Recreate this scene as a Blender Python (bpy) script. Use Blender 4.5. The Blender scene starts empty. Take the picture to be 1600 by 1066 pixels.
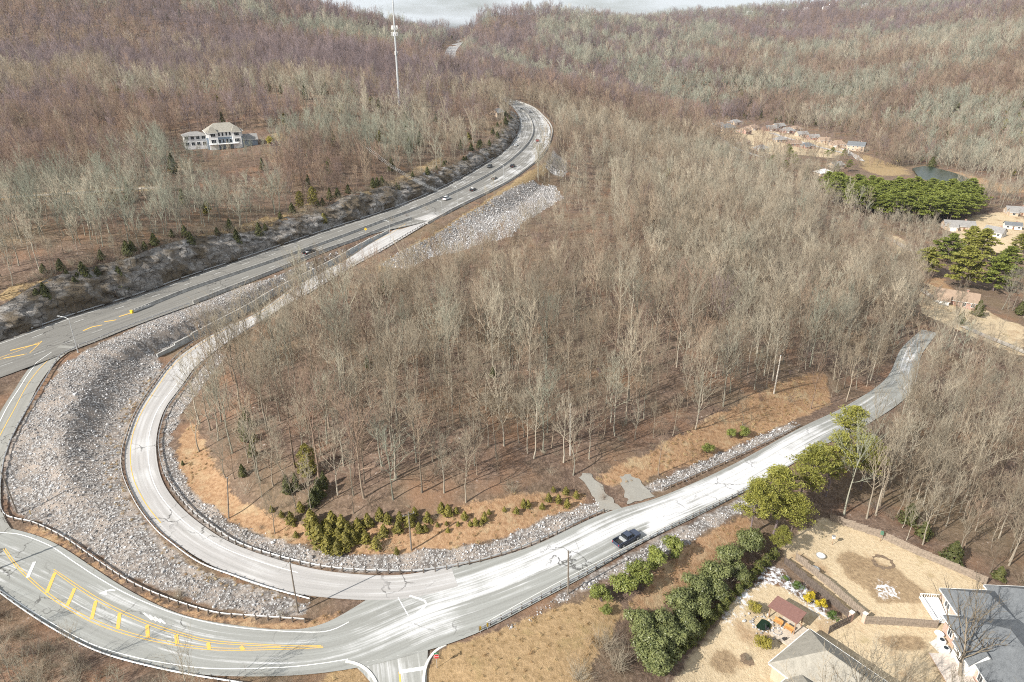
import bpy, bmesh, math, random
import numpy as np
from mathutils import Vector, Matrix, Euler
from mathutils.kdtree import KDTree
from mathutils.bvhtree import BVHTree
from mathutils import noise as mnoise

# ------------------------------------------------------------------ camera, sky, sun, exposure
SC = bpy.context.scene
COL = SC.collection
F, TH, CZ = 1090.0, math.radians(24.0), 85.0          # focal length in photo pixels, pitch below the horizon, flying height
cam_d = bpy.data.cameras.new('camera')
cam = bpy.data.objects.new('camera', cam_d)
COL.objects.link(cam)
cam.location = (0, 0, CZ)
cam.rotation_euler = (math.radians(90) - TH, 0, 0)
cam_d.sensor_width = 36.0
cam_d.lens = 36.0 * F / 1600.0
cam_d.clip_start, cam_d.clip_end = 1.0, 20000.0
SC.camera = cam

SUN_AZ, SUN_EL = math.radians(233.0), math.radians(35.0)   # azimuth from +Y towards +X, where the sun stands
world = bpy.data.worlds.new('World')
SC.world = world
world.use_nodes = True
wn, wl = world.node_tree.nodes, world.node_tree.links
wn.clear()
w_out = wn.new('ShaderNodeOutputWorld')
w_bg = wn.new('ShaderNodeBackground')
w_sky = wn.new('ShaderNodeTexSky')
w_sky.sky_type = 'NISHITA'
w_sky.sun_disc = False
w_sky.sun_elevation = SUN_EL
w_sky.sun_rotation = SUN_AZ
w_sky.air_density, w_sky.dust_density, w_sky.ozone_density = 1.0, 1.2, 1.0
w_tc = wn.new('ShaderNodeTexCoord')
w_map = wn.new('ShaderNodeMapping')
w_map.inputs['Scale'].default_value = (1.0, 1.0, 4.5)
w_noise = wn.new('ShaderNodeTexNoise')
w_noise.inputs['Scale'].default_value = 3.2
w_noise.inputs['Detail'].default_value = 7
w_ramp = wn.new('ShaderNodeMapRange')
w_ramp.inputs['From Min'].default_value, w_ramp.inputs['From Max'].default_value = 0.36, 0.50
w_ramp.inputs['To Max'].default_value = 0.8
w_mix = wn.new('ShaderNodeMix')
w_mix.data_type = 'RGBA'
w_mix.inputs[7].default_value = (12.5, 13.2, 13.7, 1)
wl.new(w_tc.outputs['Generated'], w_map.inputs['Vector'])
wl.new(w_map.outputs[0], w_noise.inputs['Vector'])
wl.new(w_noise.outputs['Fac'], w_ramp.inputs['Value'])
wl.new(w_ramp.outputs[0], w_mix.inputs[0])
wl.new(w_sky.outputs[0], w_mix.inputs[6])
wl.new(w_mix.outputs[2], w_bg.inputs['Color'])
w_bg.inputs['Strength'].default_value = 0.05
wl.new(w_bg.outputs[0], w_out.inputs['Surface'])

sun_d = bpy.data.lights.new('sun', 'SUN')
sun_d.energy, sun_d.angle, sun_d.color = 5.0, math.radians(0.5), (1.0, 0.95, 0.87)
sun = bpy.data.objects.new('sun', sun_d)
COL.objects.link(sun)
sun_dir = Vector((math.sin(SUN_AZ) * math.cos(SUN_EL), math.cos(SUN_AZ) * math.cos(SUN_EL), math.sin(SUN_EL)))
sun.rotation_euler = sun_dir.to_track_quat('Z', 'Y').to_euler()
sun.location = (-60, -40, 160)

SC.view_settings.view_transform = 'Standard'
SC.view_settings.look = 'None'
SC.view_settings.exposure = 0.7
SC.view_settings.gamma = 1.0
SC.view_settings.use_curve_mapping = False
SC.render.engine = 'CYCLES'
SC.cycles.max_bounces = 5
SC.cycles.diffuse_bounces = 2
SC.cycles.glossy_bounces = 2
SC.cycles.transmission_bounces = 3
SC.cycles.volume_bounces = 0
SC.cycles.use_denoising = False
SC.cycles.pixel_filter_type = 'BLACKMAN_HARRIS'
SC.cycles.filter_width = 1.05
SC.cycles.use_adaptive_sampling = True
SC.cycles.adaptive_threshold = 0.015

RS = np.random.RandomState(7)
rnd = random.Random(5)

# ------------------------------------------------------------------ photo rays -> places on the ground
CT, ST = math.cos(TH), math.sin(TH)
def ray(px, py):
    u, v = (px - 800) / F, (533 - py) / F
    return np.array([u, CT + v * ST, -ST + v * CT])
def at_z(px, py, z):
    d = ray(px, py)
    return np.array([d[0], d[1], d[2]]) * ((z - CZ) / d[2]) + np.array([0, 0, CZ])
def at_d(px, py, dist):
    d = ray(px, py)
    return d * (dist / d[1]) + np.array([0, 0, CZ])
def project(p):
    p = np.asarray(p, float)
    z = p[..., 2] - CZ
    dep = p[..., 1] * CT - z * ST
    up = p[..., 1] * ST + z * CT
    return 800 + F * p[..., 0] / dep, 533 - F * up / dep, dep

def catmull(pts, step):
    """Smooth curve through pts (n,3), resampled every `step` metres."""
    P = np.asarray(pts, float)
    P = np.vstack([2 * P[0] - P[1], P, 2 * P[-1] - P[-2]])
    out = []
    for i in range(1, len(P) - 2):
        p0, p1, p2, p3 = P[i - 1], P[i], P[i + 1], P[i + 2]
        n = max(4, int(np.linalg.norm(p2 - p1) / 0.5))
        for t in np.linspace(0, 1, n, endpoint=False):
            a = t * t
            b = a * t
            out.append(0.5 * (2 * p1 + (p2 - p0) * t + (2 * p0 - 5 * p1 + 4 * p2 - p3) * a + (3 * p1 - p0 - 3 * p2 + p3) * b))
    out.append(P[-2])
    out = np.array(out)
    return resample(out, step)
def resample(P, step):
    L = np.concatenate([[0], np.cumsum(np.linalg.norm(np.diff(P, axis=0), axis=1))])
    n = max(2, int(round(L[-1] / step)) + 1)
    t = np.linspace(0, L[-1], n)
    return np.stack([np.interp(t, L, P[:, k]) for k in range(P.shape[1])], 1)
def smooth(a, n):
    a = np.asarray(a, float)
    for _ in range(n):
        b = a.copy()
        b[1:-1] = (a[:-2] + 2 * a[1:-1] + a[2:]) / 4
        a = b
    return a

# ------------------------------------------------------------------ roads, read as pairs of pavement edges (photo x,y left edge, right edge, height)
ROADS = {
 'highway': [((-90,562),(-90,622),8),((0,534),(0,590),8),((101,498),(120,545),8),((225,459),(244,496),8.2),((300,432),(300,476),8.5),((420,392),(420,429),9),((514,360),(514,391),9.6),((589,336),(589,363),10.2),((660,310),(672,343),11),((716,283),(746,308),12.5),((754,260),(797,280),14),((782,242),(833,254),15.3),((802,220),(856,225),17),((811,200),(860,203),18.7),((811,185),(852,187),20.3),((803,170),(833,169),22.3),((785,157),(806,158),24.4),((762,147),(782,147),26.5)],
 'ramp': [((672,336),(690,337),11.0),((645,343),(664,351),10.4),((607,366),(607,384),9),((570,384),(580,400),8),((532,409),(551,416),7),((476,437),(495,450),5.8),((401,489),(441,482),4.4),((340,517),(390,512),3.8),((274,562),(311,568),2.6),((246,596),(285,602),2),((214,645),(257,640),1.5),((197,690),(244,690),1.2),((197,742),(252,747),.9),((217,788),(279,788),.6),((246,826),(312,817),.4),((300,866),(360,848),.2),((369,903),(430,873),0),((425,921),(500,891),0),((534,936),(557,897),0),((640,935),(625,899),0),((720,915),(700,886),0)],
 'lower_road': [((-80,800),(-70,885),0),((0,822),(0,927),0),((51,834),(61,969),0),((91,851),(118,1002),0),((142,885),(169,1024),0),((189,915),(236,1041),0),((253,949),(304,1054),0),((304,966),(350,1056),0),((405,981),(439,1056),0),((486,982),(540,1045),0),((560,945),(620,1030),0),((640,897),(690,1011),0),((700,888),(750,988),0),((770,873),(830,945),0),((840,850),(913,900),0),((943,802),(1010,845),-.7),((1027,779),(1100,800),-1.5),((1140,728),(1180,760),-2.8),((1250,668),(1290,695),-5),((1325,632),(1370,655),-8),((1385,590),(1425,610),-11),((1408,545),(1440,555),-14),((1440,515),(1465,520),-17)],
 'connector': [((70,553),(150,530),8),((45,573),(110,548),7.9),((19,613),(69,590),7),((2,640),(41,640),6),((-20,690),(14,690),4.5),((-45,740),(3,735),2.5),((-60,800),(3,800),.6),((-50,850),(20,830),0)],
 'side_street': [((548,1036),(690,1013),0),((572,1050),(668,1034),0),((588,1066),(664,1066),-.2),((600,1110),(664,1110),-.8),((590,1160),(660,1160),-1.6)],
 'gap_road': [((690,97),(712,94),45),((694,86),(712,85),49),((699,76),(714,77),54),((708,68),(722,68),59),((716,62),(728,62),63)],
}
ZOFF = {'highway': 0.0, 'ramp': 0.012, 'lower_road': 0.0, 'connector': 0.018, 'side_street': 0.01, 'gap_road': 0.0}
class Ribbon: pass
def seg_hit(p, n, Q):
    """signed distances along n from p at which the line meets polyline Q (2D)"""
    a, b = Q[:-1, :2], Q[1:, :2]
    d = b - a
    den = n[0] * d[:, 1] - n[1] * d[:, 0]
    den = np.where(np.abs(den) < 1e-9, 1e-9, den)
    ap = a - p
    t = (ap[:, 0] * d[:, 1] - ap[:, 1] * d[:, 0]) / den
    u = (ap[:, 1] * n[0] - ap[:, 0] * n[1]) / den * -1.0
    return t[(u >= -0.001) & (u <= 1.001)]
def make_ribbon(name, pairs, step=2.0):
    L = catmull([at_z(*a, z) for a, b, z in pairs], 1.0)
    Rr = catmull([at_z(*b, z) for a, b, z in pairs], 1.0)
    mid = catmull([(at_z(*a, z) + at_z(*b, z)) / 2 for a, b, z in pairs], step)
    mid = smooth(mid, 6)
    tan = np.gradient(mid[:, :2], axis=0)
    tan /= np.linalg.norm(tan, axis=1)[:, None]
    nor = np.stack([-tan[:, 1], tan[:, 0]], 1)
    if np.mean(np.sum((L[np.linspace(0, len(L) - 1, 9).astype(int), :2] - Rr[np.linspace(0, len(Rr) - 1, 9).astype(int), :2]) * nor[np.linspace(0, len(nor) - 1, 9).astype(int)], axis=1)) < 0: nor = -nor
    wl_, wr_ = [], []
    for p, nn in zip(mid[:, :2], nor):
        tl = seg_hit(p, nn, L); tl = tl[tl > 0]
        tr = seg_hit(p, nn, Rr); tr = tr[tr < 0]
        wl_.append(tl.min() if len(tl) else np.nan)
        wr_.append(-tr.max() if len(tr) else np.nan)
    def fill(w):
        w = np.array(w); ok = ~np.isnan(w) & (w < 30)
        return smooth(np.interp(np.arange(len(w)), np.where(ok)[0], w[ok]), 5)
    r = Ribbon()
    r.name, r.mid, r.tan, r.nor = name, mid, tan, nor
    r.wl, r.wr = fill(wl_), fill(wr_)
    r.s = np.concatenate([[0], np.cumsum(np.linalg.norm(np.diff(mid, axis=0), axis=1))])
    r.mid[:, 2] = smooth(r.mid[:, 2], 10)
    return r
    # left of travel = +nor
RIB = {k: make_ribbon(k, v) for k, v in ROADS.items()}
def edge(r, side, off=0.0):
    """3D polyline of a road edge, pushed outwards by off; side +1 is the left edge, -1 the right one"""
    w = (r.wl if side > 0 else r.wr) + off
    return np.column_stack([r.mid[:, :2] + r.nor * (side * w)[:, None], r.mid[:, 2]])

# ------------------------------------------------------------------ terrain: heights through control points, roads cut in
CTRL_Z = [(330,760,2.6),(450,800,2.5),(640,810,3.0),(560,700,6),(700,640,7),(450,650,5),(350,620,4),(800,720,5),(900,700,3.5),(500,550,6),(650,520,6),(850,560,6),(1000,640,3),(1000,560,3.5),(1150,600,1),(1250,590,-2),(600,440,5),(750,420,4),(900,450,3),(1100,480,-1),(1250,480,-8),(1350,520,-11),(1420,500,-15),
 (700,385,4),(850,340,3),(880,300,5),(905,262,8),(905,215,12),(950,350,3),(1000,250,2),(1100,350,-5),(1100,260,-10),(1200,330,-14),(1300,400,-16),(1130,200,-33),(1250,222,-33),(1340,238,-33),(1440,275,-32),(1560,275,-31),(1500,310,-32),(1330,310,-31),(1400,350,-30),(1560,370,-29),(1500,400,-28),(1440,450,-25),(1500,470,-25),(1590,530,-24),(1550,560,-20),(1480,570,-17),(1450,650,-14),(1600,650,-17),(1550,750,-14),(1400,720,-12),(1400,790,-9.5),
 (1300,830,-8),(1400,870,-8.5),(1530,920,-9),(1250,900,-7.5),(1180,960,-7),(1100,1040,-7),(1300,1000,-8.5),(1400,1040,-9),(1600,1066,-10),(1210,850,-6),(1130,850,-5),(1000,970,-3),(900,1000,-.8),(800,1060,-.3),(1040,900,-3),(800,1200,-1.2),(1300,1200,-9),(300,1150,-4),(0,1100,-5),(100,1050,-3.5),(-120,1000,-4),
 (130,640,5.8),(130,720,3.6),(150,800,1.0),(250,900,.2),(60,760,2.2),(180,530,7.8),
 (0,455,17),(100,440,17),(200,410,17.5),(300,380,18),(470,308,19.5),(560,290,20),(640,258,21),(740,205,24),(0,300,27),(150,300,27),(335,228,31),(700,200,27),(760,172,31),(720,150,38),(620,165,38),(500,150,48),(300,120,52),(680,120,45),(-200,350,25),(-300,500,14),(-400,620,4),(-300,800,0)]
CTRL_D = [(100,100,600),(0,50,750),(300,50,800),(500,60,800),(0,-60,1000),(300,-40,1100),(500,6,1150),(600,30,1200),(655,42,1250),(860,8,2000),(750,13,1900),(695,35,1700),(950,28,2100),(1020,26,2300),(1060,14,2500),(1200,6,2700),(1400,-8,2800),(1600,-26,2800),(1900,-30,2800),
 (1200,60,1700),(1100,100,1250),(1000,100,1300),(900,60,1500),(800,60,1400),(770,110,950),(850,120,850),(950,140,800),(1050,170,1000),(900,160,700),(1050,195,640),(1150,235,520),(1150,150,1100),(1300,150,1050),(1300,100,1350),(1300,50,1900),(1300,12,2400),(1500,200,780),(1500,150,930),(1500,100,1150),(1500,50,1500),(1600,200,750),(1600,150,880),(1600,100,1050),(1600,50,1300),(1600,2,1700),(1500,4,2100),(1900,100,900),(1900,-50,1600),(-400,100,700),(-400,-120,1000)]
CTRL_W = [(0,-250,-6),(-300,0,-8),(350,-50,-16),(420,200,-26),(2800,400,60),(-1600,600,220),(-1600,3600,60),(2900,4200,90),(600,4200,30),(-300,3600,40),(-800,1900,190),(-230,1800,30),(-150,2500,30),(300,2800,30),(800,3400,30),(1500,3700,60),(2200,4000,80),(0,3300,20)]
cp = [at_z(*c) for c in CTRL_Z]
for c in CTRL_D:
    p = at_d(*c); p[2] -= 20.0 if c[2] > 1450 else (20.0 if c[2] > 1000 else (14.0 if c[2] > 650 else (20.0 if c[0] > 1000 else 4.0))); cp.append(p)
cp += [np.array(c, float) for c in CTRL_W]
for k, r in RIB.items():
    for i in range(0, len(r.mid), 7 if k != 'gap_road' else 20):
        cp.append(r.mid[i].copy())
cp = np.array(cp)
keep = []
for i in range(len(cp)):
    if all(np.hypot(*(cp[i, :2] - cp[j, :2])) > 4 for j in keep): keep.append(i)
cp = cp[keep]
RC = 12.0
def phi(A, B):
    d2 = (A[:, None, 0] - B[None, :, 0]) ** 2 + (A[:, None, 1] - B[None, :, 1]) ** 2
    return np.sqrt(d2 + RC * RC)
n_ = len(cp)
M_ = np.zeros((n_ + 3, n_ + 3))
M_[:n_, :n_] = phi(cp, cp) - np.eye(n_) * 0.4
M_[:n_, n_:] = np.column_stack([np.ones(n_), cp[:, 0] / 1000, cp[:, 1] / 1000])
M_[n_:, :n_] = M_[:n_, n_:].T
w_ = np.linalg.solve(M_, np.append(cp[:, 2], [0, 0, 0]))
def hash2(ix, iy, seed):
    h = (ix.astype(np.int64) * 374761393 + iy.astype(np.int64) * 668265263 + seed * 974711) & 0xffffffff
    h = ((h ^ (h >> 13)) * 1274126177) & 0xffffffff
    return ((h ^ (h >> 16)) & 0xffff) / 65535.0
def vnoise(x, y, scale, seed=0):
    x, y = np.asarray(x, float) / scale, np.asarray(y, float) / scale
    ix, iy = np.floor(x), np.floor(y)
    fx, fy = x - ix, y - iy
    fx, fy = fx * fx * (3 - 2 * fx), fy * fy * (3 - 2 * fy)
    a, b = hash2(ix, iy, seed), hash2(ix + 1, iy, seed)
    c, d = hash2(ix, iy + 1, seed), hash2(ix + 1, iy + 1, seed)
    return (a + (b - a) * fx) * (1 - fy) + (c + (d - c) * fx) * fy
def fbm(x, y, scale, seed=0, oct=4):
    s, a, t = 0, 1, 0
    for o in range(oct):
        s = s + a * vnoise(x, y, scale / 2 ** o, seed + o * 17); t += a; a *= 0.5
    return s / t
def height0(x, y):
    x, y = np.ravel(x), np.ravel(y)
    out = np.empty(len(x))
    for i in range(0, len(x), 20000):
        q = np.column_stack([x[i:i + 20000], y[i:i + 20000]])
        out[i:i + 20000] = phi(q, cp) @ w_[:n_] + w_[n_] + w_[n_ + 1] * q[:, 0] / 1000 + w_[n_ + 2] * q[:, 1] / 1000
    far = np.clip((np.hypot(x, y) - 350) / 1200, 0, 1)
    out += (fbm(x, y, 260, 3) - 0.5) * 46 * far * np.clip((1500 - np.hypot(x, y)) / 700, .25, 1) + (fbm(x, y, 60, 5) - 0.5) * 6 * far + (fbm(x, y, 9, 9, 3) - 0.5) * 0.5
    return out
# road samples for the cut
kd_n = sum(len(r.mid) for r in RIB.values()) * 7
road_pts = []
for k, r in RIB.items():
    for j, t in enumerate(np.linspace(-1, 1, 7)):
        w = np.where(t > 0, r.wl, r.wr)
        p = np.column_stack([r.mid[:, :2] + r.nor * (t * w)[:, None], r.mid[:, 2], np.full(len(r.mid), t), np.full(len(r.mid), 1.0 if k == 'highway' else 0.0), r.mid[:, 1], w])
        road_pts.append(p)
road_pts = np.vstack(road_pts)
kd = KDTree(len(road_pts))
for i, p in enumerate(road_pts): kd.insert((p[0], p[1], 0), i)
kd.balance()
def road_dist(x, y):
    """distance to the nearest pavement (0 on it), pavement height there, and whether it is the cliff side of the highway"""
    D = np.empty(len(x)); Z = np.empty(len(x)); S = np.zeros(len(x), bool)
    for i in range(len(x)):
        _, k, d = kd.find((x[i], y[i], 0))
        q = road_pts[k]
        D[i], Z[i] = d, q[2]
        S[i] = q[4] > 0.5 and q[3] > 0.8 and 150 < q[5] < 600
    return D, Z, S
def height(x, y):
    x, y = np.ravel(np.asarray(x, float)), np.ravel(np.asarray(y, float))
    z = height0(x, y)
    near = (np.abs(x) < 330) & (y > 40) & (y < 1500)
    idx = np.where(near)[0]
    D, Z, S = road_dist(x[idx], y[idx])
    inner = 2.6
    zr = Z - 0.22
    reach = np.where(S, 4.5, 11.0)
    t = np.clip((D - inner) / reach, 0, 1)
    t = np.where(S, t, t * t * (3 - 2 * t))
    zn = z[idx]
    zn = np.where(S & (D < 30), np.maximum(zn, Z + 2.6 + 5.4 * vnoise(x[idx], y[idx], 24, 31) + 2.0 * vnoise(x[idx], y[idx], 7, 33) - np.clip((D - 12) * .6, 0, 20)), zn)
    z[idx] = np.where(D < 40, zr + (zn - zr) * t, zn)
    return z
def axis(lo, hi, step, a, b, g):
    mid = list(np.arange(lo, hi + 1e-6, step))
    s, up = step, []
    v = hi
    while v < b: s *= g; v += s; up.append(v)
    s, dn, v = step, [], lo
    while v > a: s *= g; v -= s; dn.append(v)
    return np.array(dn[::-1] + mid + up)
GX = axis(-140, 150, 1.4, -1700, 3000, 1.05)
GY = axis(62, 320, 1.4, -260, 4300, 1.045)
XX, YY = np.meshgrid(GX, GY)
ZZ = height(XX, YY).reshape(XX.shape)
def ground(x, y):
    """height of the terrain mesh at points (bilinear in its grid)"""
    x, y = np.atleast_1d(np.asarray(x, float)), np.atleast_1d(np.asarray(y, float))
    i = np.clip(np.searchsorted(GX, x) - 1, 0, len(GX) - 2)
    j = np.clip(np.searchsorted(GY, y) - 1, 0, len(GY) - 2)
    fx = np.clip((x - GX[i]) / (GX[i + 1] - GX[i]), 0, 1)
    fy = np.clip((y - GY[j]) / (GY[j + 1] - GY[j]), 0, 1)
    return (ZZ[j, i] * (1 - fx) + ZZ[j, i + 1] * fx) * (1 - fy) + (ZZ[j + 1, i] * (1 - fx) + ZZ[j + 1, i + 1] * fx) * fy
def gz(x, y): return float(ground(x, y)[0])
def hit(px, py):
    """place on the terrain seen at a photo pixel"""
    d = ray(px, py)
    t, step = 60.0, 0.5
    prev = t
    while t < 5000:
        p = d * t
        if p[2] + CZ < gz(p[0], p[1]):
            a, b = prev, t
            for _ in range(14):
                m = (a + b) / 2
                q = d * m
                if q[2] + CZ < gz(q[0], q[1]): b = m
                else: a = m
            q = d * b
            return np.array([q[0], q[1], gz(q[0], q[1])])
        prev = t
        t += max(0.4, t * 0.006)
    q = d * 3000
    return np.array([q[0], q[1], q[2] + CZ])
def hits(pts): return np.array([hit(*p) for p in pts])
def in_poly(x, y, P):
    P = np.asarray(P)[:, :2]
    r = np.zeros(len(x), bool)
    j = len(P) - 1
    for i in range(len(P)):
        xi, yi, xj, yj = P[i, 0], P[i, 1], P[j, 0], P[j, 1]
        c = ((yi > y) != (yj > y)) & (x < (xj - xi) * (y - yi) / (yj - yi + 1e-12) + xi)
        r ^= c
        j = i
    return r

# ------------------------------------------------------------------ scene helpers
def mesh_from(name, V, Fc, mat=None, uv=None, smooth_=False):
    me = bpy.data.meshes.new(name)
    V = np.asarray(V, dtype=np.float32)
    if isinstance(Fc, np.ndarray):
        k = Fc.shape[1]
        me.vertices.add(len(V)); me.vertices.foreach_set('co', V.ravel())
        me.loops.add(Fc.size); me.loops.foreach_set('vertex_index', Fc.ravel().astype(np.int32))
        me.polygons.add(len(Fc))
        me.polygons.foreach_set('loop_start', np.arange(0, Fc.size, k, dtype=np.int32))
        me.update(calc_edges=True)
    else:
        me.from_pydata([tuple(map(float, v)) for v in V], [], Fc)
    if uv is not None:
        ul = me.uv_layers.new(name='UVMap')
        li = np.empty(len(me.loops), dtype=np.int32)
        me.loops.foreach_get('vertex_index', li)
        ul.data.foreach_set('uv', np.asarray(uv, dtype=np.float32)[li].ravel())
    if mat is not None:
        for m in (mat if isinstance(mat, (list, tuple)) else [mat]): me.materials.append(m)
    if smooth_: me.polygons.foreach_set('use_smooth', np.ones(len(me.polygons), bool))
    me.validate(clean_customdata=False)
    me.update()
    return me
def link(name, data, parent=None, loc=None, rz=0.0, kind=None):
    o = bpy.data.objects.new(name, data)
    COL.objects.link(o)
    if parent is not None: o.parent = parent
    if loc is not None: o.location = loc
    if rz: o.rotation_euler = (0, 0, rz)
    if kind: o['kind'] = kind
    return o
def tag(o, label, cat, group=None):
    o['label'] = label; o['category'] = cat
    if group: o['group'] = group
    return o
def thing(name, label, cat, loc=(0, 0, 0), rz=0.0, group=None):
    return tag(link(name, None, None, loc, rz), label, cat, group)
class MB:
    """collects boxes, prisms, tubes and loose faces into one mesh"""
    def __init__(s): s.V, s.F, s.M = [], [], []
    def add(s, V, Fc, m=0):
        b = len(s.V)
        s.V += [tuple(v) for v in V]
        s.F += [tuple(b + i for i in f) for f in Fc]
        s.M += [m] * len(Fc)
    def box(s, c, d, rz=0.0, m=0, taper=1.0):
        x, y, z = d[0] / 2, d[1] / 2, d[2] / 2
        V = [(-x, -y, -z), (x, -y, -z), (x, y, -z), (-x, y, -z), (-x * taper, -y * taper, z), (x * taper, -y * taper, z), (x * taper, y * taper, z), (-x * taper, y * taper, z)]
        ca, sa = math.cos(rz), math.sin(rz)
        V = [(c[0] + a * ca - b * sa, c[1] + a * sa + b * ca, c[2] + e) for a, b, e in V]
        s.add(V, [(0, 3, 2, 1), (4, 5, 6, 7), (0, 1, 5, 4), (1, 2, 6, 5), (2, 3, 7, 6), (3, 0, 4, 7)], m)
    def prism(s, poly, z0, z1, m=0):
        n = len(poly)
        V = [(p[0], p[1], z0) for p in poly] + [(p[0], p[1], z1) for p in poly]
        s.add(V, [tuple(range(n - 1, -1, -1)), tuple(range(n, 2 * n))] + [(i, (i + 1) % n, n + (i + 1) % n, n + i) for i in range(n)], m)
    def tube(s, P, R, k=6, m=0, cap=True):
        P = [Vector(p) for p in P]
        if not isinstance(R, (list, tuple, np.ndarray)): R = [R] * len(P)
        V, Fc = [], []
        for i, p in enumerate(P):
            t = (P[min(i + 1, len(P) - 1)] - P[max(i - 1, 0)]).normalized()
            u = t.cross(Vector((0, 0, 1)) if abs(t.z) < 0.9 else Vector((1, 0, 0))).normalized()
            w = t.cross(u)
            for j in range(k):
                a = 2 * math.pi * j / k
                V.append(p + (u * math.cos(a) + w * math.sin(a)) * R[i])
        for i in range(len(P) - 1):
            for j in range(k):
                a, b = i * k + j, i * k + (j + 1) % k
                Fc.append((a, b, b + k, a + k))
        if cap:
            Fc.append(tuple(range(k - 1, -1, -1)))
            Fc.append(tuple(range((len(P) - 1) * k, len(P) * k)))
        s.add(V, Fc, m)
    def mesh(s, name, mat, smooth_=False):
        mats = mat if isinstance(mat, (list, tuple)) else [mat]
        me = bpy.data.meshes.new(name)
        me.from_pydata([tuple(map(float, v)) for v in s.V], [], s.F)
        for m in mats: me.materials.append(m)
        if len(mats) > 1: me.polygons.foreach_set('material_index', s.M)
        if smooth_: me.polygons.foreach_set('use_smooth', [True] * len(me.polygons))
        me.update()
        return me
    def build(s, name, mat, parent=None, loc=None, rz=0.0, kind=None, smooth_=False):
        return link(name, s.mesh(name, mat, smooth_), parent, loc, rz, kind)
def copy_tree(o, parent=None):
    c = o.copy(); COL.objects.link(c)
    if parent is not None: c.parent = parent
    for ch in list(o.children): copy_tree(ch, c)
    return c

# ------------------------------------------------------------------ materials
def new_mat(name):
    m = bpy.data.materials.new(name); m.use_nodes = True
    nt = m.node_tree; nt.nodes.clear()
    out = nt.nodes.new('ShaderNodeOutputMaterial')
    b = nt.nodes.new('ShaderNodeBsdfPrincipled')
    nt.links.new(b.outputs[0], out.inputs['Surface'])
    return m, nt, b
class NT:
    """terse node building"""
    def __init__(s, nt): s.nt = nt
    def n(s, t, **kw):
        nd = s.nt.nodes.new(t)
        for k, v in kw.items(): setattr(nd, k, v)
        return nd
    def put(s, sock, v):
        if isinstance(v, bpy.types.NodeSocket): s.nt.links.new(v, sock)
        else: sock.default_value = v
    def noise(s, scale, detail=4, vec=None, rough=0.55, dist=0.0):
        nd = s.n('ShaderNodeTexNoise'); nd.inputs['Scale'].default_value = scale; nd.inputs['Detail'].default_value = detail
        nd.inputs['Roughness'].default_value = rough; nd.inputs['Distortion'].default_value = dist
        if vec is not None: s.nt.links.new(vec, nd.inputs['Vector'])
        return nd.outputs['Fac']
    def attr(s, name, typ='GEOMETRY'):
        nd = s.n('ShaderNodeAttribute', attribute_name=name, attribute_type=typ)
        return nd
    def math(s, op, a, b=0.0, c=0.0, clamp=False):
        nd = s.n('ShaderNodeMath', operation=op, use_clamp=clamp)
        s.put(nd.inputs[0], a); s.put(nd.inputs[1], b)
        if op in ('MULTIPLY_ADD',): s.put(nd.inputs[2], c)
        return nd.outputs[0]
    def rng(s, v, a, b, c=0.0, d=1.0):
        nd = s.n('ShaderNodeMapRange'); s.put(nd.inputs[0], v)
        for i, x in enumerate((a, b, c, d)): s.put(nd.inputs[i + 1], x)
        return nd.outputs[0]
    def mix(s, f, a, b, blend='MIX'):
        nd = s.n('ShaderNodeMix', data_type='RGBA', blend_type=blend)
        s.put(nd.inputs[0], f)
        for i, x in ((6, a), (7, b)):
            if isinstance(x, (tuple, list)): x = tuple(x) + ((1.0,) if len(x) == 3 else ())
            s.put(nd.inputs[i], x)
        return nd.outputs[2]
    def ramp(s, v, stops):
        nd = s.n('ShaderNodeValToRGB'); s.put(nd.inputs[0], v)
        el = nd.color_ramp.elements
        while len(el) < len(stops): el.new(0.5)
        for e, (p, c) in zip(el, stops): e.position = p; e.color = tuple(c) + (1.0,)
        return nd.outputs[0]
    def mapping(s, vec, scale):
        nd = s.n('ShaderNodeMapping'); nd.inputs['Scale'].default_value = scale
        s.nt.links.new(vec, nd.inputs['Vector'])
        return nd.outputs[0]
    def bump(s, h, strength, dist, b):
        nd = s.n('ShaderNodeBump'); nd.inputs['Strength'].default_value = strength; nd.inputs['Distance'].default_value = dist
        s.put(nd.inputs['Height'], h); s.nt.links.new(nd.outputs[0], b.inputs['Normal'])
def simple(name, col, rough=0.7, metal=0.0, var=0.15, scale=3.0, col2=None, bump=0.0, spec=None):
    m, nt, b = new_mat(name)
    k = NT(nt)
    tc = k.n('ShaderNodeTexCoord').outputs['Object']
    f = k.noise(scale, 5, tc)
    c2 = col2 if col2 else tuple(c * (1 - 2 * var) for c in col)
    c1 = col if col2 else tuple(min(1, c * (1 + var)) for c in col)
    c = k.mix(k.rng(f, 0.3, 0.7), c2, c1)
    nt.links.new(c, b.inputs['Base Color'])
    b.inputs['Roughness'].default_value = rough
    b.inputs['Metallic'].default_value = metal
    if spec is not None: b.inputs['Specular IOR Level'].default_value = spec
    if bump: k.bump(k.noise(scale * 6, 3, tc), bump, 0.05, b)
    return m
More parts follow.
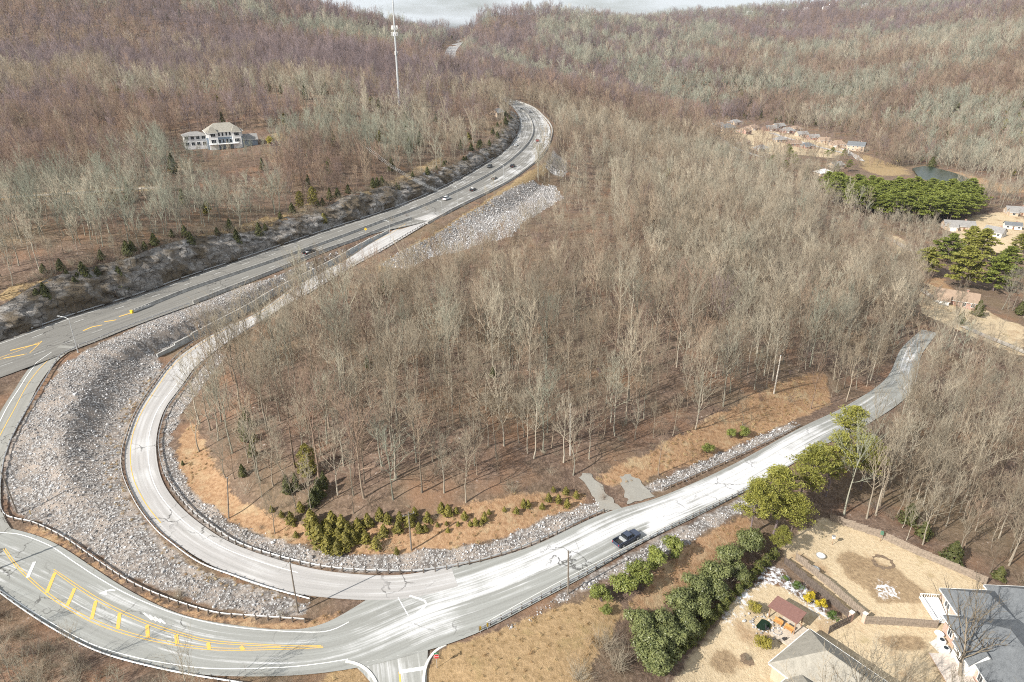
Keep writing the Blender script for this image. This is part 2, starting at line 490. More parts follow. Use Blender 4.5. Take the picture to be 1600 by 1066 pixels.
# ================================================================== the ground
ZONES = {
 'riprap': [[(285,470),(420,436),(560,385),(607,364),(570,380),(480,428),(400,474),(245,553),(255,575),(205,645),(190,700),(192,750),(210,795),(258,848),(306,888),(380,911),(455,935),(490,948),(478,968),(400,962),(310,940),(200,900),(120,845),(60,815),(15,797),(6,760),(12,700),(60,620),(100,570),(150,540),(200,518)],
            [(249,690),(256,740),(285,792),(345,843),(425,872),(500,888),(615,896),(700,888),(780,868),(860,840),(940,797),(935,780),(860,808),(780,845),(680,862),(560,866),(480,856),(420,841),(350,811),(300,766),(274,720),(266,690),(282,650),(320,600),(350,560),(340,545),(300,590),(262,640)],
            [(590,415),(700,355),(770,310),(830,283),(868,290),(880,310),(820,345),(800,370),(740,385),(680,400),(640,420)],
            [(1010,775),(1040,762),(1140,718),(1245,668),(1240,658),(1140,703),(1040,745),(1000,762)],
            [(790,985),(913,905),(1046,832),(1140,786),(1180,765),(1190,785),(1130,816),(1060,855),(960,900),(880,940),(800,985)],
            [(865,235),(885,250),(885,275),(868,275),(850,262)]],
 'orange': [[(280,690),(275,720),(300,765),(350,812),(420,842),(560,865),(680,862),(780,842),(900,795),(920,770),(850,770),(760,780),(650,820),(500,830),(380,790),(330,720),(300,650)],
            [(930,760),(1000,752),(1100,720),(1240,658),(1300,630),(1290,580),(1200,605),(1100,660),(1000,715),(940,740)],
            [(1060,860),(1130,820),(1170,802),(1180,830),(1110,880),(1060,930),(1000,960),(980,945)],
            [(20,808),(56,822),(101,845),(150,880),(200,912),(256,938),(331,962),(387,968),(478,974),(530,950),(532,968),(486,984),(405,983),(304,970),(253,952),(189,918),(142,890),(91,855),(51,836)],
            [(1440,262),(1500,268),(1560,285),(1600,300),(1550,302),(1500,285)],[(1430,440),(1470,430),(1510,475),(1480,490)],
            [(0,500),(60,495),(60,515),(0,530)]],
 'tan': [[(1340,240),(1400,255),(1420,272),(1390,278),(1345,262)],[(560,432),(700,352),(780,300),(850,255),(868,240),(872,262),(790,315),(700,368),(600,425)],
         [(255,575),(205,645),(190,700),(192,750),(210,795),(258,848),(306,888),(380,911),(455,935),(490,948),(470,952),(380,930),(290,900),(230,850),(180,790),(160,740),(165,690),(190,640),(225,590)],
         [(0,306),(120,298),(250,290),(252,297),(120,306),(0,314)],[(560,303),(640,268),(690,245),(690,258),(640,285),(575,312)],[(400,350),(480,318),(500,322),(420,356)],[(420,208),(446,210),(452,222),(430,220)],[(0,455),(120,430),(200,402),(300,372),(420,335),(430,342),(300,385),(120,445),(0,475)]],
 'lawn': [[(1215,860),(1290,806),(1400,845),(1540,915),(1620,955),(1620,1120),(1340,1120),(1380,1010),(1290,990),(1340,970),(1285,930),(1240,880)],
          [(1030,1110),(1080,1020),(1160,930),(1190,905),(1240,925),(1290,960),(1330,970),(1280,1000),(1200,1110)],
          [(1430,432),(1500,468),(1600,512),(1600,560),(1530,530),(1440,490)],[(1480,345),(1600,325),(1600,400),(1530,392),(1490,370)],
          [(1380,365),(1410,370),(1420,395),(1395,400)],[(1270,985),(1340,965),(1475,985),(1420,1120),(1290,1120)],[(1100,196),(1190,200),(1300,226),(1335,240),(1300,248),(1200,240),(1130,218)]],
 'meadow': [[(690,1014),(760,992),(880,942),(960,935),(985,960),(940,1000),(900,1120),(660,1120),(664,1050)],[(500,1062),(545,1038),(585,1066),(600,1110),(480,1110)]],
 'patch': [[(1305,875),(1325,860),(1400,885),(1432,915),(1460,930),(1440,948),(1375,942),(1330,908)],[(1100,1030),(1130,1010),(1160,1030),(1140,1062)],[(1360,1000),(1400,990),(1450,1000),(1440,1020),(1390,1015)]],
 'snow': [[(1365,915),(1385,908),(1408,925),(1400,937),(1375,928)],[(1180,905),(1205,885),(1240,905),(1290,950),(1310,975),(1295,975),(1240,925)],[(1130,970),(1160,930),(1185,900),(1190,908),(1165,945),(1140,980)]],
}
def zone_mask(name, x, y):
    m = np.zeros(len(x))
    for P in ZONES[name]:
        W = hits(P)
        lo, hi = W[:, :2].min(0) - 3, W[:, :2].max(0) + 3
        i = np.where((x > lo[0]) & (x < hi[0]) & (y > lo[1]) & (y < hi[1]))[0]
        if len(i): m[i] = np.maximum(m[i], in_poly(x[i], y[i], W))
    return m
gx, gy = XX.ravel(), YY.ravel()
MASK = {k: zone_mask(k, gx, gy) for k in ZONES}
def soften(a, n):
    a = a.reshape(XX.shape)
    for _ in range(n):
        b = a.copy()
        b[1:-1, 1:-1] = (a[:-2, 1:-1] + a[2:, 1:-1] + a[1:-1, :-2] + a[1:-1, 2:] + 2 * a[1:-1, 1:-1]) / 6
        a = b
    return a.ravel()
ny, nx = XX.shape
gi = (np.arange(ny - 1)[:, None] * nx + np.arange(nx - 1)[None, :]).ravel()
Fg = np.stack([gi, gi + 1, gi + nx + 1, gi + nx], 1)
def mat_ground():
    m, nt, b = new_mat('ground_cover')
    k = NT(nt)
    pos = k.n('ShaderNodeNewGeometry').outputs['Position']
    n1, n2 = k.noise(0.035, 5, pos), k.noise(0.25, 6, pos, 0.65)
    n3, n4 = k.noise(1.4, 6, pos, 0.7), k.noise(0.09, 4, pos)
    litter = k.mix(k.rng(n2, 0.3, 0.7), (0.07, 0.047, 0.036), (0.175, 0.122, 0.09))
    litter = k.mix(k.rng(n3, 0.45, 0.75), litter, (0.28, 0.20, 0.15))
    litter = k.mix(k.rng(n1, 0.45, 0.75, 0, 0.6), litter, (0.20, 0.155, 0.085))
    litter = k.mix(k.rng(n4, 0.52, 0.66, 0, 0.55), litter, (0.24, 0.135, 0.08))
    snowy = k.math('MULTIPLY', k.rng(n3, 0.6, 0.68), k.rng(n2, 0.54, 0.62))
    litter = k.mix(k.math('MULTIPLY', snowy, 0.5), litter, (0.6, 0.62, 0.64))
    def m_(name, amt=0.9):
        a = k.attr(name).outputs['Fac']
        v = k.math('ADD', a, k.math('MULTIPLY', k.math('SUBTRACT', k.math('ADD', k.math('MULTIPLY', n2, 0.5), k.math('MULTIPLY', n3, 0.5)), 0.5), amt * 2))
        return k.rng(v, 0.38, 0.62)
    tan = k.mix(k.rng(n3, 0.35, 0.65), (0.20, 0.135, 0.07), (0.42, 0.31, 0.17))
    c = k.mix(m_('tan'), litter, tan)
    orange = k.mix(k.rng(n3, 0.35, 0.7), (0.23, 0.13, 0.07), (0.41, 0.275, 0.165))
    orange = k.mix(k.rng(n2, 0.52, 0.68, 0, 0.7), orange, (0.40, 0.32, 0.20))
    c = k.mix(m_('orange'), c, orange)
    mead = k.mix(k.rng(n3, 0.35, 0.65), (0.23, 0.155, 0.08), (0.38, 0.265, 0.15))
    mead = k.mix(k.rng(n2, 0.55, 0.65, 0, 0.4), mead, (0.24, 0.185, 0.085))
    c = k.mix(m_('meadow'), c, mead)
    lawn = k.mix(k.rng(n3, 0.3, 0.7), (0.42, 0.325, 0.205), (0.57, 0.465, 0.32))
    lawn = k.mix(k.rng(k.noise(0.12, 5, pos), 0.55, 0.68, 0, 0.75), lawn, (0.29, 0.185, 0.105))
    lawn = k.mix(k.rng(k.noise(0.21, 5, pos), 0.6, 0.72, 0, 0.5), lawn, (0.22, 0.18, 0.075))
    c = k.mix(m_('lawn', 0.35), c, lawn)
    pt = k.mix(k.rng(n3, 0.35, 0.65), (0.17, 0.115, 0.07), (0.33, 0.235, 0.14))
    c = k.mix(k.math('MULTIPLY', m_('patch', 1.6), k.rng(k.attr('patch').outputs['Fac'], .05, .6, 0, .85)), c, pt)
    vo = k.n('ShaderNodeTexVoronoi'); vo.inputs['Scale'].default_value = 1.7
    nt.links.new(pos, vo.inputs['Vector'])
    rip = k.mix(k.rng(vo.outputs['Distance'], 0.15, 0.6), (0.42, 0.41, 0.40), (0.14, 0.125, 0.115))
    rip = k.mix(k.rng(n2, 0.45, 0.65), rip, (0.33, 0.28, 0.24))
    c = k.mix(m_('riprap', 0.5), c, rip)
    c = k.mix(k.math('MULTIPLY', m_('snow', 2.4), k.math('MULTIPLY', k.rng(n3, .44, .56), k.rng(k.attr('snow').outputs['Fac'], .1, .6))), c, (0.66, 0.68, 0.72))
    nt.links.new(c, b.inputs['Base Color'])
    b.inputs['Roughness'].default_value = 0.95
    b.inputs['Specular IOR Level'].default_value = 0.15
    k.bump(k.math('ADD', n3, k.math('MULTIPLY', k.noise(5.0, 3, pos), 0.5)), 0.6, 0.35, b)
    return m
M_GROUND = mat_ground()
me = mesh_from('ground', np.column_stack([gx, gy, ZZ.ravel()]), Fg, M_GROUND, smooth_=True)
for k_, a in MASK.items():
    at = me.attributes.new(k_, 'FLOAT', 'POINT')
    at.data.foreach_set('value', soften(a, 1).astype(np.float32))
link('ground', me, kind='structure')

# ================================================================== roads
def mat_road(name, base, dark, salt_amt, lane=3.6, tint=None, crack=1.0):
    m, nt, b = new_mat(name)
    k = NT(nt)
    uv = k.n('ShaderNodeUVMap').outputs[0]
    pos = k.n('ShaderNodeNewGeometry').outputs['Position']
    streak = k.noise(1.0, 5, k.mapping(uv, (0.03, 1.1, 1)), 0.6)
    streak2 = k.noise(1.0, 3, k.mapping(uv, (0.012, 3.2, 1)), 0.6)
    blot, fine = k.noise(0.12, 5, pos), k.noise(3.0, 5, pos, 0.7)
    c = k.mix(k.rng(streak, 0.35, 0.65), dark, base)
    c = k.mix(k.rng(streak2, 0.5, 0.72, 0, 0.55), c, tuple(v * 0.72 for v in dark))
    c = k.mix(k.rng(fine, 0.35, 0.75, 0, 0.3), c, tuple(v * 1.25 for v in base))
    c = k.mix(k.rng(blot, 0.5, 0.7, 0, 0.35), c, tint or tuple(v * 0.8 for v in base))
    salt = k.attr('salt').outputs['Fac']
    v = k.math('ADD', salt, k.math('MULTIPLY', k.math('SUBTRACT', k.math('ADD', k.math('ADD', k.math('MULTIPLY', streak, 0.6), k.math('MULTIPLY', streak2, 0.4)), k.math('MULTIPLY', blot, 0.45)), 0.725), 3.2))
    sm = k.math('MULTIPLY', k.rng(v, 0.35, 0.85), k.rng(salt, 0.02, 0.12))
    c = k.mix(k.math('MULTIPLY', sm, salt_amt), c, k.mix(k.rng(fine, 0.3, 0.7), (0.50, 0.50, 0.50), (0.64, 0.64, 0.65)))
    # cracks and sealed joints
    vo = k.n('ShaderNodeTexVoronoi', feature='DISTANCE_TO_EDGE')
    vo.inputs['Scale'].default_value = 0.13
    wob = k.n('ShaderNodeTexNoise'); wob.inputs['Scale'].default_value = 0.5; wob.inputs['Detail'].default_value = 4
    nt.links.new(pos, wob.inputs['Vector'])
    vm = k.n('ShaderNodeVectorMath', operation='MULTIPLY_ADD')
    nt.links.new(wob.outputs['Color'], vm.inputs[0]); vm.inputs[1].default_value = (3, 3, 3); nt.links.new(pos, vm.inputs[2])
    nt.links.new(vm.outputs[0], vo.inputs['Vector'])
    cr = k.math('MULTIPLY', k.rng(vo.outputs['Distance'], 0.006, 0.016, 1, 0), k.rng(k.noise(0.06, 3, pos), 0.5, 0.6))
    c = k.mix(k.math('MULTIPLY', cr, 0.75 * crack), c, (0.045, 0.042, 0.04))
    nt.links.new(c, b.inputs['Base Color'])
    b.inputs['Roughness'].default_value = 0.85
    b.inputs['Specular IOR Level'].default_value = 0.25
    k.bump(fine, 0.25, 0.02, b)
    return m
M_ROAD = {
 'highway': mat_road('worn_asphalt', (0.21, 0.202, 0.185), (0.135, 0.13, 0.12), 0.7),
 'ramp': mat_road('pale_concrete_road', (0.40, 0.385, 0.375), (0.31, 0.30, 0.29), 0.55, tint=(0.37, 0.36, 0.33)),
 'lower_road': mat_road('salted_asphalt', (0.30, 0.305, 0.29), (0.22, 0.22, 0.205), 1.0, tint=(0.24, 0.24, 0.21)),
 'connector': mat_road('grey_asphalt', (0.27, 0.265, 0.245), (0.21, 0.205, 0.185), 0.5),
 'side_street': mat_road('street_asphalt', (0.31, 0.31, 0.29), (0.23, 0.23, 0.215), 0.8),
}
M_ROAD['gap_road'] = M_ROAD['ramp']
RV, RF, nb = [], [], 0
ROAD_NAME = {'highway': 'highway_road', 'ramp': 'ramp_road', 'lower_road': 'lower_road', 'connector': 'connector_road', 'side_street': 'side_street', 'gap_road': 'far_highway_road'}
def salt_at(name, x, y):
    px, py, _ = project(np.column_stack([x, y, np.zeros(len(x))]))
    if name == 'lower_road':
        s = np.interp(px, [0, 300, 520, 640, 760, 900, 1000, 1250, 1300, 1420], [0.22, 0.2, 0.3, 0.5, 0.7, 0.8, 0.9, 0.95, 0.5, 0.3])
        return s
    if name == 'ramp': return np.interp(py, [335, 380, 480, 700, 880, 930], [0.1, 0.35, 0.45, 0.45, 0.4, 0.45])
    if name == 'highway': return np.interp(py, [150, 250, 320, 450], [0.5, 0.4, 0.2, 0.0])
    if name == 'side_street': return np.full(len(x), 0.3)
    return np.full(len(x), 0.05)
for k_, r in RIB.items():
    nc = 9
    T = np.linspace(0, 1, nc)
    n = len(r.mid)
    off = r.wl[:, None] * (1 - T) - r.wr[:, None] * T
    V = np.empty((n, nc, 3))
    V[:, :, 0] = r.mid[:, None, 0] + r.nor[:, None, 0] * off
    V[:, :, 1] = r.mid[:, None, 1] + r.nor[:, None, 1] * off
    V[:, :, 2] = r.mid[:, None, 2] + ZOFF[k_]
    uv = np.stack([np.broadcast_to(r.s[:, None], off.shape), off], -1).reshape(-1, 2)
    q = (np.arange(n - 1)[:, None] * nc + np.arange(nc - 1)[None]).ravel()
    Fq = np.stack([q, q + nc, q + nc + 1, q + 1], 1)[:, ::-1].copy()
    V = V.reshape(-1, 3)
    me = mesh_from(ROAD_NAME[k_], V, Fq, M_ROAD[k_], uv, True)
    if me.polygons[0].normal.z < 0: me.flip_normals()
    at = me.attributes.new('salt', 'FLOAT', 'POINT')
    s = salt_at(k_, V[:, 0], V[:, 1])
    across = np.abs(off / np.maximum(r.wl, r.wr)[:, None]).ravel()
    if k_ == 'lower_road':
        ppx, _, _ = project(V)
        s = s - np.where((off.ravel() < -.8) & (ppx > 700) & (ppx < 1010), .55, 0) * np.clip((ppx - 700) / 60, 0, 1)
        s = s - np.clip((across - 0.62) / 0.38, 0, 1) * 0.75
    if k_ == 'highway':
        s = s + np.where((off.ravel() < -np.repeat(r.wr, nc) * .5) & (V[:, 1] > 298) & (V[:, 1] < 600), .3, 0)
    if k_ == 'ramp': s = s - np.clip((across - 0.55) / 0.45, 0, 1) * 0.5
    at.data.foreach_set('value', s.astype(np.float32))
    link(ROAD_NAME[k_], me, kind='structure')
    if k_ != 'gap_road':
        RV.append(V); RF.append(Fq + nb); nb += len(V)
RVs = np.vstack(RV); RFs = np.vstack(RF)
ROADBVH = BVHTree.FromPolygons([tuple(v) for v in RVs], [tuple(map(int, f)) for f in RFs])
def road_hit(px, py):
    d = Vector(ray(px, py)).normalized()
    p, n, i, ds = ROADBVH.ray_cast(Vector((0, 0, CZ)), d)
    return np.array(p) if p is not None else hit(px, py)
def road_z(x, y, default=None):
    p, n, i, ds = ROADBVH.ray_cast(Vector((x, y, 200)), Vector((0, 0, -1)))
    return p.z if p is not None else (gz(x, y) if default is None else default)
def paint_mat(name, col):
    m, nt, b = new_mat(name)
    k = NT(nt)
    pos = k.n('ShaderNodeNewGeometry').outputs['Position']
    f = k.noise(2.0, 5, pos, 0.7)
    nt.links.new(k.mix(k.rng(f, 0.45, 0.72, 0, 0.6), col, (0.33, 0.32, 0.30)), b.inputs['Base Color'])
    b.inputs['Roughness'].default_value = 0.7
    return m
M_WHITE = paint_mat('road_paint_white', (0.8, 0.8, 0.78))
M_YELLOW = paint_mat('road_paint_yellow', (0.70, 0.42, 0.07))
M_FADED = paint_mat('road_paint_faded', (0.58, 0.58, 0.56))
def strip(name, world, width, mat, lift=0.02, dash=None, step=1.0):
    P = catmull(world, step) if len(world) > 2 else resample(np.asarray(world, float), step)
    t = np.gradient(P[:, :2], axis=0); t /= np.linalg.norm(t, axis=1)[:, None] + 1e-9
    n = np.stack([-t[:, 1], t[:, 0]], 1)
    V, Fc = [], []
    for p, nn in zip(P, n):
        for s in (1, -1):
            q = p[:2] + nn * s * width / 2
            V.append((q[0], q[1], road_z(q[0], q[1], p[2]) + lift))
    for i in range(len(P) - 1):
        if dash and (i * step) % (dash[0] + dash[1]) >= dash[0]: continue
        Fc.append((2 * i, 2 * i + 1, 2 * i + 3, 2 * i + 2))
    me = mesh_from(name, V, Fc, mat)
    return link(name, me, kind='structure')
def pixstrip(name, pix, width, mat, **kw): return strip(name, [road_hit(*p) for p in pix], width, mat, **kw)
def rib_line(name, r, tfun, width, mat, i0=0, i1=None, **kw):
    """line along a road at a lateral offset from its left edge (>=0) or right edge (<0)"""
    o = (r.wl - tfun) if tfun >= 0 else (-r.wr - tfun)
    P = np.column_stack([r.mid[:, :2] + r.nor * o[:, None], r.mid[:, 2]])[i0:i1]
    return strip(name, P[::3], width, mat, **kw)
H, RA, LO, CN, SS = (RIB[k] for k in ('highway', 'ramp', 'lower_road', 'connector', 'side_street'))
# lower road markings
pixstrip('edge_line', [(-30,829),(0,832),(34,836),(78,853),(111,875),(152,902),(202,930),(270,958),(337,975),(405,984),(489,988),(520,984),(545,972)], 0.16, M_WHITE)
pixstrip('edge_line', [(-30,902),(0,922),(61,962),(135,1003),(202,1025),(270,1038),(337,1045),(439,1043),(500,1037),(544,1030)], 0.16, M_WHITE)
pixstrip('centre_line', [(5,858),(27,888),(67,925),(101,949),(145,973),(202,993),(270,1008),(337,1016),(439,1015),(505,1012)], 0.13, M_YELLOW)
pixstrip('centre_line', [(8,857),(30,886),(70,922),(104,946),(148,969),(204,989),(271,1004),(337,1012.5),(439,1012),(505,1010)], 0.12, M_YELLOW)
pixstrip('centre_line', [(84,893),(118,917),(152,939),(186,957),(236,978),(287,994),(337,1005),(439,1011)], 0.12, M_YELLOW, lift=0.024)
pixstrip('centre_line', [(84,889.5),(120,913.5),(154,935),(188,953),(238,974.5),(288,990.5),(337,1001.5),(439,1008.5),(502,1009)], 0.12, M_YELLOW, lift=0.024)
for a, b_ in (((86,895),(73,927)),((117,919),(105,947)),((150,939),(143,968)),((187,958),(184,983)),((230,977),(231,997)),((275,992),(277,1007)),((325,1004),(327,1015)),((376,1010),(381,1016)),((54,878),(43,903))):
    pixstrip('hatch_bar', [a, b_], 0.55, M_YELLOW if a[0] > 60 else M_FADED, lift=0.028)
pixstrip('stop_line', [(624,1050),(664,1044)], 0.6, M_WHITE)
pixstrip('centre_line', [(624,1050),(626,1072)], 0.25, M_YELLOW)
pixstrip('painted_island_edge', [(640,931),(667,942),(648,962)], 0.35, M_WHITE)
pixstrip('painted_island_edge', [(622,934),(638,962)], 0.16, M_WHITE)
pixstrip('edge_line', [(760,972),(850,922),(940,875),(1010,838),(1090,797),(1180,754),(1250,708)], 0.14, M_FADED)
pixstrip('centre_line', [(760,925),(850,880),(940,838),(1010,800),(1100,765),(1190,720),(1262,682)], 0.14, M_FADED, dash=(9, 3))
for dx in (0, 8, 16, 24):   # worn lane legend
    pixstrip('lane_legend', [(225 + dx, 958 + dx * .38), (238 + dx * .85, 969 + dx * .25)], 0.3, M_FADED)
# turn arrow: shaft and head
aw = [road_hit(*p) for p in ((180,923),(171,922),(164,925))]
strip('turn_arrow_shaft', aw, 0.28, M_WHITE, step=0.4)
hd = [road_hit(*p) for p in ((155,927.5),(166,922.5),(167,930))]
link('turn_arrow_head', mesh_from('turn_arrow_head', [(p[0], p[1], p[2] + 0.022) for p in hd], [(0, 1, 2)], M_WHITE), kind='structure')
# ramp lines
rib_line('edge_line', RA, 1.1, 0.16, M_YELLOW, 8, -28)
rib_line('edge_line', RA, -1.6, 0.16, M_WHITE, 6, -14)
# connector lines
rib_line('edge_line', CN, 0.9, 0.15, M_WHITE, 2, -2)
rib_line('edge_line', CN, -2.6, 0.16, M_YELLOW, 4, -3)
# highway lines: edges, dashed lanes, turn bay chevrons
iH = lambda y: int(np.argmin(np.abs(H.mid[:, 1] - y)))
rib_line('edge_line', H, 1.6, 0.16, M_WHITE)
rib_line('lane_line', H, 5.3, 0.15, M_WHITE, dash=(3, 9))
for f_, i0, i1 in ((-1.6, iH(215), None), (-5.3, iH(215), None)):
    rib_line('edge_line' if f_ == -1.6 else 'lane_line', H, f_, 0.15, M_WHITE, i0, i1, dash=None if f_ == -1.6 else (3, 9))
pixstrip('centre_line', [(-40,573),(0,559),(30,548),(66,533)], 0.2, M_YELLOW)
pixstrip('centre_line', [(-40,573),(0,562),(20,557.5),(42,553)], 0.2, M_YELLOW)
pixstrip('centre_line', [(46,552),(66,533)], 0.2, M_YELLOW)
for a, b_ in (((16,548),(62,537)),((6,560),(38,554)),((130,517),(144,511)),((144,511),(160,508)),((163,503),(182,500)),((186,495),(206,489))):
    pixstrip('hatch_bar', [a, b_], 0.55, M_YELLOW, lift=0.028)
pixstrip('lane_line', [(0,573),(60,552),(110,533),(170,511)], 0.15, M_FADED, dash=(3, 5))
# driveway stubs beside the lower road
M_STUB = mat_road('old_driveway_asphalt', (0.33, 0.32, 0.29), (0.19, 0.175, 0.15), 0.4, tint=(.23, .165, .11), crack=1.3)
for P in ([(938,802),(974,797),(945,765),(918,738),(905,745),(925,775)], [(985,772),(1018,764),(1030,768),(1024,776),(1004,786),(990,789),(980,785)]):
    if len(P) == 7: P = [(981,788),(1022,777),(1008,758),(985,741),(968,747),(974,765)]
    W = hits(P)
    B = bmesh.new()
    f = B.faces.new([B.verts.new((p[0], p[1], 0)) for p in W])
    bmesh.ops.triangulate(B, faces=[f])
    for _ in range(3): bmesh.ops.subdivide_edges(B, edges=B.edges[:], cuts=1, use_grid_fill=True)
    for v in B.verts:
        if v.is_boundary: v.co.x += mnoise.noise(v.co * .7) * .9; v.co.y += mnoise.noise(v.co * .7 + Vector((9, 4, 1))) * .9
    for v in B.verts: v.co.z = max(gz(v.co.x, v.co.y) + 0.12, road_z(v.co.x, v.co.y) + 0.01 if in_poly(np.array([v.co.x]), np.array([v.co.y]), np.vstack([edge(LO, 1), edge(LO, -1)[::-1]]))[0] else -99)
    bmesh.ops.recalc_face_normals(B, faces=B.faces[:])
    me = bpy.data.meshes.new('driveway'); B.to_mesh(me); B.free()
    if me.polygons[0].normal.z < 0: me.flip_normals()
    me.materials.append(M_STUB)
    link('driveway', me, kind='structure')
# kerbs round the two street corners
M_KERB = simple('kerb_concrete', (0.62, 0.60, 0.56), 0.85, var=0.12)
def sweep(mb, P, prof, m=0, closed=True):
    """sweep a profile (lateral, up) along the 3D polyline P"""
    P = np.asarray(P, float)
    t = np.gradient(P[:, :2], axis=0); t /= np.linalg.norm(t, axis=1)[:, None] + 1e-9
    n = np.stack([-t[:, 1], t[:, 0]], 1)
    k = len(prof)
    V = [(p[0] + nn[0] * a, p[1] + nn[1] * a, p[2] + h) for p, nn in zip(P, n) for a, h in prof]
    Fc = []
    for i in range(len(P) - 1):
        for j in range(k if closed else k - 1):
            a, b_ = i * k + j, i * k + (j + 1) % k
            Fc.append((a, b_, b_ + k, a + k))
    if closed: Fc += [tuple(range(k - 1, -1, -1)), tuple(range((len(P) - 1) * k, len(P) * k))]
    mb.add(V, Fc, m)
for pix in ([(540,1034),(552,1036),(566,1042),(577,1051),(586,1064),(594,1085),(598,1110)], [(697,1008),(686,1014),(675,1024),(667,1037),(663,1052),(662,1070),(664,1110)]):
    mb = MB(); P = catmull([road_hit(*p) for p in pix], 0.6)
    for p in P: p[2] = max(p[2], gz(p[0], p[1]))
    sweep(mb, P, [(-.2, -.3), (.2, -.3), (.2, .15), (-.2, .15)])
    mb.build('kerb', M_KERB, kind='structure')

# ================================================================== rock cut above the highway
def mat_rock():
    m, nt, b = new_mat('limestone_cut')
    k = NT(nt)
    pos = k.n('ShaderNodeNewGeometry').outputs['Position']
    f1, f2 = k.noise(0.5, 6, pos, 0.65), k.noise(2.2, 5, pos, 0.7)
    lay = k.noise(1.0, 4, k.mapping(pos, (0.15, 0.15, 1.6)), 0.6)
    c = k.mix(k.rng(f1, 0.35, 0.65), (0.15, 0.14, 0.13), (0.40, 0.38, 0.36))
    c = k.mix(k.rng(lay, 0.4, 0.62, 0, 0.7), c, (0.17, 0.14, 0.11))
    c = k.mix(k.rng(f2, 0.55, 0.7, 0, 0.8), c, (0.55, 0.54, 0.52))
    c = k.mix(k.rng(k.noise(.13, 4, pos), .46, .58, 0, .9), c, (.12, .09, .055))
    vc = k.n('ShaderNodeTexVoronoi', feature='DISTANCE_TO_EDGE'); vc.inputs['Scale'].default_value = .4; nt.links.new(k.mapping(pos, (1, 1, 1.6)), vc.inputs['Vector'])
    c = k.mix(k.math('MULTIPLY', k.rng(vc.outputs['Distance'], .02, .09, .8, 0), k.rng(f1, .42, .55)), c, (.03, .027, .025))
    nt.links.new(c, b.inputs['Base Color']); b.inputs['Roughness'].default_value = 0.9
    k.bump(f2, 0.8, 0.4, b)
    return m
M_ROCK = mat_rock()
E_ = resample(edge(H, 1, 0.9), 0.9)
E_ = E_[(E_[:, 1] > 172) & (E_[:, 1] < 585)]
tt = np.gradient(E_[:, :2], axis=0); tt /= np.linalg.norm(tt, axis=1)[:, None]
nn_ = np.stack([-tt[:, 1], tt[:, 0]], 1)
NR = 15
V = []
for i in range(len(E_)):
    top_o = 6.9 + 1.2 * vnoise([i * 0.9], [0], 9, 71)[0]
    q = E_[i, :2] + nn_[i] * top_o
    zt = gz(q[0], q[1]) + 0.25
    fade = min(1, i / 12, (len(E_) - 1 - i) / 12)
    for j in range(NR):
        t = j / (NR - 1)
        up = t ** 0.85
        outw = top_o * (0.12 * t + 0.88 * max(0, (t - 0.05)) ** 2.4)
        blk = (mnoise.cell(Vector((i * 0.9 / 3.4 + .15 * j, j * 0.33, 3.3))) + .6 * mnoise.cell(Vector((i * 0.9 / 1.5, j * 0.8, 5.1)))) if 0 < j < NR - 1 else 0
        blk2 = mnoise.noise(Vector((i * 0.35, j * 0.5, 7.7)))
        o = outw + (1.0 * blk + 1.0 * blk2) * (1 if 0 < j < NR - 1 else 0)
        z0 = E_[i, 2] - 0.25
        V.append((E_[i, 0] + nn_[i, 0] * o, E_[i, 1] + nn_[i, 1] * o, z0 + (max(zt, z0 + 0.2) - z0) * up + 0.3 * blk2 * (0 < j < NR - 1)))
q = (np.arange(len(E_) - 1)[:, None] * NR + np.arange(NR - 1)[None]).ravel()
me = mesh_from('rock_cut', V, np.stack([q, q + NR, q + NR + 1, q + 1], 1)[:, ::-1].copy(), M_ROCK)
link('rock_cut', me, kind='structure')

# ================================================================== guardrails, barriers, retaining wall
M_STEEL = simple('galvanised_steel', (0.55, 0.56, 0.57), 0.45, 0.35, var=0.15, scale=1.5)
M_POST = simple('weathered_wood_post', (0.16, 0.13, 0.105), 0.9, var=0.25)
M_CONC = simple('barrier_concrete', (0.36, 0.35, 0.33), 0.9, var=0.2, scale=0.8)
W_PROF = [(-.03, .5), (.04, .53), (.04, .6), (-.02, .655), (.04, .71), (.04, .78), (-.03, .81), (-.06, .78), (-.06, .53)]
mb = MB(); mb.box((0, 0, .3), (.17, .2, 1.1))
POST_ME = mb.mesh('guardrail_post', M_POST)
mb = MB(); mb.box((0, 0, .3), (.1, .16, 1.1))
SPOST_ME = mb.mesh('guardrail_steel_post', M_STEEL)
GR_GROUP = 'steel guardrails along the roads'
def guardrail(label, world, wood=True, step=2.0, side=1):
    P = catmull(world, 0.9)
    P[:, 2] = smooth([max(gz(p[0], p[1]), road_z(p[0], p[1]) if abs(road_z(p[0], p[1]) - p[2]) < 2 else -99) for p in P], 3)
    t = thing('guardrail', label, 'guardrail', tuple(P[0]), 0, GR_GROUP)
    mb = MB(); sweep(mb, P - P[0], [(a * side, h) for a, h in (W_PROF if side > 0 else W_PROF)])
    mb.build('rail', M_STEEL, t)
    Q = resample(P, step)
    tg = np.gradient(Q[:, :2], axis=0)
    for p, g in zip(Q, tg):
        a = math.atan2(g[1], g[0])
        link('post', POST_ME if wood else SPOST_ME, t, (p[0] - P[0][0] + math.sin(a) * .14 * side, p[1] - P[0][1] - math.cos(a) * .14 * side, p[2] - P[0][2]), a)
    return t
hp = lambda pix: [road_hit(*p) if ROADBVH.ray_cast(Vector((0, 0, CZ)), Vector(ray(*p)).normalized())[0] is not None else hit(*p) for p in pix]
guardrail('steel guardrail on the outer side of the curved ramp, above the rubble slope', hp([(367,508),(311,532),(274,561),(246,595),(214,644),(196,690),(190,720),(194,750),(214,792),(242,829),(267,851),(312,883),(369,905),(425,924),(484,940)]), side=-1)
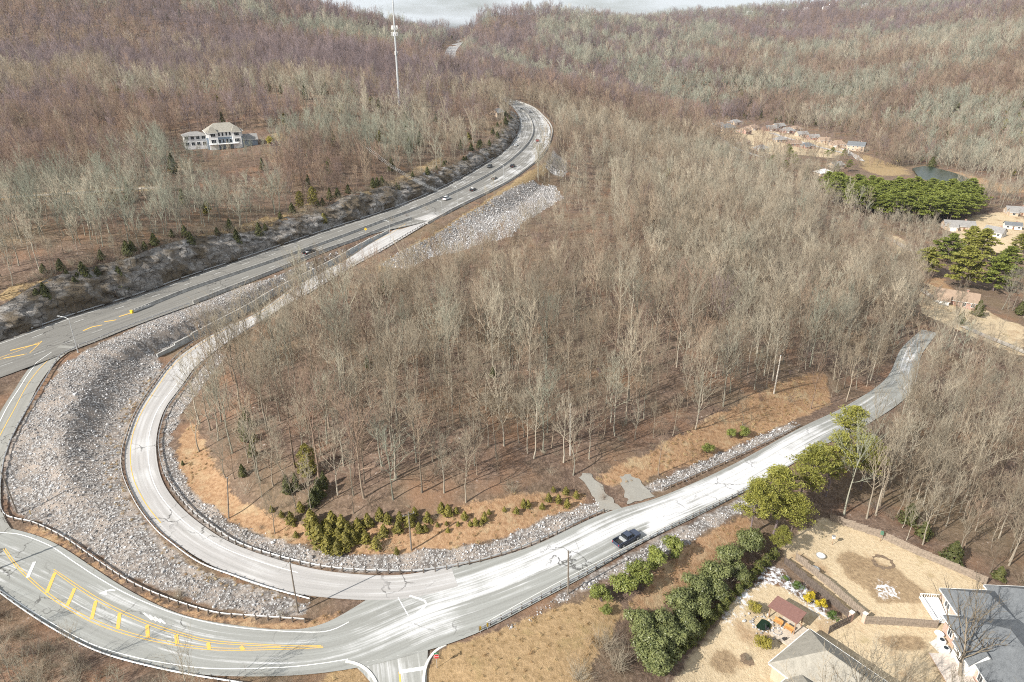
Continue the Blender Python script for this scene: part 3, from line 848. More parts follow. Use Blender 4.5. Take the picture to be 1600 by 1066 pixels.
guardrail('long steel guardrail on the inner side of the ramp loop below the wood', hp([(664,352),(607,385),(551,417),(495,451),(441,484),(393,515),(352,541),(315,571),(290,603),(262,642),(250,680),(249,705),(257,740),(273,768),(300,800),(335,828),(372,851),(425,870),(500,888),(557,894),(615,896),(673,893),(731,882),(780,870),(840,848),(943,800)]))
guardrail('pale steel guardrail between the rubble slope and the road with the yellow hatching', hp([(122,544),(100,556),(88,568),(75,590),(60,615),(43,643),(28,670),(14,702),(6,730),(2,765),(3,795),(11,809),(30,815),(56,821),(101,843),(150,877),(200,910),(256,936),(331,960),(387,966),(477,972)]))
guardrail('steel guardrail along the bottom left edge of the road by the brown brush', hp([(-40,893),(0,930),(61,973),(118,1006),(169,1028),(236,1046),(304,1060),(380,1072)]), side=-1)
guardrail('steel guardrail beside the pickup truck, above the hedge bank', hp([(750,988),(800,962),(913,901),(971,868),(1046,828),(1140,782),(1185,758),(1230,735)]), side=-1)
guardrail('short steel guardrail on the wooded side of the salted road past the driveways', hp([(1037,766),(1090,743),(1140,721),(1200,692),(1249,667)]))
guardrail('steel guardrail at the foot of the rock cut beside the highway', [p for p in edge(H, 1, 0.45)[iH(176):iH(430)][::5]], wood=False, side=-1, step=3.0)
guardrail('steel guardrail at the highway edge beside the street light and rubble', hp([(124,543.5),(150,533),(188,517),(244,496),(296,477)]), wood=False)
B_PROF = [(-.42, -.2), (.42, -.2), (.42, .1), (.2, .38), (.14, .98), (-.14, .98), (-.2, .38), (-.42, .1)]
def barrier(label, P):
    P = resample(P, 3.0)
    for p in P: p[2] = road_z(p[0], p[1], p[2])
    P[:, 2] = smooth(P[:, 2], 3)
    t = thing('concrete_barrier', label, 'barrier', tuple(P[0]), 0, 'concrete road barriers')
    for i in range(0, len(P) - 1, 3):
        seg = P[i:i + 4]
        if len(seg) < 2: continue
        s = seg.copy()
        d = (s[-1] - s[-2]) / np.linalg.norm(s[-1] - s[-2]); s[-1] = s[-1] - d * 0.04
        mb = MB(); sweep(mb, s - P[0], B_PROF); mb.build('barrier_segment', M_CONC, t)
    return t
barrier('long low concrete barrier dividing the two halves of the highway', catmull([road_hit(*p) for p in ((207,489),(244,474),(300,452),(420,411),(514,378),(607,343),(660,323),(735,289),(791,256),(825,224),(833,202),(826,182),(814,172))], 2.0))
barrier('concrete barrier on the highway edge above the pale rubble and retaining wall', catmull([road_hit(*p) + np.array([0, 0, 0]) for p in ((302,474.5),(420,428),(495,397),(551,378),(607,355),(643,342.5))], 2.0))
barrier('concrete parapet round the outside of the far highway bend', catmull([hit(*p) for p in ((668,350.5),(720,323),(772,297),(812,273),(849,242),(861,217),(862,199),(850,183),(832,168),(806,158))], 2.0))
# retaining wall of cast panels
wp = catmull([hit(*p) for p in ((246,558),(292,536),(339,512),(401,480),(420,467),(476,437),(532,408),(570,384),(607,364))], 1.0)
t = thing('retaining_wall', 'long grey concrete retaining wall between the highway rubble and the ramp', 'wall', tuple(wp[0]))
Q = resample(wp, 6.0)
hs = np.interp(np.linspace(0, 1, len(Q)), [0, .08, .3, .75, 1], [1.0, 1.9, 2.3, 2.0, 0.9])
M_WALL = simple('wall_concrete', (0.40, 0.42, 0.42), 0.9, var=0.2, scale=0.6)
for i in range(len(Q) - 1):
    a, b_ = Q[i].copy(), Q[i + 1].copy()
    d = (b_ - a) / np.linalg.norm(b_ - a)
    za, zb = min(gz(a[0], a[1]), RIB['ramp'].mid[:, 2][np.argmin(np.hypot(RA.mid[:, 0] - a[0], RA.mid[:, 1] - a[1]))]), min(gz(b_[0], b_[1]), RA.mid[:, 2][np.argmin(np.hypot(RA.mid[:, 0] - b_[0], RA.mid[:, 1] - b_[1]))])
    a[2], b_[2] = za, zb
    mb = MB(); sweep(mb, np.array([a, b_ - d * 0.05]) - wp[0], [(-.18, -.8), (.18, -.8), (.18, hs[i]), (-.18, hs[i])])
    mb.build('wall_panel', M_WALL, t)
    mb = MB(); sweep(mb, np.array([a, b_ - d * 0.05]) - wp[0], [(-.26, hs[i] + .003), (.26, hs[i] + .003), (.26, hs[i] + .17), (-.26, hs[i] + .17)])
    mb.build('coping', M_CONC, t)
# ================================================================== vegetation: meshes
def tube_arr(P, R, k):
    """open tapered tube as triangles; the last ring closes to a point when its radius is 0"""
    P = np.asarray(P, float); n = len(P)
    V, T = [], []
    for i in range(n):
        t = P[min(i + 1, n - 1)] - P[max(i - 1, 0)]
        t /= np.linalg.norm(t) + 1e-9
        u = np.cross(t, [0, 0, 1.0] if abs(t[2]) < 0.9 else [1.0, 0, 0]); u /= np.linalg.norm(u) + 1e-9
        w = np.cross(t, u)
        if i == n - 1 and R[i] <= 0.0:
            V.append(P[i]); tip = len(V) - 1
            for j in range(k): T.append(((i - 1) * k + j, (i - 1) * k + (j + 1) % k, tip))
            break
        for j in range(k):
            a = 2 * math.pi * j / k
            V.append(P[i] + (u * math.cos(a) + w * math.sin(a)) * R[i])
        if i:
            for j in range(k):
                a, b = (i - 1) * k + j, (i - 1) * k + (j + 1) % k
                T += [(a, b, b + k), (a, b + k, a + k)]
    return np.array(V), np.array(T)
class TriBag:
    def __init__(s): s.V, s.T, s.n = [], [], 0
    def add(s, vt):
        s.V.append(vt[0]); s.T.append(vt[1] + s.n); s.n += len(vt[0])
    def get(s): return np.vstack(s.V), np.vstack(s.T)
def bare_tree(seed, Ht, lod, spread=1.0, lean=0.0, low=0.42, thick=1.0):
    r = np.random.RandomState(seed)
    tr, cr = TriBag(), TriBag()
    k0, seg = ((6, 7), (4, 4), (3, 2))[lod]
    fat = (1.0, 1.5, 2.6)[lod]
    top = Ht * 0.93
    zs = np.linspace(0, 1, seg + 1)
    ang = r.uniform(0, 6.28)
    bend = np.cumsum(r.normal(0, 0.010 * Ht, (seg + 1, 2)), axis=0); bend[0] = 0
    P = np.column_stack([bend[:, 0] + lean * Ht * zs ** 1.5 * math.cos(ang), bend[:, 1] + lean * Ht * zs ** 1.5 * math.sin(ang), zs * top - 0.3 * (zs == 0)])
    r0 = Ht * 0.0115 * thick * (1 if lod < 2 else 1.3)
    R = r0 * (1 - zs * 0.86); R[0] *= 1.3
    tr.add(tube_arr(P, R, k0))
    def at(t): return np.array([np.interp(t, zs, P[:, c]) for c in range(3)])
    nl = (13, 11, 9)[lod]
    a0 = r.uniform(0, 6.28)
    for i in range(nl):
        t = low + (0.97 - low) * (i + r.uniform(-.3, .3)) / (nl - 1)
        t = min(max(t, low), 0.985)
        b = at(t)
        az = a0 + i * 2.4 + r.uniform(-.4, .4)
        rel = (t - low) / (1 - low)
        L = Ht * (0.25 + 0.14 * math.sin(math.pi * min(1, rel * 0.9 + 0.12))) * r.uniform(.75, 1.25) * spread
        el = math.radians(48 + 27 * rel + r.uniform(-13, 11))
        n = (4, 3, 2)[lod]
        pts = [b]; d = np.array([math.cos(az) * math.cos(el), math.sin(az) * math.cos(el), math.sin(el)])
        dirs = [d]
        for s_ in range(n):
            d = d + r.normal(0, .13, 3) + np.array([0, 0, .10]); d /= np.linalg.norm(d)
            pts.append(pts[-1] + d * L / n); dirs.append(d)
        pts = np.array(pts)
        rl = r0 * (1 - t * 0.8) * (0.62, .75, .9)[lod]
        RR = np.maximum(np.linspace(rl, 0.012 * fat, n + 1), .012 * fat); RR[-1] = 0
        cr.add(tube_arr(pts, RR, (4, 3, 3)[lod]))
        nb_ = (8, 8, 7)[lod]
        for j in range(nb_):
            u = 0.25 + 0.75 * (j + r.uniform(0, .9)) / nb_
            f = u * n; q = int(min(f, n - 1)); base = pts[q] + (pts[q + 1] - pts[q]) * (f - q)
            dd = dirs[q + 1] * r.uniform(.6, 1.1) + r.normal(0, .42, 3) + np.array([0, 0, .42]); dd /= np.linalg.norm(dd)
            LB = L * r.uniform(.3, .52) * (1.15 - .4 * u)
            e1 = base + dd * LB * .55; d2 = dd + r.normal(0, .3, 3) + np.array([0, 0, .15]); d2 /= np.linalg.norm(d2)
            e2 = e1 + d2 * LB * .45
            rb = max(rl * .55, .03) * (1, 1.3, 1.8)[lod]
            if lod == 0: cr.add(tube_arr([base, e1, e2], [rb, rb * .6, 0], 3))
            else: cr.add(tube_arr([base, e2], [rb, 0], 3))
            for m in range((4, 4, 4)[lod]):
                w = r.uniform(.25, 1)
                s0 = base + (e1 - base) * (w / .55) if w < .55 else e1 + (e2 - e1) * ((w - .55) / .45)
                dt = d2 * .8 + r.normal(0, .5, 3) + np.array([0, 0, .35]); dt /= np.linalg.norm(dt)
                cr.add(tube_arr([s0, s0 + dt * LB * r.uniform(.3, .6)], [(.019, .031, .07)[lod], 0], 3))
    return tr.get(), cr.get()
def brush(seed, h, stems, lod=0, spread=0.55):
    """many-stemmed leafless bush"""
    r = np.random.RandomState(seed); B = TriBag()
    for i in range(stems):
        az, el = r.uniform(0, 6.28), math.radians(r.uniform(40, 85))
        L = h * r.uniform(.6, 1.1)
        d = np.array([math.cos(az) * math.cos(el) * spread * 2, math.sin(az) * math.cos(el) * spread * 2, math.sin(el)]); d /= np.linalg.norm(d)
        b = np.array([r.normal(0, .12 * h), r.normal(0, .12 * h), -.1])
        m = b + d * L * .5; d2 = d + r.normal(0, .25, 3); d2 /= np.linalg.norm(d2); e = m + d2 * L * .5
        B.add(tube_arr([b, m, e], [.012 * h ** .5, .009 * h ** .5, 0], 3))
        for j in range(5 if lod == 0 else 2):
            w = r.uniform(.2, .95); s0 = b + (m - b) * w * 2 if w < .5 else m + (e - m) * (w - .5) * 2
            dt = d2 + r.normal(0, .55, 3); dt /= np.linalg.norm(dt)
            B.add(tube_arr([s0, s0 + dt * L * r.uniform(.2, .4)], [.008 if lod == 0 else .02, 0], 3))
    return B.get()
def leaves(C, N, size, r, aspect=1.0, tri=False):
    """small leaf faces at C, facing roughly N"""
    n = len(C)
    N = N + r.normal(0, .45, (n, 3)); N /= np.linalg.norm(N, axis=1)[:, None] + 1e-9
    A = np.cross(N, r.normal(0, 1, (n, 3))); A /= np.linalg.norm(A, axis=1)[:, None] + 1e-9
    Bv = np.cross(N, A)
    s = (size * r.uniform(.65, 1.3, n))[:, None]
    a, b = A * s * .5 * aspect, Bv * s * .5
    V = np.stack([C - a - b * .4, C + b, C + a - b * .3, C - b], 1).reshape(-1, 3)
    i = np.arange(n)[:, None] * 4
    T = np.vstack([i + [[0, 3, 2]], i + [[0, 2, 1]]])
    return V, T
def conifer(seed, h, rad, n, size, column=False):
    r = np.random.RandomState(seed)
    tr = tube_arr([(0, 0, -.2), (0, 0, h * .9)], [h * .02 + .03, .01], 5)
    t = r.uniform(0.02, 1, n) ** 1.15
    az = r.uniform(0, 6.28, n)
    prof = (1 - t) ** .75 * (0.35 + .65 * np.minimum(1, t * 9)) if not column else np.minimum(1, (1 - t) * 3.2) ** .6 * (.7 + .3 * np.minimum(1, t * 6))
    lob = 1 + .28 * np.sin(az * 3 + t * 9 + seed) + .2 * np.sin(az * 5 - t * 23 + seed * 2)
    rr = rad * prof * lob * r.uniform(.45, 1.0, n) ** .5
    C = np.column_stack([rr * np.cos(az), rr * np.sin(az), t * h * .97 + .05 * h])
    N = np.column_stack([np.cos(az), np.sin(az), np.full(n, .7)])
    return tr, leaves(C, N, size, r, .6)
def bushy(seed, h, rad, n, size, lumps=9):
    """broad leafy evergreen: several overlapping leafy lumps with gaps between them"""
    r = np.random.RandomState(seed); tr = TriBag(); C, N = [], []
    cs = []
    for i in range(lumps):
        a = r.uniform(0, 6.28); q = rad * r.uniform(.15, .75); z = h * r.uniform(.28, .78)
        cs.append((np.array([q * math.cos(a), q * math.sin(a), z]), rad * r.uniform(.32, .55)))
    cs.append((np.array([0, 0, h * .78]), rad * .42))
    for c, s in cs:
        tr.add(tube_arr([(0, 0, -.2), tuple(c * [.35, .35, .45]), tuple(c)], [.03 * h ** .5 + .03, .03, .01], 4))
        m = n // len(cs)
        d = r.normal(0, 1, (m, 3)); d[:, 2] = np.where(d[:, 2] < -.5, -d[:, 2], d[:, 2]); d /= np.linalg.norm(d, axis=1)[:, None]
        rr = s * r.uniform(.55, 1.08, m)[:, None] * (1 + .25 * np.sin(d[:, :1] * 7 + seed) * np.sin(d[:, 1:2] * 6))
        p = c + d * rr * [1, 1, h / rad * .55 if h > rad else .8]
        C.append(p); N.append(d + [0, 0, .5])
    C, N = np.vstack(C), np.vstack(N)
    C[:, 2] = np.maximum(C[:, 2], .08)
    return tr.get(), leaves(C, N, size, r, .75)
def pine(seed, h, n_cl, per, size, rad=None, bare=.38):
    """loblolly pine: bare lower trunk, tufts of needles at the ends of crooked boughs"""
    r = np.random.RandomState(seed); tr = TriBag(); C, N = [], []
    rad = rad or h * .24
    bend = r.normal(0, .02 * h, (5, 2)); bend[0] = 0
    zs = np.linspace(0, 1, 5); P = np.column_stack([bend, zs * h * .97 - .3 * (zs == 0)])
    tr.add(tube_arr(P, h * .014 * (1.1 - zs), 6))
    for i in range(n_cl):
        t = bare + (1 - bare) * (i + .5) / n_cl
        b = np.array([np.interp(t, zs, P[:, c]) for c in range(3)])
        az = i * 2.4 + r.uniform(-.5, .5); rel = (t - bare) / (1 - bare)
        q = rad * (0.45 + .62 * math.sin(math.pi * min(1, rel * .78 + .22))) * r.uniform(.45, 1.1) * (1 - rel ** 4)
        e = b + np.array([math.cos(az) * q, math.sin(az) * q, q * r.uniform(.05, .5)])
        tr.add(tube_arr([b, (b + e) / 2 + [0, 0, -.1 * q], e], [h * .0035, h * .0025, .012], 3))
        s = h * .062 * r.uniform(.7, 1.35)
        for u in ((1.0, 1.0), (.62, .8)):
            c = b + (e - b) * u[0] + [0, 0, .2]
            m = int(per * u[1] * .6)
            d = r.normal(0, 1, (m, 3)); d /= np.linalg.norm(d, axis=1)[:, None]; d[:, 2] = np.abs(d[:, 2]) * .8 - .12
            C.append(c + d * s * u[1] * r.uniform(.35, 1.15, m)[:, None] * [1.25, 1.25, .75]); N.append(np.cross(d, r.normal(0, 1, (m, 3))) + [0, 0, .9])
    return tr.get(), leaves(np.vstack(C), np.vstack(N), size, r, .42)

# ------------------------------------------------------------------ vegetation: materials
def mat_bark(name, cols, twig=False):
    m, nt, b = new_mat(name)
    k = NT(nt)
    t = k.attr('tint', 'INSTANCER').outputs['Fac']
    oi = k.n('ShaderNodeObjectInfo').outputs['Random']
    v = k.math('ADD', t, k.math('MULTIPLY', k.math('SUBTRACT', oi, .5), .16), clamp=True)
    c = k.ramp(v, cols)
    pos = k.n('ShaderNodeNewGeometry').outputs['Position']
    f = k.noise(1.3, 4, pos, .7)
    c = k.mix(k.rng(f, .35, .7, 0, .45), c, k.mix(0.5, c, (.12, .105, .09)))
    hv = k.n('ShaderNodeHueSaturation'); k.put(hv.inputs['Color'], c); k.put(hv.inputs['Value'], k.rng(k.math('FRACT', k.math('MULTIPLY', oi, 7.31)), 0, 1, .62, 1.22)); c = hv.outputs[0]
    nt.links.new(c, b.inputs['Base Color'])
    b.inputs['Roughness'].default_value = .9
    b.inputs['Specular IOR Level'].default_value = .15
    return m
#            purple-brown            red-brown                  tan grey                 pale grey                 green grey
M_TRUNK = mat_bark('tree_bark', [(0.0, (.19, .15, .15)), (.25, (.24, .17, .125)), (.5, (.25, .205, .155)), (.75, (.40, .36, .29)), (1.0, (.255, .26, .205))])
M_TWIG = mat_bark('tree_twigs', [(0.0, (.205, .16, .165)), (.25, (.245, .165, .12)), (.5, (.285, .23, .165)), (.75, (.39, .345, .265)), (1.0, (.26, .27, .21))])
def mat_leaf(name, dark, light, tip=None, rough=.6):
    m, nt, b = new_mat(name)
    k = NT(nt)
    pos = k.n('ShaderNodeNewGeometry').outputs['Position']
    oi = k.n('ShaderNodeObjectInfo').outputs['Random']
    f = k.noise(.9, 4, pos, .7)
    g = k.noise(4.0, 3, pos, .7)
    c = k.mix(k.rng(f, .35, .65), dark, light)
    c = k.mix(k.rng(g, .5, .7, 0, .6), c, tip or light)
    c = k.mix(k.rng(oi, 0, 1, 0, .35), c, tuple(v * .7 for v in dark))
    nt.links.new(c, b.inputs['Base Color'])
    b.inputs['Roughness'].default_value = rough
    b.inputs['Specular IOR Level'].default_value = .3
    tl = k.n('ShaderNodeBsdfTranslucent'); nt.links.new(c, tl.inputs['Color'])
    ms = k.n('ShaderNodeMixShader'); ms.inputs[0].default_value = .22
    nt.links.new(b.outputs[0], ms.inputs[1]); nt.links.new(tl.outputs[0], ms.inputs[2])
    nt.links.new(ms.outputs[0], [n for n in nt.nodes if n.type == 'OUTPUT_MATERIAL'][0].inputs['Surface'])
    return m
M_PINE = mat_leaf('pine_needles', (.14, .15, .035), (.34, .325, .07), (.46, .43, .10))
M_GROVE = mat_leaf('grove_pine_needles', (.11, .14, .03), (.26, .29, .055), (.38, .37, .08))
M_CEDAR = mat_leaf('cedar_foliage', (.05, .06, .022), (.125, .13, .04), (.20, .18, .05))
M_OLIVE = mat_leaf('olive_cedar_foliage', (.12, .11, .026), (.27, .235, .05), (.38, .31, .065))
M_BROAD = mat_leaf('evergreen_leaves', (.085, .105, .042), (.235, .255, .095), (.42, .42, .18), .4)
M_PRIVET = mat_leaf('bright_privet_leaves', (.10, .125, .03), (.26, .285, .07), (.42, .42, .12), .45)
M_GOLD = mat_leaf('golden_shrub_leaves', (.34, .26, .02), (.60, .47, .03), (.70, .56, .05))
M_GOLDGREEN = mat_leaf('yellow_green_shrub_leaves', (.19, .17, .03), (.38, .32, .06), (.50, .42, .10))
M_HEDGE = mat_leaf('hedge_foliage', (.06, .075, .022), (.14, .155, .04), (.36, .31, .07))
M_BOX = mat_leaf('boxwood_leaves', (.05, .085, .02), (.13, .19, .04), (.19, .26, .06))

def pair_mesh(name, a, b, ma, mb_):
    """trunk and crown joined in one mesh (only for the wood that is built as a mass)"""
    V = np.vstack([a[0], b[0]]); T = np.vstack([a[1], b[1] + len(a[0])])
    me = mesh_from(name, V, T, [ma, mb_])
    me.polygons.foreach_set('material_index', np.concatenate([np.zeros(len(a[1]), np.int32), np.ones(len(b[1]), np.int32)]))
    return me
TREES = {0: [], 1: [], 2: []}
for i, (h, sp, ln, lo_) in enumerate([(16, .85, .02, .42), (18, .8, .03, .5), (14, .95, .05, .38), (19, .9, .0, .48), (12, .9, .06, .35), (17, 1.1, .03, .4), (15, .8, .08, .45), (20, .95, .02, .52)]):
    TREES[0].append(bare_tree(100 + i, h, 0, sp * 1.2, ln, lo_ - .04))
for i, h in enumerate((15, 18, 13, 17, 16)): TREES[1].append(bare_tree(200 + i, h, 1, 1.1, .05, .38))
for i, h in enumerate((14, 17, 16, 13)): TREES[2].append(bare_tree(300 + i, h, 2, 1.6, .03, .22))
TRUNK_ME = [mesh_from('trunk', *t[0], M_TRUNK) for t in TREES[0]]
CROWN_ME = [mesh_from('crown', *t[1], M_TWIG) for t in TREES[0]]

def proto_collection(name, meshes):
    c = bpy.data.collections.new(name)
    for i, me in enumerate(meshes):
        c.objects.link(bpy.data.objects.new('%s_%03d' % (name, i), me))
    return c
def scatter(name, pts, scale, rot, idx, tint, coll, kind='stuff'):
    """one object that carries a mass of alike plants or stones: a point per piece, instanced by geometry nodes"""
    me = bpy.data.meshes.new(name)
    n = len(pts)
    me.vertices.add(n); me.vertices.foreach_set('co', np.asarray(pts, np.float32).ravel())
    for nm, typ, arr in (('p_scale', 'FLOAT_VECTOR', scale), ('p_rot', 'FLOAT_VECTOR', rot), ('tint', 'FLOAT', tint), ('p_index', 'INT', idx)):
        a = me.attributes.new(nm, typ, 'POINT')
        if typ == 'FLOAT_VECTOR': a.data.foreach_set('vector', np.asarray(arr, np.float32).ravel())
        else: a.data.foreach_set('value', np.asarray(arr, np.int32 if typ == 'INT' else np.float32))
    me.update()
    o = link(name, me, kind=kind)
    ng = bpy.data.node_groups.new(name + '_nodes', 'GeometryNodeTree')
    ng.interface.new_socket('Geometry', in_out='INPUT', socket_type='NodeSocketGeometry')
    ng.interface.new_socket('Geometry', in_out='OUTPUT', socket_type='NodeSocketGeometry')
    N = ng.nodes; L = ng.links
    gi_, go = N.new('NodeGroupInput'), N.new('NodeGroupOutput')
    ip = N.new('GeometryNodeInstanceOnPoints'); ci = N.new('GeometryNodeCollectionInfo')
    ci.inputs['Collection'].default_value = coll
    ci.inputs['Separate Children'].default_value = True
    ci.inputs['Reset Children'].default_value = True
    ip.inputs['Pick Instance'].default_value = True
    L.new(gi_.outputs[0], ip.inputs['Points']); L.new(ci.outputs[0], ip.inputs['Instance'])
    for nm, typ, sock in (('p_index', 'INT', 'Instance Index'), ('p_rot', 'FLOAT_VECTOR', 'Rotation'), ('p_scale', 'FLOAT_VECTOR', 'Scale')):
        a = N.new('GeometryNodeInputNamedAttribute'); a.data_type = typ; a.inputs['Name'].default_value = nm
        L.new(a.outputs[0], ip.inputs[sock])
    L.new(ip.outputs[0], go.inputs[0])
    md = o.modifiers.new('scatter', 'NODES'); md.node_group = ng
    return o

# ------------------------------------------------------------------ where the wood stands
def mask_at(name, x, y):
    i = np.clip(np.round(np.interp(x, GX, np.arange(len(GX)))).astype(int), 0, len(GX) - 1)
    j = np.clip(np.round(np.interp(y, GY, np.arange(len(GY)))).astype(int), 0, len(GY) - 1)
    return MASK[name].reshape(XX.shape)[j, i] > .5
def jgrid(x0, x1, y0, y1, s, r):
    X, Y = np.meshgrid(np.arange(x0, x1, s), np.arange(y0, y1, s))
    x, y = X.ravel(), Y.ravel()
    return x + r.uniform(-.48, .48, len(x)) * s, y + r.uniform(-.48, .48, len(x)) * s
CLEAR = []     # (x, y, radius) kept free of trees: houses, gardens, single evergreens
HOUSE_PX = []
def in_view(x, y, z, m=60, h=18):
    p = np.column_stack([x, y, z]); a, b, d = project(p)
    p[:, 2] += h; a2, b2, _ = project(p)
    return (d > 5) & (a > -m) & (a < 1600 + m) & (b2 < 1066 + m) & (b > -m)
PX_CLEAR = {  # photo outlines kept free of the wood (on the ground)
 'verge': [(-40,500),(0,495),(60,495),(60,530),(-40,560)],
 'junction': [(540,1020),(700,1000),(760,1100),(500,1100)],
 'garden': [(960,1110),(1050,960),(1150,880),(1215,835),(1290,800),(1400,838),(1545,905),(1640,950),(1700,1130)],
 'bank': [(930,960),(1080,850),(1180,790),(1215,835),(1150,880),(1050,960),(960,1060)],
 'street': [(1090,188),(1200,190),(1340,222),(1385,262),(1290,268),(1190,250),(1110,215)],
 'grove': [(1280,310),(1330,262),(1400,262),(1480,282),(1525,335),(1500,352),(1420,352),(1340,335)],
 'pond': [(1410,262),(1440,258),(1530,275),(1600,290),(1600,310),(1530,305),(1470,288)],
 'yards': [(1470,345),(1610,322),(1610,405),(1530,395),(1480,372)],
 'mansion': [(288,238),(290,212),(400,204),(425,212),(425,232),(395,240)],
 'drive': [(1425,425),(1470,422),(1520,470),(1615,505),(1615,570),(1540,545),(1440,492)],
 'gap': [(680,112),(690,84),(697,60),(735,55),(728,90),(718,112)],
 'pines': [(1425,450),(1440,410),(1610,385),(1610,480),(1520,482)],
 'roadside': [(740,1000),(1000,845),(1190,765),(1262,735),(1330,690),(1345,735),(1270,830),(1180,850),(1080,870),(960,960)],
 'triangle': [(660,1010),(760,985),(900,930),(960,935),(985,960),(960,990),(880,1120),(660,1120)],
}
PXW = {k_: hits(v) for k_, v in PX_CLEAR.items()}
def allowed(x, y, edge_gap):
    ok = np.ones(len(x), bool)
    nr = (np.abs(x) < 400) & (y < 1600)
    i = np.where(nr)[0]
    D, Z, S = road_dist(x[i], y[i])
    ok[i] &= (D > edge_gap) & ~(S & (D < 8.5))
    for k_ in ('riprap', 'lawn', 'meadow'): ok &= ~mask_at(k_, x, y)
    for W in PXW.values(): ok &= ~in_poly(x, y, W)
    for cx, cy, r in CLEAR: ok &= np.hypot(x - cx, y - cy) > r
    return ok
# ================================================================== single evergreens and shrubs
def plant_mesh(name, parts, mats, names=('trunk', 'crown')):
    return [(n, mesh_from(n, *p, m)) for n, p, m in zip(names, parts, mats)]
PROTO = {
 'cedar': [plant_mesh('cedar', conifer(11 + i, 4, 1.25, 1500, .34), (M_TRUNK, M_CEDAR)) for i in range(3)],
 'small_cedar': [plant_mesh('cedar', conifer(31 + i, 2.4, .85, 900, .26), (M_TRUNK, M_OLIVE)) for i in range(4)],
 'tall_cedar': [plant_mesh('cedar', conifer(51 + i, 7, 1.7, 1800, .42, True), (M_TRUNK, M_OLIVE)) for i in range(2)],
 'dark_cedar': [plant_mesh('cedar', conifer(71 + i, 8, 2.6, 1900, .55), (M_TRUNK, M_CEDAR)) for i in range(3)],
 'pine': [plant_mesh('pine', pine(5 + i, 14, 44, 150, .42), (M_TRUNK, M_PINE)) for i in range(4)],
 'grove_pine': [plant_mesh('pine', pine(25 + i, 15, 34, 60, .85, 4.6, .3), (M_TRUNK, M_GROVE)) for i in range(4)],
 'full_pine': [plant_mesh('pine', pine(65 + i, 14, 60, 95, .8, 4.4, .16), (M_TRUNK, M_PINE if i % 2 else M_GROVE)) for i in range(4)],
 'broad': [plant_mesh('broad', bushy(15 + i, 6.5, 4.2, 4600, .42, 12), (M_TRUNK, M_BROAD)) for i in range(3)],
 'privet': [plant_mesh('privet', bushy(45 + i, 4.4, 2.5, 3000, .33, 9), (M_TRUNK, M_PRIVET)) for i in range(3)],
 'gold': [plant_mesh('gold', bushy(85, 1.5, 1.05, 900, .17, 7), (M_TRUNK, M_GOLD))],
 'goldgreen': [plant_mesh('goldgreen', bushy(86 + i, 2.4, 1.35, 1200, .22, 8), (M_TRUNK, M_GOLDGREEN)) for i in range(2)],
 'box': [plant_mesh('box', bushy(95, 1.3, .95, 800, .16, 7), (M_TRUNK, M_BOX))],
 'hedge': [plant_mesh('hedge', conifer(61 + i, 3.2, 1.0, 1300, .27, True), (M_TRUNK, M_HEDGE)) for i in range(3)],
}
PNAME = {'full_pine': 'pine_tree', 'cedar': 'cedar_tree', 'small_cedar': 'small_cedar', 'tall_cedar': 'cedar_tree', 'dark_cedar': 'cedar_tree', 'pine': 'pine_tree', 'grove_pine': 'pine_tree', 'broad': 'evergreen_bush', 'privet': 'evergreen_bush', 'gold': 'golden_shrub', 'goldgreen': 'golden_shrub', 'box': 'boxwood_shrub', 'hedge': 'hedge_shrub'}
PCAT = {'full_pine': 'pine tree', 'cedar': 'cedar', 'small_cedar': 'cedar', 'tall_cedar': 'cedar', 'dark_cedar': 'cedar', 'pine': 'pine tree', 'grove_pine': 'pine tree', 'broad': 'bush', 'privet': 'bush', 'gold': 'shrub', 'goldgreen': 'shrub', 'box': 'shrub', 'hedge': 'hedge shrub'}
def plant(kind, loc, h, label, group=None, clear=None, wide=1.0):
    var = PROTO[kind][rnd.randrange(len(PROTO[kind]))]
    base = {'full_pine': 14, 'cedar': 4, 'small_cedar': 2.4, 'tall_cedar': 7, 'dark_cedar': 8, 'pine': 14, 'grove_pine': 15, 'broad': 6.5, 'privet': 4.4, 'gold': 1.5, 'goldgreen': 2.4, 'box': 1.3, 'hedge': 3.2}[kind]
    t = thing(PNAME[kind], label, PCAT[kind], tuple(loc), rnd.uniform(0, 6.28), group)
    s = h / base
    t.scale = (s * wide, s * wide, s)
    for n, me in var: link(n, me, t)
    CLEAR.append((loc[0], loc[1], clear if clear is not None else max(1.0, h * .22)))
    return t
# row of little cedars on the orange bank inside the loop
G = 'small evergreens on the bank inside the ramp loop'
lab = 'small olive green cedar on the leaf covered bank below the bare wood in the loop'
for (px, py), h in zip([(455,818),(470,800),(487,822),(492,836),(500,852),(512,862),(528,866),(541,858),(553,850),(572,848),(588,858),(600,838),(606,818),(622,832),(640,822),(655,832),(668,815),(690,800),(700,806),(425,800),(398,690),(440,808),(520,828),(536,836),(560,832),(575,822),(594,812),(625,815),(648,806),(515,846),(545,842),(530,850)],
                       [2.2,1.8,3,3.4,3.6,3,2.6,3,3,2.8,2.6,2.4,2,2,2.2,2,2,1.8,2,1.4,2.2,1.4,3.2,3.4,3,2.6,2.4,2.2,2,3.6,3.2,3.2]):
    plant('small_cedar', hit(px, py), h * rnd.uniform(1.0, 1.35), lab, G, None, 1.15)
for q_ in range(38):
    f_ = rnd.random(); plant('small_cedar', hit(440 + 470 * f_, 822 + 14 * math.sin(f_ * 3.1) - 52 * f_ ** 2 + rnd.uniform(-16, 16)), rnd.uniform(.8, 1.9), 'low yellow green shrub scattered along the bottom edge of the loop wood', 'low shrubs along the edge of the loop wood', None, 1.3)
plant('small_cedar', hit(757, 815), 2.2, 'lone round cedar on the bank, nearest the end of the row towards the pickup', clear=1)
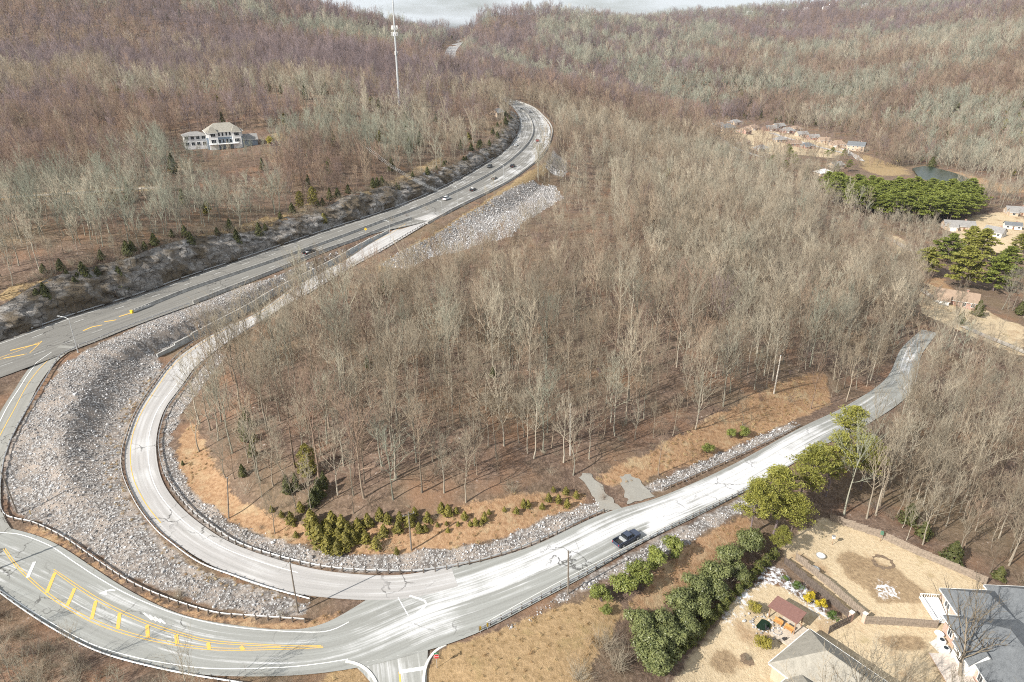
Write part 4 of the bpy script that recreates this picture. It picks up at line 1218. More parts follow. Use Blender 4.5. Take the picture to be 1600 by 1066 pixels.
plant('small_cedar', hit(620, 866), 1.6, 'lowest little cedar on the bank, at the edge of the pale rubble strip', clear=1)
plant('small_cedar', hit(818, 793), 2.0, 'small cedar standing alone on the bank uphill from the ramp guardrail bend', clear=1)
for (px, py), lb in zip([(857,784),(872,786),(886,793)], ['left and darkest of three small cedars beside the old driveway', 'middle one of three small cedars beside the old driveway', 'brightest of three small cedars, closest to the old driveway']):
    plant('small_cedar', hit(px, py), 2.1, lb, 'three small cedars by the driveway')
for (px, py), h, lb in [((286,727),1.2,'tiny dark bush at the leftmost tip of the orange bank'), ((387,668),5,'bluish green cedar at the left edge of the loop wood'), ((482,742),7,'tall narrow olive cedar among bare trunks in the loop'), ((380,745),3,'dark cedar clump beside the utility pole on the loop bank'), ((497,782),4.5,'olive cedar behind the row of little cedars'), ((575,575),3.4,'small cedar deep in the loop wood below the rubble field'), ((770,590),3.0,'low green cedar in the middle of the loop wood')]:
    plant('cedar' if h < 6 else 'tall_cedar', hit(px, py), h, lb)
for (px, py), h in [((385,690),4.6),((396,714),4),((378,676),3.6),((450,772),4.4),((463,766),3.8),((490,792),4.2),((500,778),4.6),((507,764),4)]:
    plant('cedar', hit(px, py), h, 'slender olive cedar standing among the bare trunks at the left of the loop wood', 'cedars among the trunks of the loop wood', 1, .85)
for (px, py), h, lb in [((1104,708),2.6,'bright green shrub on the bank above the salted road, lower of two'), ((1141,684),2.4,'bright green shrub below the leaning utility pole'), ((1160,682),2.6,'bright green shrub right of its twin below the leaning utility pole')]:
    plant('privet', hit(px, py), h, lb)
# bushes along the lower guardrail and the big evergreen bank
for (px, py), h, w, lb in [((1052,870),4.2,1.0,'round bright evergreen bush at the guardrail past the pickup'), ((1022,888),4.4,1.0,'bright evergreen bush second from the far end of the guardrail bushes'), ((995,908),4.4,1.0,'full bright evergreen bush in the middle of the guardrail bushes'), ((972,925),4.0,1.0,'bright evergreen bush downhill from the pickup truck'), ((940,940),3.2,1.0,'smaller evergreen bush at the near end of the guardrail bushes'), ((945,958),1.6,1.1,'low green bush beside the dry grass triangle')]:
    plant('privet', hit(px, py), h, lb, None, 1.5, w)
G = 'large evergreen bushes on the bank above the garden'
ORD = ['nearest the pines', 'second from the pines', 'third from the pines', 'fourth from the pines', 'third from the far end', 'second from the far end', 'last before the grey leafless bushes', 'low one beside the grey leafless bushes']
for row, L_ in (('road side', [((1172,862),6),((1140,885),6),((1112,915),6.4),((1088,935),6.2),((1060,965),6.8),((1030,992),6.8),((1010,1022),6.2),((1000,990),5.4)]), ('garden side', [((1150,905),5),((1118,935),5),((1092,965),5.2),((1066,992),5.6),((1042,1018),6),((1022,1048),5.6)])):
    for q_, ((px, py), h) in enumerate(L_):
        plant('broad', hit(px, py), h * rnd.uniform(.75, .9), 'large evergreen bush, %s row of the bank, %s' % (row, ORD[q_] if len(L_) == 8 or q_ < 4 else ('second from the bottom of the photo', 'cut by the bottom of the photo')[q_ - 4]), G, 2.0)
G = 'hedge along the garden lawn'
for i in range(17):
    f = i / 16
    p = hit(1207 - 172 * f, 872 + 180 * f)
    plant('hedge', p + np.array([rnd.uniform(-.2, .2), rnd.uniform(-.2, .2), 0]), rnd.uniform(2.2, 3.0), 'yellow tipped hedge shrub beside the garden lawn, ' + (('at the pine end of the hedge', 'second from the pine end', 'third from the pine end', 'fourth from the pine end', 'fifth from the pine end', 'sixth from the pine end', 'seventh from the pine end', 'eighth from the pine end', 'in the middle of the hedge', 'eighth from the bottom end', 'seventh from the bottom end', 'sixth from the bottom end', 'fifth from the bottom end', 'fourth from the bottom end', 'third from the bottom end', 'second from the bottom end', 'at the bottom end of the hedge')[i]), G, .8)
# near pines at the road
for (px, py), h, lb in [((1322,722),13,'tall yellow green pine where the salted road narrows'), ((1345,765),12,'yellow green pine nearest the bare wood on the far side of the garden'), ((1290,775),13.5,'yellow green pine between the road and the upper corner of the yard'), ((1252,800),14,'tallest yellow green pine above the shaded corner of the lawn'), ((1208,835),13.5,'yellow green pine leaning over the road at the near end of the pines'), ((1172,838),11.5,'yellow green pine closest to the guardrail and evergreen bushes'), ((1235,845),10,'shorter pine at the top of the wooden garden fence'), ((1215,868),6,'small golden pine at the end of the hedge')]:
    plant('pine', hit(px, py), h * 1.12, lb, None, 4, 1.1)
for (px, py), h, lb in [((1418,818),5,'dark cedar just behind the board fence, left one'), ((1442,840),4,'dark cedar just behind the board fence, between its two neighbours'), ((1486,880),5.2,'spreading olive evergreen behind the board fence'), ((1560,905),3,'low olive evergreen behind the fence by the brick house')]:
    plant('cedar', hit(px, py), h, lb, None, 1.5, 1.35)
# garden shrubs
for kind, px, py, h, lb in [('box',1246,920,1.5,'round green shrub at the top of the fence bed'), ('gold',1262,938,1.9,'bright golden shrub, upper one of the two in the fence bed'), ('gold',1282,952,1.9,'bright golden shrub, lower one of the two in the fence bed'), ('box',1301,968,1.6,'round green shrub nearest the fence corner'), ('goldgreen',1178,958,2.5,'yellow green shrub left of the garden shelter'), ('goldgreen',1191,1014,2.8,'yellow green shrub nearest the house, below the rock garden'), ('box',1226,908,1.0,'small green shrub beside the snow patch in the garden bed')]:
    plant(kind, hit(px, py), h, lb, None, 1)
# distant single evergreens
far = [('dark_cedar',192,455,8,'dark cedar at the foot of the rock cut near the left street light'),('dark_cedar',372,388,7,'dark cedar on the rim of the rock cut above the median end'),('dark_cedar',406,372,6,'bushy cedar on the rock rim above the black pickup'),('tall_cedar',470,325,7,'slim cedar of a pair on the rock rim, left one'),('tall_cedar',490,322,8,'slim cedar of a pair on the rock rim, right one'),('tall_cedar',507,356,6,'small slim cedar growing out of the rock face'),('dark_cedar',75,478,7,'dark cedar at the left end of the rock cut'),('dark_cedar',612,268,7,'dark cedar by the power line on the hillside'),('dark_cedar',122,462,6,'dark cedar close to the leaning bare trees at the left end of the rocks'),
 ('goldgreen',424,228,5,'yellow green bush right of the white hillside house'),('dark_cedar',150,180,10,'dark evergreen high on the left hillside'),('dark_cedar',160,188,9,'lower dark evergreen high on the left hillside'),('dark_cedar',283,165,7,'dark evergreen uphill from the white house'),('dark_cedar',380,135,7,'dark evergreen near the top of the left hill'),('dark_cedar',640,238,8,'dark cedar above the highway bend, nearest the road'),('dark_cedar',590,250,8,'dark cedar among bare trees above the power line'),('dark_cedar',656,228,8,'dark cedar uphill from the highway bend')]
er = edge(H, 1, 0)[iH(180):iH(560)]; en = H.nor[iH(180):iH(560)]
for q_ in range(60):
    i_ = rnd.randrange(len(er)); o_ = rnd.uniform(5.5, 12); x_, y_ = er[i_, 0] + en[i_, 0] * o_, er[i_, 1] + en[i_, 1] * o_
    plant('dark_cedar', (x_, y_, gz(x_, y_)), rnd.uniform(2.0, 5.5), 'dark cedar growing along the rim of the rock cut', 'cedars along the rim of the rock cut', 1.5, 1.2)
for kind, px, py, h, lb in far: plant(kind, hit(px, py), h, lb)
for px, py, h, k_, lb in [(1445,432,11,'grove_pine','round pine at the left of the valley yard'),(1500,450,15,'pine','largest round pine beside the brown roofed house'),(1478,412,12,'grove_pine','round pine behind the largest one'),(1530,408,13,'grove_pine','tall green pine above the brown roofed house'),(1552,455,13,'pine','round pine at the right of the brown roofed house'),(1570,430,11,'grove_pine','round pine at the right edge of the valley pines'),(1512,395,11,'grove_pine','farthest pine of the group above the brown roofed house'),(1590,395,8,'grove_pine','round pine near the right border above the valley yards')]:
    plant('full_pine', hit(px, py), h * 1.35, lb, None, 4, 1.25)
for px, py, h, lb in [(1527,494,7,'dark olive cedar in front of the brown roofed house'),(1500,506,5,'small olive cedar left of the driveway below the brown roofed house'),(1592,492,6,'olive cedar at the right border by the drive')]:
    plant('dark_cedar', hit(px, py), h, lb, None, 3, 1.2)
G = 'pines of the dense grove in the valley'
gp = PXW['grove']; ng_ = 0
X, Y = jgrid(gp[:, 0].min(), gp[:, 0].max(), gp[:, 1].min(), gp[:, 1].max(), 7.0, RS)
for x, y in zip(X, Y):
    if in_poly(np.array([x]), np.array([y]), gp)[0] and ng_ < 130:
        plant('grove_pine', (x, y, gz(x, y)), rnd.uniform(15, 19.5), 'bright green pine in the dense grove below the pond', G, 0, 1.15); ng_ += 1
G = 'pines between the houses in the valley'
for px, py, h in [(1212,255,9),(1232,252,12),(1205,262,10),(1240,262,11),(1225,270,10),(1300,245,9),(1318,250,10),(1325,268,10),(1292,248,8),(1232,240,9)]:
    plant('grove_pine', hit(px, py), h, 'green pine in front of the row of valley houses', G, 3, 1.1)
for px, py, lb in [(1107,150,'rounded evergreen at the head of the valley, left one'),(1173,162,'rounded evergreen at the head of the valley, right one'),(1455,262,'dark evergreen on the far bank of the pond')]:
    plant('dark_cedar', hit(px, py), 10, lb, None, 3, 1.3)

r4 = np.random.RandomState(45)
# rubble slopes
def rock_mesh(seed):
    B = bmesh.new(); bmesh.ops.create_icosphere(B, subdivisions=1, radius=.5)
    r = np.random.RandomState(seed); s = r.uniform(.6, 1.15, 3)
    for v in B.verts:
        f = 1 + r.uniform(-.28, .22); v.co = Vector((v.co.x * s[0] * f, v.co.y * s[1] * f, v.co.z * s[2] * f * .8))
    me = bpy.data.meshes.new('rubble_stone'); B.to_mesh(me); B.free(); me.materials.append(M_STONE); return me
def mat_stone():
    m, nt, b = new_mat('limestone_rubble'); kk = NT(nt)
    pos = kk.n('ShaderNodeNewGeometry').outputs['Position']
    c = kk.ramp(kk.n('ShaderNodeObjectInfo').outputs['Random'], [(0, (.15, .135, .125)), (.25, (.29, .275, .265)), (.6, (.40, .39, .385)), (1, (.54, .54, .55))])
    f = kk.noise(.06, 4, pos)
    c = kk.mix(kk.rng(f, .5, .68, 0, .6), c, kk.mix(.6, c, (.22, .2, .19)))
    nt.links.new(c, b.inputs['Base Color']); b.inputs['Roughness'].default_value = .9
    return m
M_STONE = mat_stone()
RK = proto_collection('stone_source', [rock_mesh(800 + i) for i in range(6)])
x, y = jgrid(-150, 160, 66, 420, .44, r4)
k = mask_at('riprap', x, y)
x, y = x[k], y[k]
z = ground(x, y)
D, Zr, _ = road_dist(x, y)
tanm = mask_at('tan', x, y)
k = in_view(x, y, z, 30, 1) & (D > 1.3) & (r4.uniform(0, 1, len(x)) < np.where(tanm, .38, .88))
x, y, z = x[k], y[k], z[k]
n = len(x)
s = np.exp(r4.normal(-1.25, .40, n)) * np.where(y > 230, 1.35, 1.0)
scatter('rubble_stones', np.column_stack([x, y, z + s * .08]), np.repeat(s[:, None], 3, 1), r4.uniform(0, 6.28, (n, 3)), r4.randint(0, 6, n), r4.uniform(0, 1, n), RK)
print('STONES', n)
# ================================================================== buildings
def mat_shingle(name, dark, light, course=.18):
    m, nt, b = new_mat(name); k = NT(nt)
    pos = k.n('ShaderNodeTexCoord').outputs['Object']
    f, g = k.noise(1.1, 4, pos, .6), k.noise(7, 3, pos, .7)
    c = k.mix(k.rng(f, .3, .7), dark, light)
    c = k.mix(k.rng(g, .4, .7, 0, .6), c, tuple(v * 1.3 for v in light))
    br = k.n('ShaderNodeTexBrick'); nt.links.new(k.mapping(pos, (1, 1, 1)), br.inputs['Vector'])
    br.inputs['Scale'].default_value = 2.4; br.inputs['Mortar Size'].default_value = .012
    c = k.mix(k.math('MULTIPLY', br.outputs['Fac'], .35), c, tuple(v * .5 for v in dark))
    nt.links.new(c, b.inputs['Base Color']); b.inputs['Roughness'].default_value = .9
    k.bump(g, .4, .03, b)
    return m
def mat_brick(name, c1, c2, mortar):
    m, nt, b = new_mat(name); k = NT(nt)
    pos = k.n('ShaderNodeTexCoord').outputs['Object']
    sx = k.n('ShaderNodeSeparateXYZ'); nt.links.new(pos, sx.inputs[0])
    cb = k.n('ShaderNodeCombineXYZ'); nt.links.new(k.math('ADD', sx.outputs[0], sx.outputs[1]), cb.inputs[0]); nt.links.new(sx.outputs[2], cb.inputs[1])
    br = k.n('ShaderNodeTexBrick'); nt.links.new(cb.outputs[0], br.inputs['Vector'])
    br.inputs['Scale'].default_value = 4.2; br.inputs['Color1'].default_value = c1 + (1,); br.inputs['Color2'].default_value = c2 + (1,); br.inputs['Mortar'].default_value = mortar + (1,)
    f = k.noise(.6, 4, pos)
    nt.links.new(k.mix(k.rng(f, .4, .7, 0, .35), br.outputs['Color'], mortar), b.inputs['Base Color']); b.inputs['Roughness'].default_value = .9
    return m
def mat_glass(name='window_glass', col=(.03, .04, .05)):
    m, nt, b = new_mat(name)
    b.inputs['Base Color'].default_value = col + (1,); b.inputs['Roughness'].default_value = .08; b.inputs['Specular IOR Level'].default_value = .6
    return m
M_GLASS = mat_glass()
M_TRIM = simple('white_trim', (.78, .78, .76), .6, var=.06)
M_WSIDE = simple('white_siding', (.80, .80, .79), .7, var=.08)
M_TANROOF = mat_shingle('tan_shingles', (.20, .185, .155), (.30, .28, .24))
M_SLATE = mat_shingle('slate_blue_shingles', (.08, .087, .095), (.15, .16, .17))
M_BROWNROOF = mat_shingle('brown_shingles', (.20, .14, .10), (.30, .22, .16))
M_GREYROOF = mat_shingle('grey_shingles', (.16, .155, .15), (.26, .25, .24))
M_PINKBRICK = mat_brick('pink_brick', (.48, .27, .21), (.56, .34, .27), (.55, .48, .42))
M_TANBRICK = mat_brick('tan_brick', (.42, .31, .22), (.48, .36, .26), (.50, .44, .36))
M_REDBRICK = mat_brick('red_brick', (.30, .15, .11), (.36, .19, .14), (.42, .36, .32))
M_DOOR = simple('painted_door', (.22, .12, .08), .5)
M_SHADEWALL = simple('shade_blue_siding', (.22, .28, .35), .7, var=.1)  # bluish shade on the white house's lower walls, put into the colour

def rot2(x, y, a): return x * math.cos(a) - y * math.sin(a), x * math.sin(a) + y * math.cos(a)
def roof_mesh(w, d, z, rise, kind='hip', over=.45, thick=.16):
    """hip or gable roof over a w x d block whose eaves stand at height z"""
    x, y = w / 2 + over, d / 2 + over
    zo = z - over * rise / (min(w, d) / 2)
    along_x = w >= d
    if along_x: L = (x - y if kind == 'hip' else x); R1, R2 = (-L, 0, z + rise), (L, 0, z + rise)
    else: L = (y - x if kind == 'hip' else y); R1, R2 = (0, -L, z + rise), (0, L, z + rise)
    c = [(-x, -y, zo), (x, -y, zo), (x, y, zo), (-x, y, zo)]
    mb = MB()
    up = c + [R1, R2]
    lo = [(a, b, e - thick) for a, b, e in up]
    if along_x: fs = [(0, 1, 5, 4), (2, 3, 4, 5), (1, 2, 5), (3, 0, 4)]
    else: fs = [(1, 2, 5, 4), (3, 0, 4, 5), (0, 1, 4), (2, 3, 5)]
    V = up + lo
    Fc = list(fs[:2])
    if kind == 'hip': Fc += fs[2:]
    Fc += [tuple(i + 6 for i in reversed(f)) for f in Fc]
    ring = [(0, 1), (1, 2), (2, 3), (3, 0)] if kind == 'hip' else ([(0, 1), (1, 5), (5, 2), (2, 3), (3, 4), (4, 0)] if along_x else [(1, 2), (2, 5), (5, 3), (3, 0), (0, 4), (4, 1)])
    Fc += [(b, a, a + 6, b + 6) for a, b in ring]
    mb.add(V, Fc)
    return mb, zo
def wall_mesh(w, d, z, rise, kind, base=-1.5):
    mb = MB(); x, y = w / 2, d / 2
    mb.box((0, 0, (z + base) / 2 - .08), (w, d, z - base - .16))
    if kind == 'gable':
        if w >= d: mb.add([(-x, -y, z - .17), (-x, y, z - .17), (-x, 0, z + rise - .3), (x, -y, z - .17), (x, y, z - .17), (x, 0, z + rise - .3)], [(0, 2, 1), (3, 4, 5), (0, 3, 5, 2), (1, 2, 5, 4)])
        else: mb.add([(-x, -y, z - .17), (x, -y, z - .17), (0, -y, z + rise - .3), (-x, y, z - .17), (x, y, z - .17), (0, y, z + rise - .3)], [(0, 1, 2), (3, 5, 4), (0, 2, 5, 3), (1, 4, 5, 2)])
    return mb
def put(mb, name, mat, parent, off=(0, 0, 0), rz=0.0): return mb.build(name, mat, parent, off, rz)
def window(parent, x, y, z, w, h, face, frame=M_TRIM, n=2):
    """window in a wall; face = angle of the outward normal in the parent's space"""
    ca, sa = math.cos(face), math.sin(face)
    mb = MB()
    for sx in (-1, 1): mb.box((0.03, sx * (w / 2 + .04), 0), (.1, .09, h + .18))
    for sz in (-1, 1): mb.box((0.035, 0, sz * (h / 2 + .045)), (.11, w, .09))
    for i in range(1, n): mb.box((0.025, -w / 2 + w * i / n, 0), (.06, .05, h))
    f = mb.build('window', frame, parent, (x, y, z), face)
    mb = MB(); mb.box((0.012, 0, 0), (.024, w, h)); mb.build('pane', M_GLASS, f)
    return f
def door(parent, x, y, z, face, w=1.0, h=2.1, mat=None):
    mb = MB(); mb.box((.03, 0, h / 2), (.08, w, h)); o = mb.build('door', mat or M_DOOR, parent, (x, y, z), face)
    mb = MB(); mb.box((.09, w * .36, h * .48), (.05, .06, .12)); mb.build('handle', M_STEEL, o)
    return o
def chimney(parent, x, y, z, h, mat=None):
    mb = MB(); mb.box((0, 0, h / 2), (.9, .7, h)); mb.box((0, 0, h + .05), (1.05, .85, .1)); return mb.build('chimney', mat or M_REDBRICK, parent, (x, y, z))
def block(parent, off, rz, w, d, z, rise, kind, mw, mr, over=.45, names=('wall', 'roof')):
    wo = put(wall_mesh(w, d, z, rise, kind), names[0], mw, parent, off, rz)
    rb, zo = roof_mesh(w, d, z, rise, kind, over)
    ro = put(rb, names[1], mr, parent, off, rz)
    mb = MB(); x, y = w / 2 + over + .06, d / 2 + over + .06
    for sx in (-1, 1):
        mb.box((sx * x, 0, zo - .09), (.12, 2 * y - .3, .14)) if not (kind == 'gable' and w >= d) else None
        mb.box((0, sx * y, zo - .09), (2 * x - .3, .12, .14)) if not (kind == 'gable' and w < d) else None
    if mb.V: mb.build('gutter', M_TRIM, ro)
    return wo, ro
def gen_house(px, py, label, w, d, z, rise, kind, rz, mw, mr, cat='house', win=3, storeys=1, chim=True, group=None, clear=True, base=None):
    p = hit(px, py) if base is None else base
    t = thing('house', label, cat, tuple(p), rz, group)
    block(t, (0, 0, 0), 0, w, d, z, rise, kind, mw, mr)
    for s in range(storeys):
        zc = 1.6 + s * 2.9
        for i in range(win):
            x = -w / 2 + w * (i + .5) / win
            if s == 0 and i == win // 2: door(t, x, -d / 2, .1, -math.pi / 2)
            else: window(t, x, -d / 2, zc, 1.2, 1.4, -math.pi / 2)
        for sx, fa in ((-1, math.pi), (1, 0)):
            window(t, sx * w / 2, -d * .2, zc, 1.1, 1.3, fa); window(t, sx * w / 2, d * .22, zc, 1.1, 1.3, fa)
    if chim: chimney(t, w * .22, d * .12, z + rise * .45, rise * .75)
    if clear: CLEAR.append((p[0], p[1], max(w, d) * .62 + 1.0))
    return t
def attach_gable(t, x, y, w, d, z, rise, mw, mr, garage=False):
    block(t, (x, y, 0), 0, w, d, z, rise, 'gable', mw, mr, .35, ('wing_wall', 'wing_roof'))
    if garage:
        mb = MB(); mb.box((0, -.03, 1.15), (w * .66, .06, 2.3)); mb.build('garage_door', M_TRIM, t, (x, y - d / 2, 0))
    else: window(t, x, y - d / 2, 1.7, 1.6, 1.5, -math.pi / 2)

# --- house with the tan roof at the lower right: placed from its far eave corner
def frame2(pa, pb, z):
    """world point of photo pixel pa at height z and the heading towards pb"""
    a, b = at_z(*pa, z), at_z(*pb, z)
    return a, math.atan2(b[1] - a[1], b[0] - a[0])
hz = gz(*at_z(1290, 1030, -8)[:2])
EA = hz + 3.6
a, ang = frame2((1267, 985), (1385, 1066), EA)
ux, uy = math.cos(ang), math.sin(ang)           # along the right-hand eave, towards the camera
vx, vy = uy, -ux                                # to the left of the photo
if vx > 0: vx, vy = -vx, -vy
W1, D1 = 22.0, 10.5
cx, cy = a[0] + ux * W1 / 2 + vx * D1 / 2, a[1] + uy * W1 / 2 + vy * D1 / 2
t = thing('house', 'house with tan shingle roofs cut off by the bottom of the photo', 'house', (cx, cy, hz), ang)
block(t, (0, 0, 0), 0, W1, D1, 3.6, 3.6, 'hip', M_TANBRICK, M_TANROOF)
lv = 1 if (vx * -uy + vy * ux) > 0 else -1       # local y sign of "photo left"
block(t, (-W1 / 2 + 6.9, lv * (D1 / 2 + 1.6), 0), 0, 7.6, 7.4, 3.3, 3.0, 'hip', M_TANBRICK, M_TANROOF, .4, ('wing_wall', 'wing_roof'))
block(t, (3.6, lv * (D1 / 2 - .4), 0), 0, 6.4, 8.0, 3.35, 3.1, 'gable', M_TRIM, M_TANROOF, .35, ('wing_wall', 'wing_roof'))
for x in (-7, -3, 1.2): window(t, -W1 / 2 + 3.2 + (x + 7) * .55, lv * (D1 / 2 + 1.6 + 3.7), 1.7, 1.1, 1.5, lv * math.pi / 2)
window(t, -W1 / 2, -lv * 1.5, 1.7, 1.4, 1.5, math.pi); window(t, -W1 / 2, -lv * -1.6, 1.7, 1.0, 1.4, math.pi)
for x in (-6, 0, 6): window(t, x, -lv * D1 / 2, 1.7, 1.3, 1.5, -lv * math.pi / 2)
door(t, 3, -lv * D1 / 2, .1, -lv * math.pi / 2)
mb = MB(); mb.box((0, 0, .1), (10, 1.5, .2)); mb.build('side_step', M_CONC, t, (1, -lv * (D1 / 2 + .9), 0))
for i in range(4):
    mb = MB(); mb.tube([(0, 0, 0), (0, 0, .5)], .09, 6); mb.build('roof_vent', M_STEEL, t, (-6 + i * 3.1, lv * (1.6 + .3 * (i % 2)), 5.5))
H1 = t
# --- brick house with the slate roof
hz = gz(*at_z(1500, 990, -9)[:2])
a, ang = frame2((1486, 972), (1542, 1056), hz + 3.4)
ux, uy = math.cos(ang), math.sin(ang); vx, vy = -uy, ux
if vx < 0: vx, vy = -vx, -vy
W2, D2 = 17.0, 12.0
cx, cy = a[0] + ux * W2 * .42 + vx * D2 / 2, a[1] + uy * W2 * .42 + vy * D2 / 2
t = thing('house', 'pink brick house with slate blue roof behind the spreading bare tree', 'house', (cx, cy, hz), ang)
lr = 1 if (vx * -uy + vy * ux) > 0 else -1
block(t, (0, 0, 0), 0, W2, D2, 3.4, 3.6, 'hip', M_PINKBRICK, M_SLATE)
block(t, (-W2 / 2 - 2.6, lr * 1.2, 0), 0, 8.2, 9.0, 3.2, 3.0, 'hip', M_PINKBRICK, M_SLATE, .4, ('wing_wall', 'wing_roof'))
block(t, (-W2 / 2 - 3.4, lr * 10.5, 0), 0, 9.0, 11.0, 3.3, 3.4, 'hip', M_PINKBRICK, M_SLATE, .4, ('wing_wall', 'wing_roof'))
block(t, (-1.0, -lr * (D2 / 2 - .8), 0), 0, 4.4, 4.0, 3.3, 2.2, 'gable', M_TRIM, M_SLATE, .3, ('wing_wall', 'wing_roof'))
for x in (-6.5, -4.6, 2.6, 5.2, 7.4): window(t, x, -lr * D2 / 2, 1.7, 1.1, 1.5, -lr * math.pi / 2)
door(t, 4, -lr * D2 / 2, .1, -lr * math.pi / 2, 1.6, 2.1, M_TRIM)
window(t, -W2 / 2 - 4.4, -lr * 3.3, 1.7, 1.4, 1.4, -lr * math.pi / 2)
mb = MB()
mb.box((0, 0, .55), (6.0, 3.4, .12)); mb.build('deck_floor', M_WSIDE, t, (-W2 / 2 - 4.2, -lr * 5.0, 0))
mb = MB()
for s in (-1, 1):
    mb.box((s * 2.9, 0, 1.45), (.1, 3.4, .1))
    for j in range(9): mb.box((s * 2.9, -1.6 + j * .4, 1.0), (.06, .06, .86))
mb.box((0, -lr * 1.66, 1.45), (5.7, .1, .1))
for j in range(15): mb.box((-2.8 + j * .4, -lr * 1.66, 1.0), (.06, .06, .86))
o = mb.build('deck_railing', M_TRIM, t, (-W2 / 2 - 4.2, -lr * 5.0, 0)); o['kind'] = 'stuff'
chimney(t, 2, lr * 2.0, 5.0, 2.6, M_PINKBRICK)
mb = MB(); mb.box((0, 0, .06), (9.5, 4.6, .12)); mb.build('brick_patio', M_PINKBRICK, t, (1.6, -lr * (D2 / 2 + 2.5), .35))
H2, H2ang, H2lr = t, ang, lr
for px, py, s in ((1470,1006,1),(1476,1019,2)):
    p = hit(px, py)
    t = thing('air_conditioner', ['', 'upper of two round fanned air conditioner units beside the brick house', 'lower of two round fanned air conditioner units beside the brick house'][s], 'air conditioner', tuple(p), ang, 'air conditioners by the brick house')
    mb = MB(); mb.box((0, 0, .5), (.95, .95, .9)); mb.build('cabinet', M_WSIDE, t)
    mb = MB(); mb.tube([(0, 0, .955), (0, 0, 1.0)], .38, 14); mb.build('fan_grille', M_GLASS, t)
p = hit(1472, 1012); mb = MB(); mb.box((0, 0, .02), (4.4, 2.6, .1)); tag(mb.build('equipment_pad', M_KERB, None, tuple(p), ang + .3), 'pale concrete pad under the two air conditioners', 'slab')
p = hit(1466, 995); t = thing('patio_table', 'round white patio table at the corner of the brick house', 'table', tuple(p))
mb = MB(); mb.tube([(0, 0, .72), (0, 0, .77)], .75, 18); mb.build('table_top', M_TRIM, t); mb = MB(); mb.tube([(0, 0, 0), (0, 0, .72)], .07, 8); mb.build('pedestal', M_TRIM, t)

# --- white house on the hillside
p = hit(352, 229); rz = math.radians(28)
t = thing('house', 'large white hillside house with hipped tan roofs and bluish shade painted on lower walls', 'house', tuple(p), rz)
block(t, (0, 0, 0), 0, 17, 9.5, 8.4, 3.4, 'hip', M_SHADEWALL, M_TANROOF, .6)
mb = MB(); mb.box((0, 0, 0), (17.06, 9.56, 2.9)); mb.build('upper_siding', M_WSIDE, t, (0, 0, 6.75))
for sx in (-5.6, 5.6):
    block(t, (sx, -4.6, 0), 0, 4.2, 2.6, 8.2, 2.2, 'hip', M_WSIDE, M_TANROOF, .35, ('bay_wall', 'bay_roof'))
    window(t, sx, -5.92, 6.6, 2.2, 1.5, -math.pi / 2, n=3); window(t, sx, -5.92, 3.6, 2.2, 1.6, -math.pi / 2, n=3)
for x in (-2.6, -.9, .9, 2.6): window(t, x, -4.79, 6.7, .8, 1.6, -math.pi / 2, n=1); window(t, x, -4.79, 3.4, 1.0, 1.7, -math.pi / 2, n=1)
for y in (-2.5, .5, 3): window(t, -8.53, y, 6.7, .9, 1.4, math.pi); window(t, -8.53, y, 3.4, .9, 1.4, math.pi)
block(t, (-13.6, 1.4, 0), 0, 10.5, 7.0, 6.8, 1.3, 'hip', M_WSIDE, M_GREYROOF, .5, ('wing_wall', 'wing_roof'))
for i in range(4): window(t, -17.6 + i * 2.6, -2.1, 5.4, 1.5, 1.3, -math.pi / 2); window(t, -17.6 + i * 2.6, -2.1, 2.6, 1.5, 1.5, -math.pi / 2)
block(t, (12, -1, 0), 0, 7, 7, 3.6, 2.2, 'gable', M_SHADEWALL, M_GREYROOF, .5, ('garage_wall', 'garage_roof'))
mb = MB(); mb.box((0, 0, 0), (14, 2.4, .25)); mb.build('deck', M_WSIDE, t, (-1, -6.2, 2.2))
chimney(t, 3, 1.5, 9.8, 3.0)
for q_, r_ in ((9, 10), (16, 6)): CLEAR.append((p[0] - 2 - p[0] / 340 * q_, p[1] - q_, r_))
CLEAR.append((p[0], p[1], 12)); CLEAR.append((p[0] - 11, p[1] - 6, 8)); 

